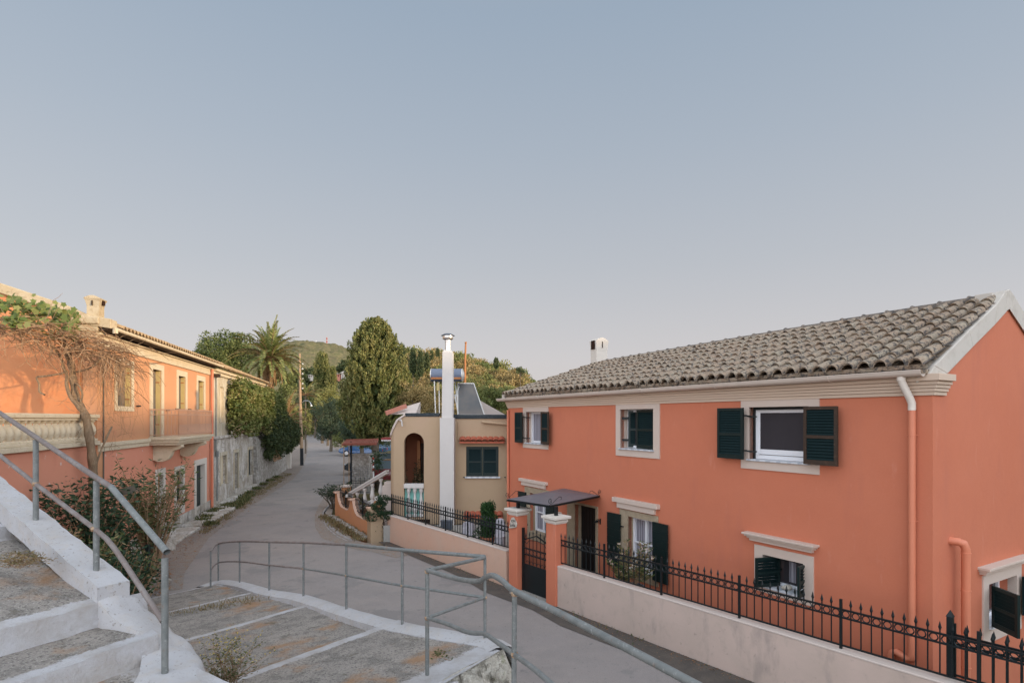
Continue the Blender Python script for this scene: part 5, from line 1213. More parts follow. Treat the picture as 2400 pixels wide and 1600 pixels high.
# solar heater on the roof
shr = thing('solar_water_heater', 'solar water heater with tilted glass panel and blue grey tank on the flat roof', 'solar heater', P(1075, 975, 19.5))
def rl(u, v, Y): return P(u, v, Y) - P(1075, 975, 19.5)
mb = MB(); p4 = [rl(1073, 972, 19.2), rl(1135, 972, 19.2), rl(1110, 898, 20.3), rl(1073, 898, 20.3)]; bk = Vector((0, .06, -.03))
mb.hexa([p4[0]+bk, p4[1]+bk, p4[2]+bk, p4[3]+bk, p4[0], p4[1], p4[2], p4[3]]); pn_ = mb.build('panel', M['panel_glass'], shr)
mb = MB(); [mb.bar(p4[i]+Vector((0,-.01,0)), p4[(i+1)%4]+Vector((0,-.01,0)), .035, .035) for i in range(4)]; mb.build('panel_frame', M['alu'], pn_)
mb = MB(); ta, tb = rl(1012, 879, 20.1), rl(1082, 879, 20.1); mb.tube([ta, tb], .23, 20, cap=False); tk = mb.build('tank', M['tank'], shr, smooth=True)
mb = MB(); mb.tube([tb, tb+Vector((.03,0,0))], .235, 20); mb.tube([tb+Vector((.03,0,0)), tb+Vector((.09,0,0))], [.235, .1], 20); mb.tube([ta+Vector((-.03,0,0)), ta], .235, 20); mb.build('tank_end', M['alu'], tk)
mb = MB(); mb.bar(ta+Vector((0,-.2,-.12)), tb+Vector((0,-.2,-.12)), .03, .07); mb.build('tank_band', M['rust'], tk)
mb = MB()
for a_, b_ in ((rl(1018, 893, 20), rl(1021, 972, 20)), (rl(1066, 890, 20.4), rl(1076, 972, 19.3)), (rl(1066, 935, 19.9), rl(1076, 905, 20.1)), (rl(1066, 925, 19.9), rl(1074, 970, 19.2)), (rl(1029, 893, 20.2), rl(1030, 972, 20.2)), (rl(1015, 893, 20.4), rl(1080, 893, 20.4))): mb.bar(a_, b_, .035, .035)
mb.build('stand', M['alu'], shr)
mb = MB(); mb.box(*(lambda p_: (p_.x-.04, p_.x+.05, p_.y-.03, p_.y+.03, p_.z-.15, p_.z+.12))(rl(1026.5, 905, 19.9))); mb.build('label_box', M['yellow_leaf'], shr)
# ================================================================ old orange house on the left
LA, LC = 0.2403, 0.9707
LOX, LOY = -10.246, 14.02
LRZ = math.atan2(LC, -LA)
def lx(u, d=0):
    k = (u-CX)/F; return (LOX - LC*d - k*(LOY - LA*d)) / (LC*k + LA)
def lz(u, v, d=0):
    s = lx(u, d); return H - (v-HY)/F*(LOY + LC*s - LA*d)
lh = thing('old_orange_house', 'old orange house with cream window surrounds, a long iron balcony and tiled eave', 'house', (LOX, LOY, 0), LRZ)
SE = 10.4
A_o = [lx(273), lx(307), lz(273, 951), lz(273, 850)]
B_o = [lx(356.5), lx(377), 3.27, lz(356.5, 864)]
C_o = [lx(417), lx(434), lz(417, 957.6), lz(417, 880)]
D_o = [lx(463), lx(477), lz(463, 959), lz(463, 891)]
E_o = [lx(412), lx(428), lz(412, 1180), lz(412, 1104)]
F_o = [lx(459), lx(479), .12, lz(459, 1091)]
G_o = [lx(369), lx(381), .1, lz(369, 1114)]
mb = MB(); mb.wall(-7, SE, -.4, 6.0, 0, .35, [A_o, B_o, C_o, D_o, E_o, F_o, G_o])
mb2 = MB(); 
# strip the wall above the terrace for s<0 : rebuild as separate lower wall
mb = MB(); mb.wall(0, SE, 3.101, 6.0, 0, .35, [A_o, B_o, C_o, D_o]); mb.build('upper_wall', M['lorange'], lh)
mb = MB(); mb.wall(0, SE, -.4, 3.1, 0, .35, [E_o, F_o, G_o]); mb.build('lower_wall', M['lsalmon_shade'], lh)
mb = MB(); mb.box(-7, -.001, 0, .35, -.4, 3.22); mb.build('terrace_wall', M['lsalmon_shade'], lh)
mb = MB(); mb.box(-7, -.001, .351, 4, 3.0, 3.2); mb.build('terrace_floor', M['ltrim'], lh)
# gable towards the camera
mb = MB(); mb.add([(0,0,3.0), (0,0,6.2), (0,2.0,6.92), (0,6,8.3), (0,6,3.0)], [(0,1,2,3,4)]); mb.build('gable_wall', M['lorange_deep'], lh)
mb = MB(); mb.box(-.03, -.001, 0, .28, 3.2, 6.1); mb.box(-.03, .3, -.03, -.001, -.3, 5.66); mb.build('corner_pilaster', M['lorange'], lh)
mb = MB()
for (a, b) in (((-.35, 6.30), (.10, 6.36)), ((.10, 6.36), (.66, 6.62)), ((.66, 6.62), (2.0, 7.07)), ((2.0, 7.07), (6, 8.45))):
    mb.hexa([(-.10, a[0], a[1]-.24), (.28, a[0], a[1]-.24), (.28, b[0], b[1]-.24), (-.10, b[0], b[1]-.24), (-.10, a[0], a[1]), (.28, a[0], a[1]), (.28, b[0], b[1]), (-.10, b[0], b[1])])
mb.box(-.14, .2, -.10, .62, 6.16, 6.33); mb.box(-.08, .2, -.06, .5, 5.98, 6.155); mb.box(-.05, .2, -.04, .5, 5.80, 5.975)
mb.build('gable_coping', M['oldcoping'], lh, bevel=.02)
# chimney
mb = MB(); r_ = []
for z, e in ((6.2, 0), (6.62, 0), (6.74, .025), (6.80, .05)): r_.append([Vector((-.02-e, -.06-e, z)), Vector((.28+e, -.06-e, z)), Vector((.28+e, .20+e, z)), Vector((-.02-e, .20+e, z))])
mb.loft(r_); mb.prism([(-.11, 6.79)] + [(-.11+.36*i/8, 6.80+.07*math.sin(math.pi*i/8)) for i in range(9)] + [(.25, 6.79)], 'x', -.07, .33)
chl = mb.build('chimney', M['oldcoping'], lh)
mb = MB(); mb.box(-.062, -.04, .06, .082, 6.62, 6.74); mb.box(.08, .2, -.115, -.09, 6.66, 6.77); mb.build('flue_opening', M['darkroom'], chl)
# frieze, soffit, gutter, roof tiles
mb = MB(); mb.box(.0, SE+.05, -.05, 0, 5.66, 5.80); mb.box(.0, SE+.05, -.03, 0, 5.801, 5.92); mb.box(0, SE+.05, -.10, 0, 5.921, 5.97); mb.build('frieze', M['ltrim'], lh, bevel=.008)
mb = MB(); mb.hexa([(-.05,-.38,6.06),(SE+.05,-.38,6.06),(SE+.05,.1,5.975),(-.05,.1,5.975),(-.05,-.38,6.08),(SE+.05,-.38,6.08),(SE+.05,.1,6.0),(-.05,.1,6.0)]); mb.build('soffit', M['brown_wood'], lh)
mb = MB(); mb.tube([(.0,-.42,6.06), (SE+.05,-.42,6.06)], .05, 8); mb.tube([(-.02,-.42,6.06), (-.02,-.42,5.95)], .06, 8); mb.build('gutter', M['ltrim'], lh, smooth=True)
def simple_tiles(x0, x1, ye, ze, rise, depth, pitch, rows=5, name='roof', m='oldtile'):
    mb = MB(); n = int((x1-x0)/pitch); pr = [(-.5, 0), (-.32, .0)] + [(.3*-math.cos(a), .012+.06*math.sin(a)) for a in np.linspace(.1, math.pi-.1, 6)] + [(.32, 0), (.5, 0)]
    for r in range(rows):
        for i in range(n):
            ly = []
            for q, up, sc in ((r/rows-.01, .025, 1.05), ((r+1)/rows+.02, 0, .95)):
                for a, h_ in pr: ly.append(Vector((x0+(i+.5+a)*pitch, ye+depth*q, ze+rise*q+h_*sc+up+random.uniform(-.003, .003))))
            for a, h_ in pr: ly.append(Vector((x0+(i+.5+a)*pitch, ye+depth*(r/rows-.01), ze+rise*(r/rows-.01)+h_)))
            k = len(pr); mb.add(ly, [(j, j+1, k+j+1, k+j) for j in range(k-1)] + [(2*k+j, 2*k+j+1, j+1, j) for j in range(k-1)])
    mb.quad((x0, ye+.02, ze-.01), (x1, ye+.02, ze-.01), (x1, ye+depth, ze+rise-.01), (x0, ye+depth, ze+rise-.01))
    return mb.build(name, M[m], lh if name == 'roof' else None)
simple_tiles(.25, SE+.1, -.45, 6.11, 1.42, 4.6, .235, 12)
mb = MB(); mb.box(6.5, 7.1, .6, 1.1, 6.5, 6.62); mb.build('roof_patch', M['oldtile'], lh)
# surrounds
def ltrim(o, w_, zt, zb_, name='window_surround', mk='ltrim', th=.03):
    x0, x1, z0, z1 = o; mb = MB()
    mb.box(x0-w_, x0, -th, .1, z0-zb_, z1+zt); mb.box(x1, x1+w_, -th, .1, z0-zb_, z1+zt); mb.box(x0, x1, -th, .1, z1, z1+zt)
    if zb_ > 0: mb.box(x0, x1, -th, .1, z0-zb_, z0)
    return mb.build(name, M[mk], lh)
ltrim(A_o, .15, .14, .13); ltrim(B_o, .22, .18, 0, 'door_surround'); ltrim(C_o, .18, .2, .0); ltrim(D_o, .18, .2, .0)
ltrim(E_o, .16, .16, .42, mk='white_trim'); ltrim(F_o, .24, .22, 0, 'door_surround', 'white_trim'); ltrim(G_o, .2, .2, 0, 'door_surround', 'white_trim')
def lwin(o, leaf='yellow_leaf', pane='old_wood', nm='window', dep=.17):
    x0, x1, z0, z1 = o; mb = MB(); mb.box(x0, x1, dep-.02, dep+.02, z0, z1)
    # raised panels
    n = 3
    for i in range(n):
        for j in range(2):
            xa = x0 + (x1-x0)*(j/2) + .05; xb = x0 + (x1-x0)*((j+1)/2) - .05; za = z0 + (z1-z0)*i/n + .06; zb = z0 + (z1-z0)*(i+1)/n - .06; mb.box(xa, xb, dep-.035, dep-.02, za, zb)
    w_ = mb.build(nm, M[pane], lh)
    mb = MB(); mb.box(x1-.035, x1-.004, .02, dep-.03, z0+.01, z1-.01); lf_ = mb.build('shutter', M[leaf], lh)
    for q in (.18, .82): zz = z0+(z1-z0)*q; mb = MB(); mb.bar((x1-.045, .03, zz), (x1-.045, .13, zz), .02, .035); mb.build('hinge', M['rust'], lf_)
    return w_
lwin(A_o); lwin(B_o, nm='balcony_door'); lwin(C_o); lwin(D_o)
x0, x1, z0, z1 = E_o; shutter(lh, (x1-x0)-.04, z1-z0-.04, (x0+.02, .12, z0+.02), 0)
x0, x1, z0, z1 = F_o; mb = MB(); mb.box(x0, x1-.02, .14, .18, z0, z1); mb.build('door', M['green'], lh)
mb = MB(); mb.box(x1-.019, x1-.003, .0, .3, z0, z1); mb.build('door_reveal', M['white_trim'], lh)
x0, x1, z0, z1 = G_o; mb = MB(); mb.box(x0, x1, .12, .16, z0, z1); mb.build('door', M['old_wood'], lh)
# catches
for u_, v_ in ((320, 951), (390, 961), (441, 959), (411, 958)):
    mb = MB(); s_ = lx(u_); z_ = lz(u_, v_); mb.bar((s_-.1, -.04, z_), (s_+.16, -.05, z_), .03, .035); mb.bar((s_, 0, z_), (s_, -.05, z_), .02, .02); mb.build('shutter_catch', M['iron'], lh)
# string course, plinth, pipes
mb = MB(); mb.box(.0, 3.3, -.10, 0, 3.14, 3.24); mb.box(0, 3.3, -.06, 0, 3.02, 3.139); mb.build('string_course', M['ltrim'], lh, bevel=.01)
mb = MB(); mb.box(2.0, SE, -.03, 0, -.3, .42); mb.build('plinth', M['ruin'], lh)
mb = MB(); s_ = lx(491); mb.tube([(s_, -.10, 5.9), (s_, -.10, .05)], .055, 8); mb.build('downpipe', M['pipe_orange'], lh, smooth=True)
mb = MB(); s_ = lx(237.5); mb.tube([(s_, -.05, 5.8), (s_, -.05, .5)], .018, 6); mb.build('cable_pipe', M['old_wood'], lh, smooth=True)
mb = MB(); mb.tube([(-.05, .32, 5.9), (-.05, .32, 3.3)], .015, 6); mb.build('cable_pipe', M['rust'], lh)
# balcony
bs0, bs1 = 3.35, 7.2
mb = MB(); mb.box(bs0, bs1, -.88, 0, 3.18, 3.27); mb.box(bs0+.05, bs1-.05, -.83, 0, 3.09, 3.179); mb.box(bs0+.1, bs1-.1, -.77, 0, 3.02, 3.089)
bal = mb.build('balcony', M['ltrim'], lh, bevel=.015)
for s_ in (3.75, 6.3):
    mb = MB(); prof = [(0, 3.02), (-.78, 3.02), (-.80, 2.95), (-.72, 2.88), (-.60, 2.86), (-.52, 2.80), (-.48, 2.68), (-.40, 2.56), (-.26, 2.50), (-.12, 2.50), (0, 2.56)]
    mb.prism(prof, 'x', s_, s_+.28); mb.build('corbel', M['ltrim'], bal)
def lbal_rail():
    mb = MB(); h0, h1 = 3.31, 4.12
    def seg(a, b, n):
        a, b = Vector(a), Vector(b)
        for z, t in ((h1, .03), (h1-.16, .018), (h0+.03, .02)): mb.bar(a+Vector((0,0,z)), b+Vector((0,0,z)), t, t)
        for i in range(n+1):
            p = a.lerp(b, i/n); mb.tube([p+Vector((0,0,h0)), p+Vector((0,0,h1-.0))], .008, 4)
            if i < n: q = a.lerp(b, (i+.5)/n); mb.tube([q+Vector((0,0,h1-.08+.06*math.sin(t_))) + (b-a).normalized()*.045*math.cos(t_) for t_ in np.linspace(0, 6.28, 8)], .005, 3, cap=False); mb.tube([q+Vector((0,0,h0+.35)), q+Vector((0,0,h0+.1))+(b-a).normalized()*.03, q+Vector((0,0,h0+.06))], .005, 3)
    seg((bs0+.06, -.02, 0), (bs0+.06, -.82, 0), 8); seg((bs0+.06, -.82, 0), (bs1-.06, -.82, 0), 36); seg((bs1-.06, -.82, 0), (bs1-.06, -.02, 0), 8)
    mb.build('balcony_railing', M['railpink'], bal)
lbal_rail()
# terrace balustrade
tb = MB(); tb.box(-6.5, -.02, -.09, .18, 3.86, 3.95); tb.box(-6.5, -.04, -.05, .15, 3.80, 3.859); tbo = tb.build('balustrade_rail', M['ltrim'], lh, bevel=.012)
tb = MB(); tb.box(-6.5, -.02, -.10, .2, 3.20, 3.30); tb.box(-6.5, -.02, -.04, .14, 3.301, 3.36); tb.build('balustrade_base', M['ltrim'], lh, bevel=.01)
bp = MB(); bp.lathe([(.075, 0), (.075, .03), (.05, .05), (.085, .12), (.10, .2), (.085, .28), (.05, .35), (.045, .38), (.075, .41), (.085, .44)], (0, 0, 0), 10)
b0 = bp.build('baluster', M['ltrim'], lh, smooth=True); b0.location = (-.14, .05, 3.36)
for i in range(1, 27):
    c_ = b0.copy(); COL.objects.link(c_); c_.parent = lh; c_.location = (-.14-.236*i, .05, 3.36)
# ================================================================ grey building behind it
gh = thing('ruined_grey_house', 'weathered grey plastered house with old openings, half hidden by green creeper', 'house', (LOX, LOY, 0), LRZ)
S1 = 22.8
o1 = [lx(514.5), lx(527), lz(514.5, 1138), lz(514.5, 1068)]; o2 = [lx(546), lx(555), .35, lz(546, 1061)]; o3 = [lx(579), lx(590), lz(579, 1116), lz(579, 1054)]; o4 = [lx(515), lx(523), lz(515, 990), lz(515, 906)]
mb = MB(); mb.wall(SE+.002, S1, -.4, 3.0, -.05, .3, [o1, o2, o3]); mb.quad((SE+.002,-.05,3.0),(S1,-.05,3.0),(S1,0.001,3.0),(SE+.002,0.001,3.0)); mb.build('lower_wall', M['ruin'], gh)
mb = MB(); mb.wall(SE+.002, S1, 3.001, 6.0, 0, .3, [o4]); mb.quad((S1,0.301,-.4),(S1,6,-.4),(S1,6,6.6),(S1,0.301,6.0)); mb.build('upper_wall', M['ruin_upper'], gh)
for o, m_, nm in ((o1, 'ltrim', 'bricked_window'), (o2, 'old_wood', 'door'), (o3, 'green', 'window_shutter'), (o4, 'ltrim', 'bricked_window')):
    mb = MB(); mb.box(o[0], o[1], .08 if nm != 'door' else .16, .2, o[2], o[3]); mb.build(nm, M[m_], gh)
    mb = MB(); x0, x1, z0, z1 = o; yy = -.08 if z1 < 3.1 else -.03
    mb.box(x0-.16, x0, yy, 0, z0, z1+.16); mb.box(x1, x1+.16, yy, 0, z0, z1+.16); mb.box(x0, x1, yy, 0, z1, z1+.16); mb.build('surround', M['ruin_upper'], gh)
mb = MB(); mb.box(SE+.05, S1, -.16, 0, 2.95, 3.08); mb.build('ledge', M['ruin'], gh, bevel=.03)
mb = MB(); mb.box(SE+.06, S1+.1, -.10, 0, 5.72, 5.86); mb.box(SE+.06, S1+.1, -.20, 0, 5.861, 6.0); mb.build('cornice', M['ltrim'], gh, bevel=.02)
mb = MB(); mb.box(SE+.05, SE+.25, -.3, 0, 5.6, 5.75); mb.build('cornice_end', M['brown_wood'], gh)
o_ = simple_tiles(SE+.15, S1+.3, -.35, 6.03, 1.9, 4.6, .235, 8, 'roof_tiles'); o_.parent = gh; o_.name = 'roof'
mb = MB(); mb.hexa([(SE+.1,-.3,6.005),(S1+.3,-.3,6.005),(S1+.3,4,7.6),(SE+.1,4,7.6),(SE+.1,-.3,6.03),(S1+.3,-.3,6.03),(S1+.3,4,7.65),(SE+.1,4,7.65)]); mb.build('roof_deck', M['oldtile'], gh)
mb = MB(); s_ = lx(505, -.1); mb.tube([(s_, -.12, 5.7), (s_, -.12, 2.5), (s_+.1, -.14, 2.4), (s_+.1, -.14, .3)], .03, 6); mb.tube([(s_+.1, -.14, 2.45), (s_+.1, -.14, 2.2)], .07, 6); mb.build('drainpipe', M['galv'], gh)
mb = MB(); mb.box(SE, S1, -.35, -.05, -.3, .16); mb.build('footing', M['ruin'], gh, bevel=.05)
sw = thing('stone_wall', 'low rubble stone wall with flaking whitewash beyond the ruined grey house', 'wall', (LOX, LOY, 0), LRZ)
mb = MB(); pts = np.linspace(S1-4.0, S1+9, 27); r_ = []
for i, s_ in enumerate(pts):
    t = 2.75 + .15*math.sin(i*1.7) - .012*i*i*.15; r_.append([Vector((s_, -.42, -.3)), Vector((s_, -.30, t*.5)), Vector((s_, -.22, t-.1)), Vector((s_, -.12, t)), Vector((s_, .2, t)), Vector((s_, .3, -.3))])
mb.loft(r_, cap=True); mb.build('wall_body', M['rubble'], sw)
mb = MB(); mb.box(S1+7.4, S1+7.8, -.6, -.2, -.3, 3.3); mb.build('end_pier', M['white_trim'], sw)
# pavement fragments at the foot of the houses
def lsheet(name, pts, z, m): 
    w_ = [Vector((LOX - LA*s - LC*d, LOY + LC*s - LA*d, 0)) for s, d in pts]; return sheet(name, w_, z, m)
mb = MB()
for a, b, d0, d1, z in ((6.2, 8.4, -.95, -.06, .10), (8.5, 10.6, -1.0, -.06, .12), (10.7, 13, -.85, -.36, .06), (2.0, 5.8, -.8, -.06, .08)):
    mb.box(a, b, d0, d1, -.2, z)
pv = mb.build('pavement', M['ruin'], None, bevel=.04); pv.location = (LOX, LOY, 0); pv.rotation_euler = (0, 0, LRZ); tag(pv, kind='structure')
# ================================================================ street furniture
pb = PZ(707, 1090, 0)
pt_ = thing('utility_pole', 'tall wooden utility pole with a black foot and a lamp arm beside the road', 'pole', pb)
mb = MB(); mb.tube([(0, 0, 1.4), (-.11, 0, 5), (-.17, 0, 9.15)], [.125, .11, .085], 10); mb.build('pole_shaft', M['pole'], pt_, smooth=True)
mb = MB(); mb.tube([(.02, 0, -.2), (0, 0, 1.41)], [.14, .13], 10); mb.build('tarred_foot', M['black'], pt_, smooth=True)
mb = MB(); mb.tube([(-.05, 0, 5.05), (.25, -.05, 5.3), (.6, -.1, 5.28), (.78, -.12, 5.1), (.83, -.12, 4.92)], .03, 6); ar = mb.build('lamp_arm', M['chrome'], pt_, smooth=True)
mb = MB(); mb.lathe([(.03, .12), (.1, 0), (.03, -.04)], (.84, -.12, 4.85), 10); mb.build('lamp_head', M['white_paint'], ar)
mb = MB()
for z in (8.3, 7.9, 7.5, 7.1, 6.7, 6.3): mb.lathe([(.03, -.06), (.07, 0), (.03, .06)], (.08, 0, z), 8); mb.bar((-.14, 0, z), (.08, 0, z), .02)
mb.build('insulators', M['white_paint'], pt_)
p2 = PZ(802, 1047, 0)
t = thing('utility_pole', 'shorter slim wooden utility pole among the shaded shrubs on the right of the road', 'pole', p2)
mb = MB(); mb.tube([(0, 0, -.2), (-.04, 0, 5.3)], [.13, .10], 8); mb.build('pole_shaft', M['pole'], t); mb = MB(); mb.box(-.35, -.12, -.1, .1, 2.3, 2.8); mb.build('meter_box', M['white_paint'], t)
for k, (a, b) in enumerate(((P(802, 960, 78), P(850, 1000, 62)),)):
    mb = MB(); pts = [a.lerp(b, i/8) - Vector((0, 0, .5*math.sin(math.pi*i/8))) for i in range(9)]; mb.tube(pts, .02, 4); c_ = mb.build('power_cable', M['chrome']); tag(c_, 'pale overhead cable sagging from the slim pole towards the parking area', 'cable')
t = thing('rusty_chimney_stack', 'tall thin rusty orange metal stack rising behind the solar water heater', 'chimney', P(1090, 900, 40))
mb = MB(); hh = (900-803)/F*40; mb.tube([(0, 0, -2), (0, 0, hh*.55), (.05, 0, hh)], [.085, .075, .06], 10); mb.lathe([(.065, hh-.05), (.085, hh), (.07, hh+.06)], (.05, 0, 0), 10); mb.build('stack', M['rust'], t, smooth=True)
# orange garden wall with dips ------------------------------------------------
q1, q2 = Vector((-4.45, 18.15, 0)), Vector((-6.85, 22.25, 0)); gd = (q2-q1).normalized(); GL = (q2-q1).length
gw_o = thing('scalloped_garden_wall', 'peach garden wall with dipping curved top and white capped piers at the road bend', 'wall', q1, math.atan2(gd.y, gd.x))
# local x from near (0) to far (GL); y = left of it (towards the road is +y?)
prof = []
def dip(a, b, n=7): return [(a + (b-a)*i/n) for i in range(n+1)]
piers = [0.12, 2.38, 4.62]
tp = []
for k in range(2):
    a, b = piers[k]+.13, piers[k+1]-.13
    tp += [(a, .95), (a+.10, .72), (a+.28, .56), (a+.5, .50), (b-.62, .50), (b-.35, .58), (b-.14, .74), (b, .95)]
poly = [(-.05, -.4), (-.05, .95)] + tp + [(GL+.05, .95), (GL+.05, -.4)]
mb = MB(); mb.prism(poly, 'y', -.12, .06); mb.build('wall_body', M['peach'], gw_o)
mb = MB()
for p_ in piers: mb.box(p_-.15, p_+.15, -.2, .14, .95, 1.0)
for i in range(len(tp)-1): mb.bar((tp[i][0], -.03, tp[i][1]+.005), (tp[i+1][0], -.03, tp[i+1][1]+.005),   .19, .02) if abs(tp[i+1][0]-tp[i][0]) < 1.8 else None
mb.build('wall_cap', M['lowwall_pink'], gw_o)
mb = MB(); mb.box(-.42, -.02, -.22, .18, -.4, 1.0); mb.build('end_pillar', M['yellow'], gw_o, bevel=.01)
for k in range(2):
    a, b = piers[k]+.2, piers[k+1]-.2; f_ = thing('iron_fence', ('black iron fence panel in the nearer dip of the peach garden wall', 'black iron fence panel in the farther dip of the peach garden wall')[k], 'fence', q1, math.atan2(gd.y, gd.x))
    mb = MB(); mb.bar((a, -.03, 1.02), (b, -.03, 1.02), .02); mb.bar((a, -.03, .62), (b, -.03, .62), .02); mb.build('rail', M['iron'], f_)
    mb = MB(); mb.bar(((a+b)/2, -.03, .45), ((a+b)/2, -.03, 1.2), .03); mb.build('post', M['iron'], f_)
    n = 17
    for i in range(n):
        x = a+(b-a)*(i+.5)/n; mb = MB(); mb.tube([(x, -.03, .52), (x, -.03, 1.14)], .009, 4); mb.build('picket', M['iron'], f_)
# rear pier & rear fence
t = thing('gate_pillar', 'small peach pier with a pale cap behind the scalloped wall', 'pillar', P(812, 1180, 24.5)); mb = MB(); zz = H-(1140-HY)/F*24.5 - t.location.z
mb.box(-.16, .16, -.16, .16, -1.0, zz); mb.build('pier', M['peach'], t); mb = MB(); mb.box(-.2, .2, -.2, .2, zz, zz+.07); mb.build('pier_cap', M['wallcap'], t)
rf = fence('iron_fence', 'black iron fence in the shade behind the stair balustrade', 0, 2.6, h=.75, pitch=.2, posts=(0,), z0=.45, loc=P(822, 1180, 25.5)*1.0 - Vector((0,0,P(822,1180,25.5).z)), rz=0, rings=False)
# stair with balustrade -------------------------------------------------------
sb = thing('stair_balustrade', 'cream balustrade with stout balusters slanting up the side stair of the ochre house', 'balustrade', (0, 0, 0))
ra, rb = P(819, 1156, 21.0), P(908, 1103, 19.6)
mb = MB(); mb.bar(ra, rb, .16, .07); mb.bar(ra-Vector((0,0,.07)), rb-Vector((0,0,.07)), .11, .07); mb.bar(ra-Vector((.12,0,.08)), ra-Vector((-.15,0,.08)), .2, .1); mb.build('handrail', M['shaft'], sb, bevel=.01)
for i, f_ in enumerate((.22, .42, .62, .84)):
    p = ra.lerp(rb, f_) - Vector((0, 0, .12)); hb_ = .62
    mb = MB(); mb.lathe(baluster_prof(hb_, .09), (p.x, p.y, p.z-hb_-.02), 12); mb.build('baluster', M['shaft'], sb, smooth=True)
    mb = MB(); mb.box(p.x-.2, p.x+.22, p.y-.14, p.y+.14, p.z-hb_-.14, p.z-hb_-.02); mb.build('baluster_base', M['shaft'], sb, bevel=.01)
st = thing('side_stair', 'peach rendered side stair of the ochre house under the cream balustrade', 'steps', (0, 0, 0))
mb = MB()
for i in range(5):
    p = ra.lerp(rb, .18+.2*i); mb.box(p.x-.18, -3.8+.0, p.y+.0, p.y+.9, -.4, p.z-.9)
mb.build('steps_body', M['peach'], st)
t = thing('low_pier', 'pale stepped pier against the left corner of the ochre house', 'pillar', P(910, 1150, 19.3)); mb = MB(); mb.box(-.16, .16, -.2, .2, -1.8, .2); mb.box(-.1, .16, -.2, .2, .2, .32); mb.build('pier', M['wallcap'], t, bevel=.01)
# pergola, posts, mesh block
pg = thing('pergola', 'rusty red-brown pergola of thin slats on a dark post before the parked cars', 'pergola', (0, 0, 0))
mb = MB(); a0, a1, b0_, b1 = P(803, 1041, 29), P(882, 1040, 27), P(812, 1031, 33), P(886, 1029, 32)
for i in range(22):
    t_ = i/21; mb.bar(a0.lerp(a1, t_), b0_.lerp(b1, t_), .05, .035)
mb.build('slats', M['pergola'], pg); mb = MB(); mb.bar(a0, a1, .08, .10); mb.bar(b0_, b1, .08, .10); mb.build('beams', M['pergola'], pg)
mb = MB(); pz_ = PZ(823, 1149, 0); mb.bar(pz_, Vector((pz_.x, pz_.y, 2.62)), .08, .08); mb.build('post', M['black'], pg)
for u_ in (806, 818): 
    pp = P(u_, 1060, 33); mb = MB(); mb.bar(Vector((pp.x, pp.y, 0)), Vector((pp.x, pp.y, 2.6)), .04, .04); mb.build('post', M['pole'], pg)
aw = thing('red_awning', 'small red awning edge sticking out from the left corner of the ochre house', 'awning', P(900, 1030, 24)); mb = MB(); mb.box(-.12, .3, 0, .8, -.0, .08); mb.build('cover', M['awning'], aw); mb = MB(); mb.box(-.12, .3, -.01, .8, -.06, -.001); mb.build('frame', M['chrome'], aw)
bk_ = thing('rendered_block', 'stained rough concrete block pillar with wire mesh in front, beside the pergola post', 'pillar', PZ(847, 1152, 0))
mb = MB(); mb.box(-.48, .40, 0, .7, -.1, 1.93); mb.box(-.5, .52, -.02, .72, 1.931, 1.98); mb.build('block', M['rubble'], bk_)
mb = MB()
for i in range(9): mb.bar((-.5+i*.12, -.06, -.1), (-.5+i*.12, -.06, 1.3), .008)
for i in range(12): mb.bar((-.5, -.06, i*.12), (.5, -.06, i*.12), .008)
mb.build('wire_mesh', M['darkmetal'], bk_)
t = thing('barrier_post', 'thin red and white banded post beside the stained block', 'post', PZ(875, 1150, 0)); mb = MB(); mb.tube([(0, 0, 0), (0, 0, 1.85)], .04, 8); mb.build('post', M['white_paint'], t)
mb = MB(); [mb.tube([(0, 0, z), (0, 0, z+.15)], .044, 8) for z in (1.05, 1.35, 1.65)]; mb.build('red_bands', M['redwhite'], t)
t = thing('tree_trunk', 'bare grey standing trunk in front of the blue pickup', 'trunk', P(847, 1070, 48)); t.location.z = 0; mb = MB(); mb.tube([(0,0,-.1), (.05,0,1), (0,0,2.6)], [.22, .17, .16], 9); mb.build('trunk', M['bark'], t)
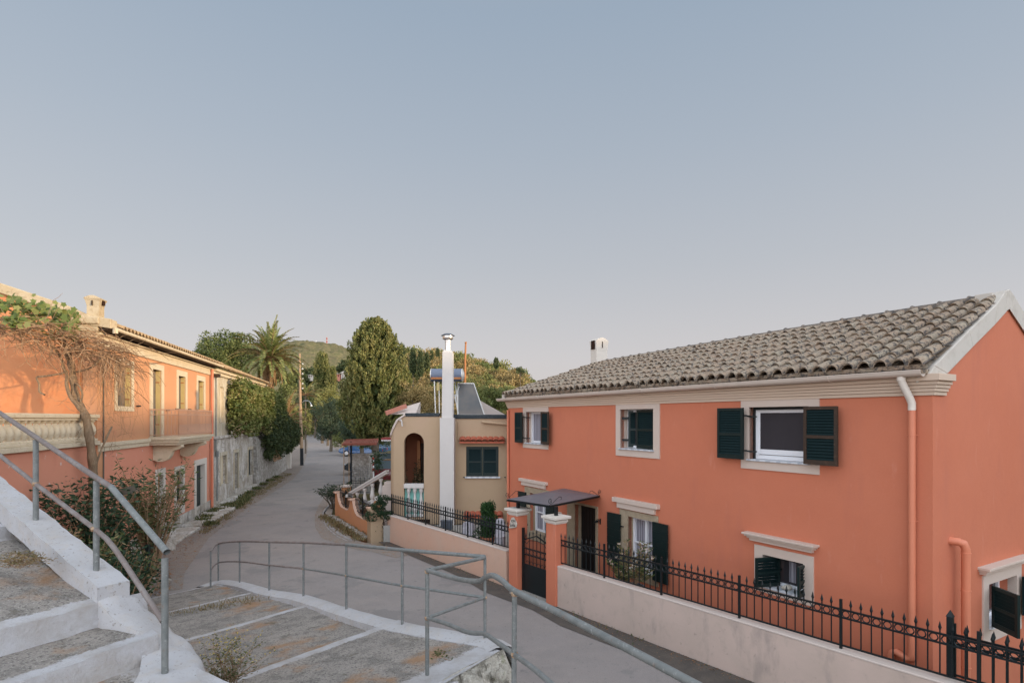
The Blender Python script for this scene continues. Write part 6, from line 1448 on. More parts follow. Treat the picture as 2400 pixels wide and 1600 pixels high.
# ---------------------------------------------------------------- cars
def car(label, loc, rz, L_=4.2, W_=1.7, Hh=1.45, body='car_blue', kind='hatch'):
    t = thing('parked_car', label, 'car', loc, rz)
    hw = W_/2; mb = MB()
    if kind == 'pickup': low = [(-.5,.45),(-.5,.82),(-.48,.92),(-.05,.95),(.0,.97),(.22,.97),(.38,.90),(.47,.78),(.5,.6),(.49,.42)]
    else: low = [(-.5,.42),(-.5,.75),(-.47,.88),(-.2,.93),(.16,.93),(.36,.86),(.46,.74),(.5,.58),(.49,.40)]
    secs = []
    for y, sc, dz in ((-hw, .97, -.03), (-hw*.97, 1, 0), (-hw*.5, 1, .03), (0, 1, .035), (hw*.5, 1, .03), (hw*.97, 1, 0), (hw, .97, -.03)):
        secs.append([Vector((x*L_*sc, y, z+(dz if z > .7 else 0))) for x, z in low] + [Vector((.42*L_, y, .3)), Vector((-.42*L_, y, .3))])
    mb.loft(secs, cap=True); mb.build('body', M[body], t, smooth=True)
    mb = MB(); cab = [(-.02,.95),(.0,Hh-.04),(.02,Hh),(.14,Hh),(.18,Hh-.04),(.31,.96)] if kind == 'pickup' else [(-.46,.88),(-.38,Hh-.06),(-.33,Hh),(.08,Hh),(.13,Hh-.05),(.30,.90)]
    secs = [[Vector((x*L_, y*(1 if z < 1 else .86), z)) for x, z in cab] for y in (-hw*.93, hw*.93)]; mb.loft(secs, cap=True); g_ = mb.build('glasshouse', M['car_glass'], t)
    mb = MB(); cx_ = [x for x, z in cab if z > Hh-.05]; mb.box(min(cx_)*L_, max(cx_)*L_, -hw*.80, hw*.80, Hh-.03, Hh+.012); mb.build('roof', M[body], t, bevel=.02)
    for sx_ in (-.32, .31):
        for sy_ in (-1, 1):
            mb = MB(); c_ = Vector((sx_*L_, sy_*(hw-.10), .32)); mb.tube([c_-Vector((0,.10,0)), c_+Vector((0,.10,0))], .32, 16); wh = mb.build('wheel', M['rubber'], t, smooth=True)
            mb = MB(); mb.tube([c_-Vector((0,.108,0)), c_+Vector((0,.108,0))], .19, 12); mb.build('rim', M['chrome'], wh)
    for sy_ in (-1, 1):
        mb = MB(); mb.box(.455*L_, .492*L_, sy_*hw*.75-.15, sy_*hw*.75+.15, .62, .74); mb.build('headlight', M['chrome'], t, bevel=.01)
        mb = MB(); mb.box(-.503*L_, -.48*L_, sy_*hw*.8-.1, sy_*hw*.8+.1, .6, .8); mb.build('tail_light', M['lens'], t)
        mb = MB(); mb.box(.2*L_, .23*L_, sy_*(hw+.08)-.07, sy_*(hw+.08)+.07, .93, 1.05); mb.build('mirror', M[body], t)
    return t
pc = PZ(843, 1068, 0); car('bright blue pickup truck parked behind the pergola, nose to the road', Vector((pc.x+.35, pc.y, 0)), R(180-6), 4.6, 1.7, 1.6, 'car_blue', 'pickup')
car('pale blue car parked just beyond the bright blue pickup', Vector((pc.x+1.6, pc.y+5, 0)), R(176), 4.1, 1.7, 1.45, 'car_blue2')
pc = PZ(912, 1098, 0); car('dark car half hidden in the shade behind the stained block', Vector((pc.x, pc.y-4, 0)), R(186), 4.2, 1.7, 1.45, 'car_dark')
pc = PZ(900, 1132, 0); car('red car glimpsed above the stair balustrade', Vector((pc.x+.3, pc.y, 0)), R(182), 3.9, 1.65, 1.4, 'car_red')
pc = PZ(739, 1010, 0); car('small pale blue car parked far along the road', Vector((P(741, 1000, 165).x, 165, 0)), R(-70), 4.0, 1.7, 1.45, 'car_blue2')
car('white car half hidden under the shrubs farther along the road', Vector((P(757, 1015, 108).x, 108, 0)), R(-65), 4.0, 1.7, 1.4, 'chrome')
# far houses
def farhouse(u0, u1, v0, v1, Y, label, body, roofm, rh=.3):
    a = P(u0, v1, Y); b = P(u1, v0, Y); t = thing('distant_house', label, 'house', a); w_ = b.x-a.x; h_ = b.z-a.z; mb = MB(); mb.box(0, w_, 0, w_*.8, -.8, h_); mb.build('wall', M[body], t)
    mb = MB(); mb.prism([(-.3, h_), (w_+.3, h_), (w_*.5, h_+rh*w_)], 'y', -.4, w_*.8+.4); mb.build('roof', M[roofm], t)
    for k in range(2): mb = MB(); xx = w_*(.25+.4*k); mb.box(xx, xx+w_*.12, -.05, 0, h_*.35, h_*.75); mb.build('window', M['darkroom'], t)
farhouse(784, 797, 876, 886, 150, 'small far house with a red roof left of the tall cypress', 'roofpink', 'white_trim', .08)
farhouse(800, 812, 874, 888, 145, 'small far whitish house between the red-roofed one and the tall cypress', 'white_trim', 'white_trim', .35)
farhouse(813, 826, 870, 888, 140, 'far pale gabled house right next to the tall cypress', 'white_trim', 'white_trim', .4)
farhouse(722, 734, 879, 885, 150, 'tiny far white building seen over the trees left of the twin cypresses', 'white_trim', 'white_trim', .1)
# ================================================================ yard things
mb = MB(); mb.prism([(floc(XL+.1, .25).x, floc(XL+.1, .25).y), (floc(XG0, .25).x, floc(XG0, .25).y), (-.15, 17.9), (-4.0, 17.7)][::-1], 'z', -.2, .52); y_ = mb.build('terrace', M['paving']); tag(y_, kind='structure')
def potted(name, label, cat, base, pr, ph, potm='pot'):
    t = thing(name, label, cat, base); mb = MB(); mb.lathe([(pr*.72, 0), (pr*.95, ph*.82), (pr*1.08, ph*.83), (pr*1.1, ph), (pr*.95, ph), (pr*.9, ph*.9)], (0, 0, 0), 16); mb.build('pot', M[potm], t, smooth=True); return t
b_ = P(1143, 1283, 14.6); b_.z = .52
tp_ = potted('potted_thuja', 'bushy green cone-shaped conifer in a terracotta pot behind the black fence', 'potted plant', b_, .19, .30)
C_, T_, L_, W_, ti = clump_leaves([(rx_, ry_, .32+z_, .13, .13, .17) for rx_, ry_, z_ in [(random.gauss(0, .09)*(1-zz*.6), random.gauss(0, .09)*(1-zz*.6), zz*.78) for zz in [random.random()**1.1 for _ in range(46)]]], 9000, .028, up=1.6, aspect=.35)
leaf_obj('foliage', C_, T_, L_, W_, LM['thuja'], tp_, ti)
mb = MB(); mb.tube([(0,0,.25), (0,0,.7)], .03, 6); mb.build('trunk', M['bark'], tp_)
for (u, vt, vb_, Y, wpx, lb) in ((1097, 1224, 1276, 14.9, 32, 'pale grey cloth-covered chair on the terrace left of the potted conifer'), (1172, 1217, 1288, 14.3, 25, 'pale grey cloth-covered chair on the terrace right of the potted conifer')):
    b_ = P(u, vb_, Y); b_.z = .52; t = thing('covered_chair', lb, 'chair', b_); hh = H-(vt-HY)/F*Y-.52; w_ = wpx/F*Y/2
    mb = MB(); r_ = []
    for z, s_, y2 in ((0, 1.05, .5), (hh*.5, 1.0, .45), (hh*.52, .98, .15), (hh*.85, .92, .12), (hh*.97, .7, .1), (hh, .35, .06)):
        r_.append([Vector((math.cos(a)*w_*s_*(1+.05*math.sin(a*7)), .2 - y2/2 + math.sin(a)*y2/2*(1+.05*math.sin(a*5)), z)) for a in np.linspace(0, 2*math.pi, 25)[:-1]])
    mb.loft(r_, cap=True); mb.build('cover', M['cloth'], t, smooth=True)
t = thing('plastic_crate', 'small blue grey crate at the foot of the white chimney shaft', 'crate', (X(1047, 16.6), 16.6, .5)); mb = MB(); mb.box(-.16, .16, -.1, .1, .12, .36); mb.frame(-.17, .17, .34, .38, .02, -.11, .11); mb.build('box', M['darkmetal'], t)
# oleander in pot
b_ = P(1478, 1420, 11.5); b_.z = -.05
ol_ = potted('potted_oleander', 'oleander with narrow leaves and pale blossoms in a dark round pot under the curtained window', 'potted plant', b_, .26, .52, 'darkmetal')
tips, stems = [], MB()
for i in range(26):
    a = random.random()*6.28; r_ = .12+.33*random.random(); tip = Vector((math.cos(a)*r_, math.sin(a)*r_*.8, .75+.62*random.random())); tips.append(tip); stems.tube([Vector((math.cos(a)*.06, math.sin(a)*.06, .5)), Vector((tip.x*.5, tip.y*.5, (.5+tip.z)/2+.05)), tip], [.010, .007, .004], 4)
stems.build('stems', M['twig'], ol_)
C_, T_, L_ = [], [], []
for tip in tips:
    for k in range(44):
        f_ = random.random(); p = Vector((tip.x*.5, tip.y*.5, .62)).lerp(tip, .1+.95*f_); a = random.random()*6.28; C_.append(p + Vector((math.cos(a), math.sin(a), .3))*.05); T_.append((math.cos(a), math.sin(a), .5)); L_.append(.045+.03*random.random())
leaf_obj('leaves', np.array(C_), np.array(T_), np.array(L_), np.array(L_)*.2, LM['oleander'], ol_)
C_, T_ = [], []
for tip in tips[::2]:
    for k in range(14): C_.append(tip + Vector((random.gauss(0, .03), random.gauss(0, .03), .02+random.gauss(0, .02)))); T_.append((random.gauss(0,1), random.gauss(0,1), random.gauss(0,1)))
leaf_obj('blossoms', np.array(C_), np.array(T_), .017, .014, LM['flower'], ol_)
# ================================================================ vegetation
def gz(x, y): return float(hgt(np.array([x]), np.array([y]))[0])
def tree_thing(name, label, cat, loc, group=None): return thing(name, label, cat, loc, 0, group)
# ---- the big cypress: upward tufts packed over a lobed body
def cypress(label, u, vt, vb_, Y, wpx, ntuft, leafm, size, group=None, seed=1, name='cypress_tree', lobes=((0, 1, 0),), trunkz=True, per=34):
    rg = np.random.default_rng(seed); base = P(u, vb_, Y); z0 = base.z; hh = (vb_-vt)/F*Y; hw = wpx/2/F*Y
    gzz = gz(base.x, base.y); t = tree_thing(name, label, 'tree', Vector((base.x, base.y, max(gzz, -.4))), group); off = z0 - t.location.z
    ph = np.array([0, .06, .18, .34, .5, .66, .8, .9, .97, 1.0]); pr = np.array([.45, .72, .93, 1.0, .95, .80, .62, .47, .28, .08])
    Cs, Ts, ti, Ls = [], [], [], []
    for k in range(ntuft):
        h = rg.random()**.95; a = rg.random()*6.283; bump = 1 + .13*math.sin(a*3+h*7+seed) + .10*math.sin(a*7-h*15+seed*2) + .05*math.sin(a*13+h*31)
        r = hw*np.interp(h, ph, pr)*bump*(.80+.2*rg.random()); 
        if rg.random() < .16: r *= .62
        c = np.array([r*math.cos(a), r*math.sin(a), off + h*hh*.95])
        d = np.array([math.cos(a)*.35, math.sin(a)*.35, 1.0]); d /= np.linalg.norm(d)
        L = size*(3.2+2.6*rg.random()); n = per; q = rg.random(n)[:, None]
        rad = size*1.15*(np.sin(np.clip(q, 0, 1)*math.pi*.85+.25)) * unit(rg.normal(size=(n, 3)))
        p = c + d*L*(q-.3) + rad; Cs.append(p); Ts.append(unit(d + .55*rg.normal(size=(n, 3)))); Ls.append(size*(.5+.5*rg.random(n)))
        ti.append(np.clip(rg.normal(.5, .16, n) + rg.normal(0, .13), 0, 1))
    C_ = np.concatenate(Cs); leaf_obj('foliage', C_, np.concatenate(Ts), np.concatenate(Ls), np.concatenate(Ls)*.42, leafm, t, np.concatenate(ti))
    # dense inner foliage
    n = ntuft*3; h = rg.random(n); a = rg.random(n)*6.283; r = hw*np.interp(h, ph, pr)*.72*np.sqrt(rg.random(n)); Cn = np.stack([r*np.cos(a), r*np.sin(a), off+h*hh*.93], 1)
    leaf_obj('inner_foliage', Cn, rg.normal(size=(n, 3))+[0, 0, 1], size*2.2, size*1.4, leafm, t, rg.random(n)*.3)
    if trunkz: mb = MB(); mb.tube([(0, 0, -.2), (.03, 0, off*.6), (0, 0, off+hh*.4)], [.30*hw/2.4+.05, .24*hw/2.4+.04, .12*hw/2.4], 9); mb.build('trunk', M['bark'], t, smooth=True)
    return t
cypress('very tall broad cypress standing left of the ochre house', 879, 741, 1022, 35, 150, 1500, LM['cypress'], .10, seed=3, per=34)
cypress('left and larger of the twin cypresses above the far road', 755, 824, 925, 88, 42, 420, LM['cypress'], .15, seed=5, per=18)
cypress('right and smaller of the twin cypresses above the far road', 778, 858, 928, 86, 24, 240, LM['cypress'], .14, seed=6, per=18)
gcy = 'dark cypresses on the crest of the near hill'
cyl_ = [(968, 816, 875, 105, 17, 'tall dark cypress at the left end of the near hill crest'), (985, 824, 880, 104, 15, 'dark cypress second in the row on the near hill crest'), (1000, 828, 880, 108, 14, 'narrow dark cypress just left of the white chimney shaft'), (1012, 824, 860, 120, 7, 'thin cypress tip directly left of the metal flue on the crest'), (1026, 818, 850, 125, 6, None), (1163, 842, 862, 120, 9, 'small lone round-topped cypress on the crest right of the rusty stack'), (942, 808, 850, 110, 14, 'cypress top peeping out behind the right side of the great cypress')]
for i, (u, vt, vb_, Y, w_, lb) in enumerate(cyl_):
    cypress(lb or 'pointed cypress tip showing right behind the metal flue', u, vt, vb_, Y, w_, 150, LM['darkcyp'], .17, group=gcy, seed=20+i, per=14)
# ---- broadleaf trees
def btree(name, label, u, vt, vb_, Y, wpx, lm, n=40, cr=.28, leaf=.07, per=900, seed=0, shape='round', trunk=True, group=None, cat='tree', depth=None, up=.3, aspect=.5, ground=None, airy=False, flat=1.0):
    global rng
    rng = np.random.default_rng(100+seed); base = P(u, vb_, Y); hh = (vb_-vt)/F*Y; hw = wpx/2/F*Y
    g0 = gz(base.x, base.y) if ground is None else ground; t = tree_thing(name, label, cat, Vector((base.x, base.y, g0)), group); off = base.z-g0
    cl = crown_clumps(hw*.86, (depth or hw*.86), hh/2*.86*flat, n, cr*hw, shape, zc=off+hh/2)
    if shape != 'round': cl = [(a, b, c+off, d, e, f) for a, b, c, d, e, f in cl]
    C_, T_, L_, W_, ti = clump_leaves(cl, per, leaf, up=up, aspect=aspect, shell=.35 if airy else .5)
    leaf_obj('foliage', C_, T_, L_, W_, lm, t, ti)
    if trunk:
        mb = MB(); r0 = max(.05, hw*.09); top = Vector((0, 0, off+hh*.45)); mb.tube([(0, 0, -.2), (.05*hw, 0, (off+hh*.2)*.5), top], [r0, r0*.8, r0*.5], 7)
        limbs(mb, (.03*hw, 0, max(.3, off+hh*.12)), [(c[0]*.8, c[1]*.8, c[2]) for c in cl[:9]], r0*.5); mb.build('trunk', M['bark'], t, smooth=True)
    return t
btree('dark_green_tree', 'leafy dark green tree rising behind the old orange house roof, left of the palm', 530, 768, 905, 50, 150, LM['tree'], 90, .26, .10, 330, 1, airy=True)
btree('sunlit_tree', 'sunlit light green tree directly right of the palm trunk', 668, 850, 960, 51, 66, LM['shrubC'], 50, .3, .08, 420, 2)
btree('sunlit_tree', 'sunlit yellowish tree behind the utility pole, below the palm', 672, 925, 1060, 52, 74, LM['shrubB'], 60, .28, .075, 500, 3)
btree('sunlit_tree', 'low sunlit tree just right of the utility pole lamp, over the far road edge', 716, 945, 1030, 62, 40, LM['shrubB'], 40, .3, .09, 420, 4)
btree('sunlit_tree', 'broad golden green tree under the twin cypresses', 768, 898, 985, 80, 66, LM['shrubB'], 55, .28, .12, 300, 5)
btree('shady_tree', 'very dark tree closing the far end of the road', 738, 900, 1000, 112, 58, LM['darkcyp'], 50, .3, .18, 160, 6)
btree('shady_tree', 'dark tree filling the gap above the far end of the road', 722, 880, 990, 140, 60, LM['darkcyp'], 50, .3, .2, 150, 66)
btree('blue_green_shrub', 'large blue-green shaded shrub tree beside the far road', 775, 928, 1040, 66, 92, LM['bluegreen'], 80, .24, .07, 700, 7, cat='shrub')
btree('blue_green_shrub', 'blue-green shrub below the great cypress, right of the slim pole', 826, 960, 1044, 58, 78, LM['bluegreen'], 70, .24, .07, 650, 8, cat='shrub')
btree('dry_shrub', 'brownish green undergrowth shrub around the foot of the great cypress', 878, 1000, 1054, 37, 100, LM['shrubC'], 60, .24, .06, 700, 9, cat='shrub', trunk=False)
btree('dry_shrub', 'low olive shrub at the right edge of the far road, by the slim pole', 800, 1010, 1052, 60, 50, LM['shrubC'], 40, .26, .07, 500, 10, cat='shrub', trunk=False)
btree('ochre_tree', 'ochre brown leafy tree filling the space between the great cypress and the white shaft', 975, 868, 990, 34, 88, LM['shrubA'], 80, .25, .055, 800, 11, airy=True)
btree('ochre_tree', 'pale ochre tree behind the left half of the flat roof', 1010, 890, 1000, 42, 70, LM['shrubA'], 60, .25, .06, 600, 12, airy=True)
btree('dark_green_tree', 'dark green tree behind the great cypress on its left, near the pale far houses', 812, 838, 880, 170, 46, LM['darkcyp'], 40, .3, .3, 120, 13)
btree('dark_green_tree', 'dark green tree left of the twin cypresses against the far hill', 722, 862, 900, 160, 70, LM['darkcyp'], 40, .3, .3, 120, 14)
btree('dark_green_tree', 'dark trees in front of the far hill at the slim pole insulators', 700, 868, 910, 150, 60, LM['darkcyp'], 40, .3, .3, 120, 15)
btree('bright_shrub', 'bright green leafy tree between the solar panel and the salmon house roof', 1160, 900, 985, 38, 120, LM['shrubC'], 90, .22, .06, 800, 16)
btree('bright_shrub', 'yellow-green tree standing directly behind the solar panel', 1110, 868, 975, 46, 90, LM['shrubB'], 70, .24, .07, 500, 17)
btree('dark_conifer', 'small dark pine cluster on the crest just left of the salmon roof', 1219, 858, 885, 110, 26, LM['darkcyp'], 26, .3, .14, 300, 18)
# ---- palm
pc = P(633, 843, 42); gp_ = -.3
pt_ = tree_thing('palm_tree', 'big date palm with arching fronds rising behind the ruined grey house roof', 'palm tree', Vector((pc.x-.1, pc.y, gp_)))
hz = pc.z - gp_
mb = MB(); pts = [(-.15, 0, 0), (-.1, 0, hz*.3), (-.12, 0, hz*.6), (.0, 0, hz*.85), (.10, 0, hz+.1)]; mb.tube(smooth_path([Vector(p) for p in pts], 6), [.30]*10+[.28]*8+[.27]*7, 12)
for i in range(190):
    a = i*2.4; z = hz*.45 + (hz*.55)*i/190; r_ = .27; x = r_*math.cos(a)-.05+.12*(z/hz)**3; y = r_*math.sin(a); mb.hexa([(x-.06, y-.06, z), (x+.06, y-.06, z), (x+.06, y+.06, z), (x-.06, y+.06, z), (x*1.25-.03, y*1.25-.03, z+.16), (x*1.25+.03, y*1.25-.03, z+.16), (x*1.25+.03, y*1.25+.03, z+.16), (x*1.25-.03, y*1.25+.03, z+.16)])
mb.build('trunk', M['palmbark'], pt_)
def fronds(root, c, n, Lf, elev, leafm, name='fronds', seed=1, dens=58, wl=.34, droop=1.0):
    rg = np.random.default_rng(seed); Cs, Ts, Ls, Ns = [], [], [], []; rac = MB()
    for i in range(n):
        az = i*2.39996 + rg.normal()*.2; e0 = elev(i/n, rg); L = Lf*(.8+.3*rg.random()); p = np.array(c, float); d = np.array([math.cos(az)*math.cos(e0), math.sin(az)*math.cos(e0), math.sin(e0)]); pts = [p.copy()]; seg = 12
        for k in range(seg):
            d = d + np.array([0, 0, -.085*droop*(1+.8*k/seg)]); d /= np.linalg.norm(d); p = p + d*L/seg; pts.append(p.copy())
        rac.tube([Vector(q) for q in pts[::2]], [.045, .035, .03, .022, .016, .01, .006][:len(pts[::2])], 4, cap=False)
        pts = np.array(pts)
        for k in range(dens):
            q = .14 + .86*k/dens; f = q*seg; j = min(int(f), seg-1); pos = pts[j] + (pts[j+1]-pts[j])*(f-j); tan = unit(pts[min(j+1, seg)]-pts[j]); sd_ = unit(np.cross(tan, [0, 0, 1])); upv = np.cross(sd_, tan)
            ll = wl*math.sin(min(1, q*1.15)*math.pi*.80+.35)*(.85+.3*rg.random())
            for s_ in (-1, 1):
                dd = unit(sd_*s_*.8 + tan*.75 + upv*.28 + rg.normal(size=3)*.10 - np.array([0, 0, .12])); Cs.append(pos+dd*ll*.5); Ts.append(dd); Ls.append(ll*.5); Ns.append(upv + rg.normal(size=3)*.3)
    o = leaf_obj(name, np.array(Cs), np.array(Ts), np.array(Ls), .026, leafm, root, Nrm=np.array(Ns)); rac.build('frond_ribs', M['palmbark'], o); return o
cc = (.10, 0, hz+.1)
fronds(pt_, cc, 76, 3.0, lambda q, rg: R(86) - q*R(100) + rg.normal()*.06, LM['palm'], seed=4, dens=64, wl=.42)
fronds(pt_, (.10, 0, hz-.15), 14, 2.0, lambda q, rg: R(-10)-q*R(35), LM['dry'], 'dry_fronds', 5, 40, .26, 2.2)
p_ = P(668, 990, 44); pt2 = tree_thing('young_palm', 'young palm with pale arching fronds among the sunlit trees behind the utility pole', 'palm tree', Vector((p_.x, p_.y, -.3)))
mb = MB(); mb.tube([(0,0,0), (0,0,p_.z+.3)], .2, 8); mb.build('trunk', M['palmbark'], pt2); fronds(pt2, (0, 0, p_.z+.3), 26, 2.5, lambda q, rg: R(80)-q*R(80), LM['dry'], seed=8, dens=40)
p_ = P(716, 925, 62); pt3 = tree_thing('young_palm', 'pale frond crown reaching right from behind the utility pole above its lamp', 'palm tree', Vector((p_.x, p_.y, -.3)))
mb = MB(); mb.tube([(0,0,0), (0,0,p_.z+.3)], .09, 8); mb.build('trunk', M['bark'], pt3); fronds(pt3, (0, 0, p_.z+.3), 22, 2.6, lambda q, rg: R(70)-q*R(75), LM['palm'], seed=9, dens=34)
# ---- creeper over the grey house
cv = tree_thing('creeper', 'thick bright green creeper hanging over the upper wall of the ruined grey house', 'creeper', (LOX, LOY, 0))
def lw_(s, d, z): return (-LA*s - LC*d, LC*s - LA*d, z)
rng = np.random.default_rng(77)
cl = []
s0c, s1c = lx(530), lx(648)
for i in range(330):
    q = rng.random()**1.25; s = s0c + (s1c-s0c)*q; ztop = lz(530, 893) - .2*q if q < .55 else 5.6 - .9*(q-.55)
    z = 3.1 + (ztop-3.1)*rng.random()**.8; d = -.22 - .30*rng.random() - .18*math.sin(q*9)**2
    r_ = .20 + .18*rng.random(); cl.append((*lw_(s, d, z), r_, r_, r_))
for i in range(36): s = s0c + .2 + .5*rng.random() - 1.1*rng.random()**3; cl.append((*lw_(s, -.25, 3.3 + 2.0*rng.random()), .12, .12, .14))
C_, T_, L_, W_, ti = clump_leaves(cl, 1150, .062, up=-.3, aspect=.7, shell=.5); leaf_obj('foliage', C_, T_, L_, W_, LM['ivy'], cv, ti)
mb = MB()
for i in range(60):
    s = s0c + (s1c-s0c)*.6*random.random(); z1_ = 3.2+random.random()*1.2; pts = [Vector(lw_(s+random.gauss(0, .15)*k, -.3-.12*k*random.random(), 3.05+(z1_-3.05)*k/4)) for k in range(5)]; mb.tube(pts, .014, 3, cap=False)
mb.build('stems', M['twig'], cv)
cv2 = tree_thing('creeper', 'darker creeper spilling down over the stone wall beside the road, right of the bright one', 'creeper', (LOX, LOY, 0))
cl = []
for i in range(300):
    q = rng.random(); s = lx(600)*(1-q) + lx(680)*q; top = 3.4 + 1.3*math.sin(min(1, q*1.3)*math.pi)*(1-q*.5); low = 1.25 + .25*q + .6*abs(q-.5) + (1.2*(q-.8) if q > .8 else 0); z = low + (top-low)*rng.random(); d = -.42 - .50*rng.random()*math.sin((z-low)/(top-low+.01)*2.6+.3); r_ = .2 + .2*rng.random(); cl.append((*lw_(s, d, z), r_, r_, r_))
C_, T_, L_, W_, ti = clump_leaves(cl, 520, .08, up=-.2, aspect=.55, shell=.5); leaf_obj('foliage', C_, T_, L_, W_, LM['ivydark'], cv2, ti)
mb = MB()
for i in range(36):
    s = lx(612)+2.6*random.random(); pts = [Vector(lw_(s+random.gauss(0, .22)*k*.6, -.35-.1*k, 2.6-.36*k)) for k in range(5)]; mb.tube(pts, .022, 3, cap=False)
mb.build('stems', M['twig'], cv2)
btree('ivy_bank', 'sunlit leafy bank behind the end of the stone wall, left of the utility pole', 655, 935, 1045, 50, 74, LM['ivy'], 60, .26, .085, 420, 31, cat='shrub', trunk=False)
# ---- hillside shrubs: a few prototypes, many copies
protos = []
for k, (lm, nm, lb, n, cr, lf, per) in enumerate((('shrubA', 'ochre_hill_shrub', 'ochre brown rounded shrub on the dry slope of the near hill', 26, .34, .11, 260), ('shrubB', 'olive_hill_shrub', 'olive green shrub on the dry slope of the near hill', 26, .34, .11, 260), ('shrubC', 'green_hill_shrub', 'darker green shrub on the dry slope of the near hill', 26, .36, .11, 260), ('shrubA', 'sparse_hill_tree', 'small sparse ochre tree on the dry slope of the near hill', 16, .40, .12, 180))):
    rng = np.random.default_rng(300+k); t = thing(nm, lb, 'shrub', (0, 0, -50), 0, ['ochre shrubs on the near hill', 'olive shrubs on the near hill', 'green shrubs on the near hill', 'sparse trees on the near hill'][k])
    cl = crown_clumps(1.7, 1.7, 1.25, n, .62, 'round', zc=1.3)
    C_, T_, L_, W_, ti = clump_leaves(cl, per, lf, up=.4, aspect=.55, shell=.4); leaf_obj('foliage', C_, T_, L_, W_, LM[lm], t, ti)
    mb = MB(); limbs(mb, (0, 0, -.2), [(c[0]*.7, c[1]*.7, c[2]) for c in cl[:8]], .09); mb.build('trunk', M['bark'], t)
    protos.append(t)
rh = random.Random(11); cnt = 0; used = [False]*4
for it in range(4000):
    if cnt >= 285: break
    u = rh.uniform(905, 1262); Yq = 62 + 100*rh.random()**.85; x = (u-CX)/F*Yq; g0 = gz(x, Yq)
    if g0 < .5: continue
    v_ = HY - (g0+1.5-H)/Yq*F
    if v_ > 985 or v_ < 780: continue
    k = rh.choices([0, 1, 2, 3], [.36, .30, .20, .14])[0]
    o = protos[k] if not used[k] else copy_tree(protos[k]); used[k] = True
    o.location = (x, Yq, g0-.2); s_ = rh.uniform(.75, 1.5)*(1.0 + (Yq-62)/160); o.scale = (s_, s_, s_*rh.uniform(.8, 1.15)); o.rotation_euler = (0, 0, rh.random()*6.28); cnt += 1
# trees in the valley left of the hill
for it in range(44):
    u = rh.uniform(640, 900); Yq = rh.uniform(120, 240); x = (u-CX)/F*Yq
    k = rh.choices([0, 1, 2], [.2, .4, .4])[0]; o = copy_tree(protos[k]); o['label'] = ['ochre brown tree in the valley before the far hill', 'olive green tree in the valley before the far hill', 'darker green tree in the valley before the far hill'][k]; o['group'] = ['ochre trees in the valley', 'olive trees in the valley', 'green trees in the valley'][k]
    o['category'] = 'tree'; o.name = 'valley_tree'; s_ = rh.uniform(2.2, 3.4); o.location = (x, Yq, gz(x, Yq)-.5); o.scale = (s_, s_, s_*1.05); o.rotation_euler = (0, 0, rh.random()*6.28)
# undergrowth carpet on the near hill
rng = np.random.default_rng(500); n = 60000; uu = rng.uniform(890, 1275, n); Yy = 58 + 105*rng.random(n)**.8; xx = (uu-CX)/F*Yy; zz = hgt(xx, Yy)
kk = zz > .3; C_ = np.stack([xx, Yy, zz+.25*rng.random(n)], 1)[kk]
o = leaf_obj('undergrowth', C_, rng.normal(size=C_.shape)*[1, 1, .6]+[0, 0, .7], .28, .16, LM['shrubB']); tag(o, kind='stuff')
# ---- near plants on the left: shrubs behind the kerb
def leafy(name, label, base, tips, nleaf, ll, lm, aspect=.24, stemm='twig', r0=.018, cat='shrub', spread=.10, group=None, frm=.35, droop=0):
    t = tree_thing(name, label, cat, base, group); mb = MB(); Cs, Ts, Ls = [], [], []
    for tip in tips:
        tip = Vector(tip); a = Vector((random.gauss(0, .05), random.gauss(0, .05), 0)); m_ = a.lerp(tip, .5) + Vector((0, 0, .15*tip.length*random.random())) + Vector((random.gauss(0, .06), random.gauss(0, .06), 0))
        pts = smooth_path([a, m_, tip], 3); mb.tube(pts, [r0*(1-.75*i/(len(pts)-1)) for i in range(len(pts))], 4, cap=False)
        for k in range(nleaf):
            f = frm + (1.05-frm)*random.random(); i = min(len(pts)-2, int(f*(len(pts)-1))); p = pts[i].lerp(pts[i+1], f*(len(pts)-1)-i); az = random.random()*6.28; d_ = Vector((math.cos(az), math.sin(az), .25+random.gauss(0, .4)-droop)); 
            Cs.append(p + d_*ll*.9 + Vector((random.gauss(0, 1), random.gauss(0, 1), random.gauss(0, 1)))*spread*.5); Ts.append(d_); Ls.append(ll*(.6+.6*random.random()))
    mb.build('branches', M[stemm], t); L_ = np.array(Ls); leaf_obj('leaves', np.array(Cs), np.array(Ts), L_, L_*aspect, lm, t); return t
def tipset(n, cx_, cy_, rx, ry, z0, z1, pw=.6):
    o = []
    for i in range(n):
        a = random.random()*6.28; r_ = random.random()**.5; z = z0 + (z1-z0)*random.random()**pw; o.append((cx_ + rx*r_*math.cos(a), cy_ + ry*r_*math.sin(a), z))
    return o
def gp(u, Y, z=0): p = P(u, HY, Y); return Vector((p.x, p.y, z))
leafy('oleander_bush', 'tall spreading oleander bush in front of the lower wall of the old orange house', gp(352, 13.6), tipset(60, 0, 0, 1.0, .8, 1.5, 2.95, .9), 40, .075, LM['oleander'], r0=.022)
leafy('leafy_shrub', 'dense dark shrub behind the white kerb, left of the tall oleander', gp(215, 11.6), tipset(95, 0, 0, 1.0, .8, .7, 2.55), 60, .062, LM['bush'], .42)
leafy('leafy_shrub', 'low mixed brownish shrub right behind the kerb between the two near posts', gp(160, 9.3, .2), tipset(70, 0, 0, .8, .6, .5, 1.75), 48, .055, LM['oleander'], .36)
leafy('leafy_shrub', 'shrub at the foot of the kerb end, below the dark handrail', gp(262, 9.6, .1), tipset(80, 0, 0, .75, .6, .3, 1.55), 46, .05, LM['bush'], .4)
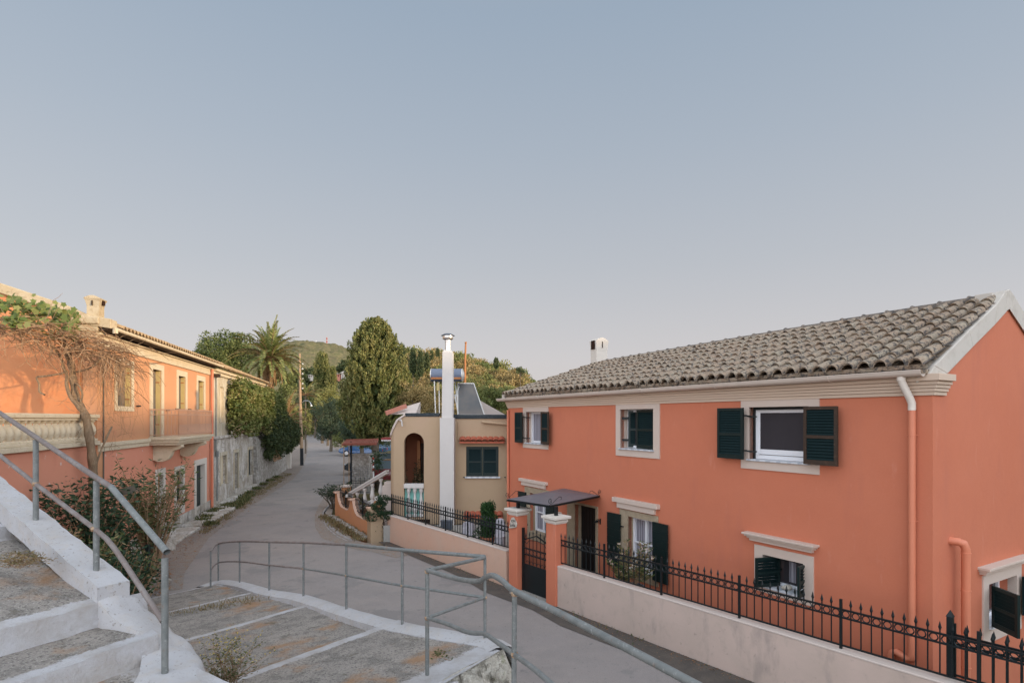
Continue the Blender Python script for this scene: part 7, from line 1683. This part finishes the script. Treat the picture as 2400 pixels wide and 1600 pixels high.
leafy('leafy_shrub', 'small green tuft of a shrub beside the leftmost railing post', gp(72, 9.0, .9), tipset(26, 0, 0, .28, .25, .4, 1.02), 34, .045, LM['bush'], .4)
leafy('dry_bush', 'dry rusty brown twiggy bush below the railing on the garden side', gp(120, 10.2, .4), tipset(60, 0, 0, .6, .5, .4, 1.5), 26, .05, LM['litter'], .3)
leafy('leafy_shrub', 'bushy plant under the broken handrail end by the whitish slab', gp(318, 12.0, 0), tipset(30, 0, 0, .5, .4, .3, 1.1), 36, .045, LM['oleander'], .4)
# rubble, litter and oddments in the little garden
rs_ = random.Random(5)
for i, (u, v_, r_) in enumerate(((300, 1350, .22), (322, 1372, .16), (288, 1392, .17), (345, 1392, .12), (312, 1330, .2), (352, 1360, .1), (395, 1362, .07))):
    p = PZ(u, v_, 0); o = blob('rubble_stone', p + Vector((0, 0, r_*.4)), (r_, r_*.8, r_*.6), M['rock'], seed=30+i, sub=3, amp=.5)
    tag(o, 'broken limestone rubble lump in the scruffy garden below the left handrail', 'stone', 'rubble stones in the garden')
n = 900; uu = rng.uniform(262, 400, n); vv = rng.uniform(1310, 1400, n); C_ = np.array([tuple(PZ(a, b, .02)) for a, b in zip(uu, vv)]); C_[:, 2] += .05*rng.random(n)
o = leaf_obj('leaf_litter', C_, rng.normal(size=(n, 3))*[1, 1, .15], .035, .02, LM['litter'], Nrm=rng.normal(size=(n, 3))*.3+[0, 0, 1]); tag(o, kind='stuff')
sl_ = thing('whitish_slab', 'upright grey-white flaking slab at the road end of the garden, below the oleander', 'slab', PZ(389, 1292, 0), R(62)); mb = MB(); mb.box(-.30, .26, -.05, .06, -.2, .62); mb.build('slab', M['ruin'], sl_, bevel=.02)
t = thing('green_post', 'dark green square post in the garden under the handrail', 'post', PZ(346, 1372, 0)); mb = MB(); mb.box(-.04, .04, -.04, .04, 0, .95); mb.bar((0, 0, .72), (-.35, .05, .5), .05); mb.build('post', M['green'], t)
t = thing('weathered_plank', 'short thick weathered grey plank sticking up behind the handrail bend', 'plank', P(290, 1152, 12.6)); mb = MB(); mb.bar((-.28, 0, -.06), (.25, .1, .07), .1, .16); mb.build('plank', M['old_wood'], t)
# weeds along the kerb lines and houses
def weeds(name, label, pts, h, n, lm, w_=.012, stuff=True, kind=None):
    Cs, Ts, Ls = [], [], []
    for p in pts:
        for k in range(n): 
            a = random.random()*6.28; d_ = Vector((math.cos(a)*.6, math.sin(a)*.6, .6+random.random())); L_ = h*(.4+.7*random.random()); Cs.append(Vector(p) + Vector((random.gauss(0, .12), random.gauss(0, .12), 0)) + d_.normalized()*L_*.5); Ts.append(d_); Ls.append(L_*.5)
    o = leaf_obj(name, np.array(Cs), np.array(Ts), np.array(Ls), w_, lm)
    if stuff: tag(o, kind='stuff')
    return o
base_l = [Vector((LOX - LA*s + LC*d, LOY + LC*s + LA*d, .03)) for s, d in [(7.2, .5), (7.9, .45), (9.0, .35), (9.6, .4), (10.2, .9), (10.9, .9), (11.6, .8), (12.2, .9), (13.0, .75), (14, .7), (15.2, .62), (17, .6), (19, .6), (21, .6), (23, .7), (6.3, 1.0), (10.5, .4), (11, .5)]]
weeds('roadside_weeds', '', base_l, .22, 150, LM['weed'], .022)
dl = [Vector((LOX - LA*s + LC*(.75+random.random()*.5), LOY + LC*s + LA*.6, .02)) for s in np.linspace(5, 26, 60)]
weeds('dry_grass', '', dl, .10, 50, LM['drygrass'], .012)
rl_ = [q1.lerp(q2, i/26) + Vector((-gd.y, gd.x, 0))*(.18+.35*random.random()) for i in range(27)]
weeds('dry_plants', '', [p + Vector((0,0,.02)) for p in rl_], .16, 60, LM['drygrass'], .016)
# stones at the foot of the scalloped wall
for i in range(16):
    p = q1.lerp(q2, .03+.94*i/15) + Vector((-gd.y, gd.x, 0))*(.22+.06*math.sin(i*3.1)); o = blob('edging_stone', p + Vector((0,0,.06)), (.15, .10, .07), M['rubble'], seed=60+i, sub=2, amp=.5); tag(o, 'rough stone in the low row along the foot of the scalloped peach wall', 'stone', 'edging stones under the peach wall')
# weeds on the ramp, bottom centre
leafy('yellow_flowering_weed', 'straggly weed with tiny yellow flowers growing at the bottom edge of the ramp', P(540, 1600, 5.2), [(random.gauss(0, .15)+.03, random.gauss(0, .10), .12+.33*random.random()) for _ in range(46)], 20, .018, LM['weed'], .3, 'twig', .0035, 'weed', .03, frm=.1)
C_ = np.array([tuple(P(540, 1600, 5.2) + Vector((random.gauss(.0, .14), random.gauss(0, .1), .2+.26*random.random()))) for _ in range(240)]); o = leaf_obj('yellow_blossoms', C_, rng.normal(size=C_.shape), .008, .006, LM['yellowflower'], None)
o.parent = bpy.data.objects['yellow_flowering_weed']; o.location = -P(540, 1600, 5.2)
cr_ = [PZ(u, v, z) for u, v, z in ((400,1447,.40),(430,1443,.42),(465,1438,.45),(490,1428,.48),(520,1424,.5),(575,1413,.55),(600,1409,.57))]
weeds('crack_weeds', '', [a.lerp(b, k/4)+Vector((0,0,.02)) for a, b in zip(cr_, cr_[1:]) for k in range(4)], .09, 22, LM['drygrass'], .006)
leafy('small_sprout', 'little green sprout on the landing near the corner railing post', P(1032, 1543, 5.35), [(random.gauss(0, .07), random.gauss(0, .05), .03+.06*random.random()) for _ in range(8)], 7, .016, LM['weed'], .5, 'twig', .003, 'weed', .02)
leafy('stair_weed', 'tuft of dry weeds on the upper tread beside the white kerb', Vector((-4.1, 4.75, 2.62)), [(random.gauss(0, .16), random.gauss(0, .10), .02+.10*random.random()) for _ in range(46)], 12, .018, LM['drygrass'], .25, 'twig', .002, 'weed', .03)
# small tree by the road, bushes at the yellow pillar
p_ = PZ(782, 1192, 0)
leafy('small_road_tree', 'small thin-trunked bushy tree at the outer edge of the road bend', p_, [(random.gauss(-.1, .34), random.gauss(0, .25), .62+.42*random.random()) for _ in range(44)], 34, .045, LM['bluegreen'], .4, 'bark', .012, 'tree', .06, frm=.6)
p_ = PZ(896, 1266, 0)
t = leafy('pruned_shrub', 'dark shrub with a forked bare trunk and layered foliage pads at the ochre end pillar', p_, [(-.25, -.05, .62), (.1, -.1, .7), (-.1, 0, .9), (.18, 0, .62), (.0, -.1, .5)], 4, .03, LM['bush'], .5, 'bark', .028)
rng = np.random.default_rng(91); cl = []
for (cx_, cz_, rx_, rz_, n_) in ((-.30, .80, .30, .16, 26), (.12, .82, .28, .15, 24), (-.02, 1.10, .30, .17, 26), (.05, 1.32, .20, .12, 14)):
    for i in range(n_): d = unit(rng.normal(size=3)); cl.append((cx_+d[0]*rx_*.8, -.1+d[1]*.25, cz_+d[2]*rz_*.7, .09, .09, .07))
C_, T_, L_, W_, ti = clump_leaves(cl, 9000, .022, up=.4, aspect=.5); leaf_obj('foliage_pads', C_, T_, L_, W_, LM['bush'], t, ti)
# porch plants
for k, (u, v_, Y, lb) in enumerate(((978, 1128, 18.9, 'spiky dark plant standing inside the arched porch'), (948, 1120, 18.5, 'thin grey-green plant at the left jamb of the arched porch'))):
    b_ = P(u, v_, Y); b_.z = .62; hh = (1.9, 1.7)[k]; n_ = (26, 10)[k]
    leafy('porch_plant', lb, b_, [(random.gauss(0, .12 if k == 0 else .04), random.gauss(0, .08), .7+(hh-.7)*random.random()) for _ in range(n_)], 34, .05, (LM['bush'], LM['bluegreen'])[k], .25, 'twig', .012, 'plant', .05)
# background greenery behind the stair balustrade
btree('garden_bush', 'dark leafy bush between the parked cars and the ochre house', 888, 1040, 1110, 27, 42, LM['bush'], 46, .3, .05, 900, 40, cat='shrub', trunk=False, ground=0)
btree('garden_bush', 'reddish green bush behind the scalloped wall under the stair', 875, 1168, 1215, 20.2, 50, LM['oleander'], 40, .3, .035, 1500, 41, cat='shrub', trunk=False, ground=0)
btree('garden_bush', 'small leafy shrub at the foot of the pergola post', 819, 1120, 1162, 29, 16, LM['bluegreen'], 18, .35, .04, 1400, 42, cat='shrub', trunk=False, ground=0)
# ---- the old vine on its pergola over the terrace
vn = tree_thing('grape_vine', 'old vine with a twisted trunk, bare tangled twigs and few leaves over the terrace', 'vine', Vector((0, 0, 0)))
def pth(l): return [P(*q) for q in l]
mb = MB()
T1 = [(215, 1330, 13.2), (216, 1240, 13.2), (219, 1160, 13.2), (219, 1106, 13.2), (214, 1055, 13.1), (206, 1000, 13.1), (199, 970, 13.1), (186, 948, 13.15), (176, 925, 13.2), (172, 893, 13.2), (168, 860, 13.2), (161, 838, 13.1), (152, 808, 12.9), (135, 785, 12.6)]
mb.tube(smooth_path(pth(T1), 3), [.105*(1-.45*i/39)+.012*math.sin(i*1.9) for i in range(40)], 9)
T2 = [(200, 972, 13.1), (183, 952, 13.0), (165, 930, 13.0), (156, 900, 13.1), (157, 880, 13.1), (148, 858, 13.0), (143, 838, 12.9), (125, 812, 12.7)]
mb.tube(smooth_path(pth(T2), 3), [.045*(1-.4*i/21) for i in range(22)], 7)
for l in ([(176, 872, 13.2), (195, 868, 13.2), (212, 862, 13.1), (228, 850, 13.1), (240, 835, 13.1)], [(172, 895, 13.2), (186, 905, 13.1), (193, 925, 13.1), (188, 945, 13.1)], [(160, 870, 13.1), (140, 876, 13.0), (100, 882, 12.9), (86, 884, 12.9), (92, 900, 12.9), (93, 918, 12.9), (105, 925, 12.9)], [(222, 1100, 13.2), (235, 1060, 13.3), (248, 1030, 13.5), (262, 1000, 13.8)]):
    mb.tube(smooth_path(pth(l), 3), .022, 5, cap=False)
mb.build('trunk', M['vinebark'], vn, smooth=True)
tw = MB(); rv = random.Random(21)
def twig(p, d, n, st, r, wob=.35, grav=-.03):
    pts = [p.copy()]; d = d.normalized()
    for i in range(n):
        d = (d + Vector((rv.gauss(0, wob), rv.gauss(0, wob), rv.gauss(0, wob)+grav))).normalized(); p = p + d*st; pts.append(p.copy())
    tw.tube(pts, [r*(1-.7*i/n) for i in range(n+1)], 3, cap=False); return pts
def canopy_pt(q):   # along the canopy from off-frame left to the right end
    a = [(-60, 735, 11.2), (0, 752, 11.6), (60, 765, 12.0), (120, 778, 12.4), (180, 792, 12.8), (240, 808, 13.2), (285, 830, 13.6)]
    f = q*(len(a)-1); i = min(len(a)-2, int(f)); p0_, p1_ = P(*a[i]), P(*a[i+1]); return p0_.lerp(p1_, f-i)
for i in range(330):
    q = rv.random()**.75; p = canopy_pt(q) + Vector((rv.gauss(0, .22), rv.gauss(0, .35), rv.gauss(-.06, .08+.10*q)))
    d = (canopy_pt(min(1, q+.05)) - canopy_pt(max(0, q-.05))); twig(p, d.normalized()*rv.choice((1, 1, -1)) + Vector((0, 0, rv.gauss(-.08, .2))), 7, .12, .010, .22)
for i in range(80):   # hanging shoots
    q = rv.random()**.6; p = canopy_pt(q) + Vector((rv.gauss(0, .2), rv.gauss(0, .3), -.15)); twig(p, Vector((rv.gauss(0, .3), rv.gauss(0, .3), -1)), 5+int(rv.random()*4), .12, .009, .28, -.12)
for i in range(60):   # tangle hanging down the corner of the house
    u = rv.uniform(236, 300); p = P(u, rv.uniform(800, 860), 13.9 + (u-236)*.022); twig(p, Vector((rv.gauss(0, .12), .08, -1)), 9+int(rv.random()*9), .13, .006, .22, -.15)
for i in range(45):
    u = rv.uniform(240, 300); p = P(u, rv.uniform(880, 1040), 13.9 + (u-236)*.024); twig(p, Vector((rv.gauss(0, .5), rv.gauss(0, .3), rv.gauss(-.3, .5))), 6, .10, .004, .35, 0)
for i in range(34):
    p = P(rv.uniform(150, 215), rv.uniform(850, 1040), 13.0); twig(p, Vector((rv.gauss(0, 1), rv.gauss(0, .3), rv.gauss(0, .7))), 5, .09, .006, .35, -.05)
for l in ([(300, 838, 14.6), (335, 850, 16), (375, 850, 18), (420, 842, 20.5)], [(315, 870, 15.2), (345, 872, 16.2), (362, 888, 17)], [(300, 905, 14.8), (330, 925, 15.7), (350, 945, 16.5)]):
    tw.tube(smooth_path(pth(l), 3), .01, 3, cap=False)
tw.build('twigs', M['twig'], vn)
# vine leaves: five-lobed faces
Lc, Lf_, tn_ = [], [], []
for i in range(430):
    if i < 300: u = rv.uniform(-20, 185); base_v = 712 + u*.22; p = P(u, base_v + rv.gauss(0, 14), 12.1 + u*.005 + rv.gauss(0, .2))
    elif i < 400: u = rv.uniform(0, 185); p = P(u, 752 + u*.15 + rv.gauss(0, 12), 12.0 + u*.004)
    else: p = P(rv.gauss(33, 12), rv.gauss(750, 9), 11.2)
    n_ = Vector((rv.gauss(.3, .5), rv.gauss(-.7, .5), rv.gauss(.6, .4))).normalized(); x_ = n_.orthogonal().normalized(); y_ = n_.cross(x_); a0_ = rv.random()*6.28; sz = rv.uniform(.05, .085); b = len(Lc); k_ = 10
    for j in range(k_): a = a0_+j/k_*6.283; r_ = sz*(1 if j % 2 == 0 else .68)*(1.1 if j == 0 else 1); Lc.append(tuple(p + x_*r_*math.cos(a) + y_*r_*math.sin(a)))
    Lf_.append(tuple(range(b, b+k_))); tn_.append(rv.random())
me = bpy.data.meshes.new('leaves'); me.from_pydata(Lc, [], Lf_); me.materials.append(LM['grape']); me.attributes.new('tint', 'FLOAT', 'FACE').data.foreach_set('value', np.array(tn_, dtype=np.float32)); o = bpy.data.objects.new('leaves', me); COL.objects.link(o); o.parent = vn
pgv = thing('vine_pergola', 'thin iron rods of the terrace pergola carrying the old vine', 'pergola', (0, 0, 0)); mb = MB()
for dz in (0, .12): mb.tube([canopy_pt(q)+Vector((0, .3*dz, -.05-dz)) for q in (0, .2, .4, .6, .8)], .014, 5)
for q in (.1, .3, .5, .7): c_ = canopy_pt(q); mb.tube([c_+Vector((.5, -.5, -.05)), c_+Vector((-1.0, 1.2, -.05))], .012, 5)
mb.build('rods', M['rust'], pgv)

# litter and small weeds where the low walls meet the road
n = 1500; xs_ = rng.uniform(XL, XR+1, n); ys_ = -np.abs(rng.normal(0, .16, n))-.03
C_ = np.array([tuple(floc(a, b) + Vector((0, 0, .016))) for a, b in zip(xs_, ys_)])
o = leaf_obj('leaf_litter', C_, rng.normal(size=(n, 3))*[1, 1, .1], .014, .008, LM['litter'], Nrm=rng.normal(size=(n, 3))*.25+[0, 0, 1]); tag(o, kind='stuff')
n = 1600; s_ = rng.uniform(1, 24, n); d_ = -(.6+np.abs(rng.normal(0, .55, n)))
C_ = np.stack([LOX - LA*s_ - LC*d_, LOY + LC*s_ - LA*d_, np.full(n, .02)], 1)
o = leaf_obj('leaf_litter', C_, rng.normal(size=(n, 3))*[1, 1, .1], .03, .016, LM['litter'], Nrm=rng.normal(size=(n, 3))*.25+[0, 0, 1]); tag(o, kind='stuff')
wp = [floc(x, -.03) for x in np.sort(rng.uniform(XL, XR, 16))]
weeds('wall_foot_weeds', '', wp, .07, 16, LM['weed'], .008)
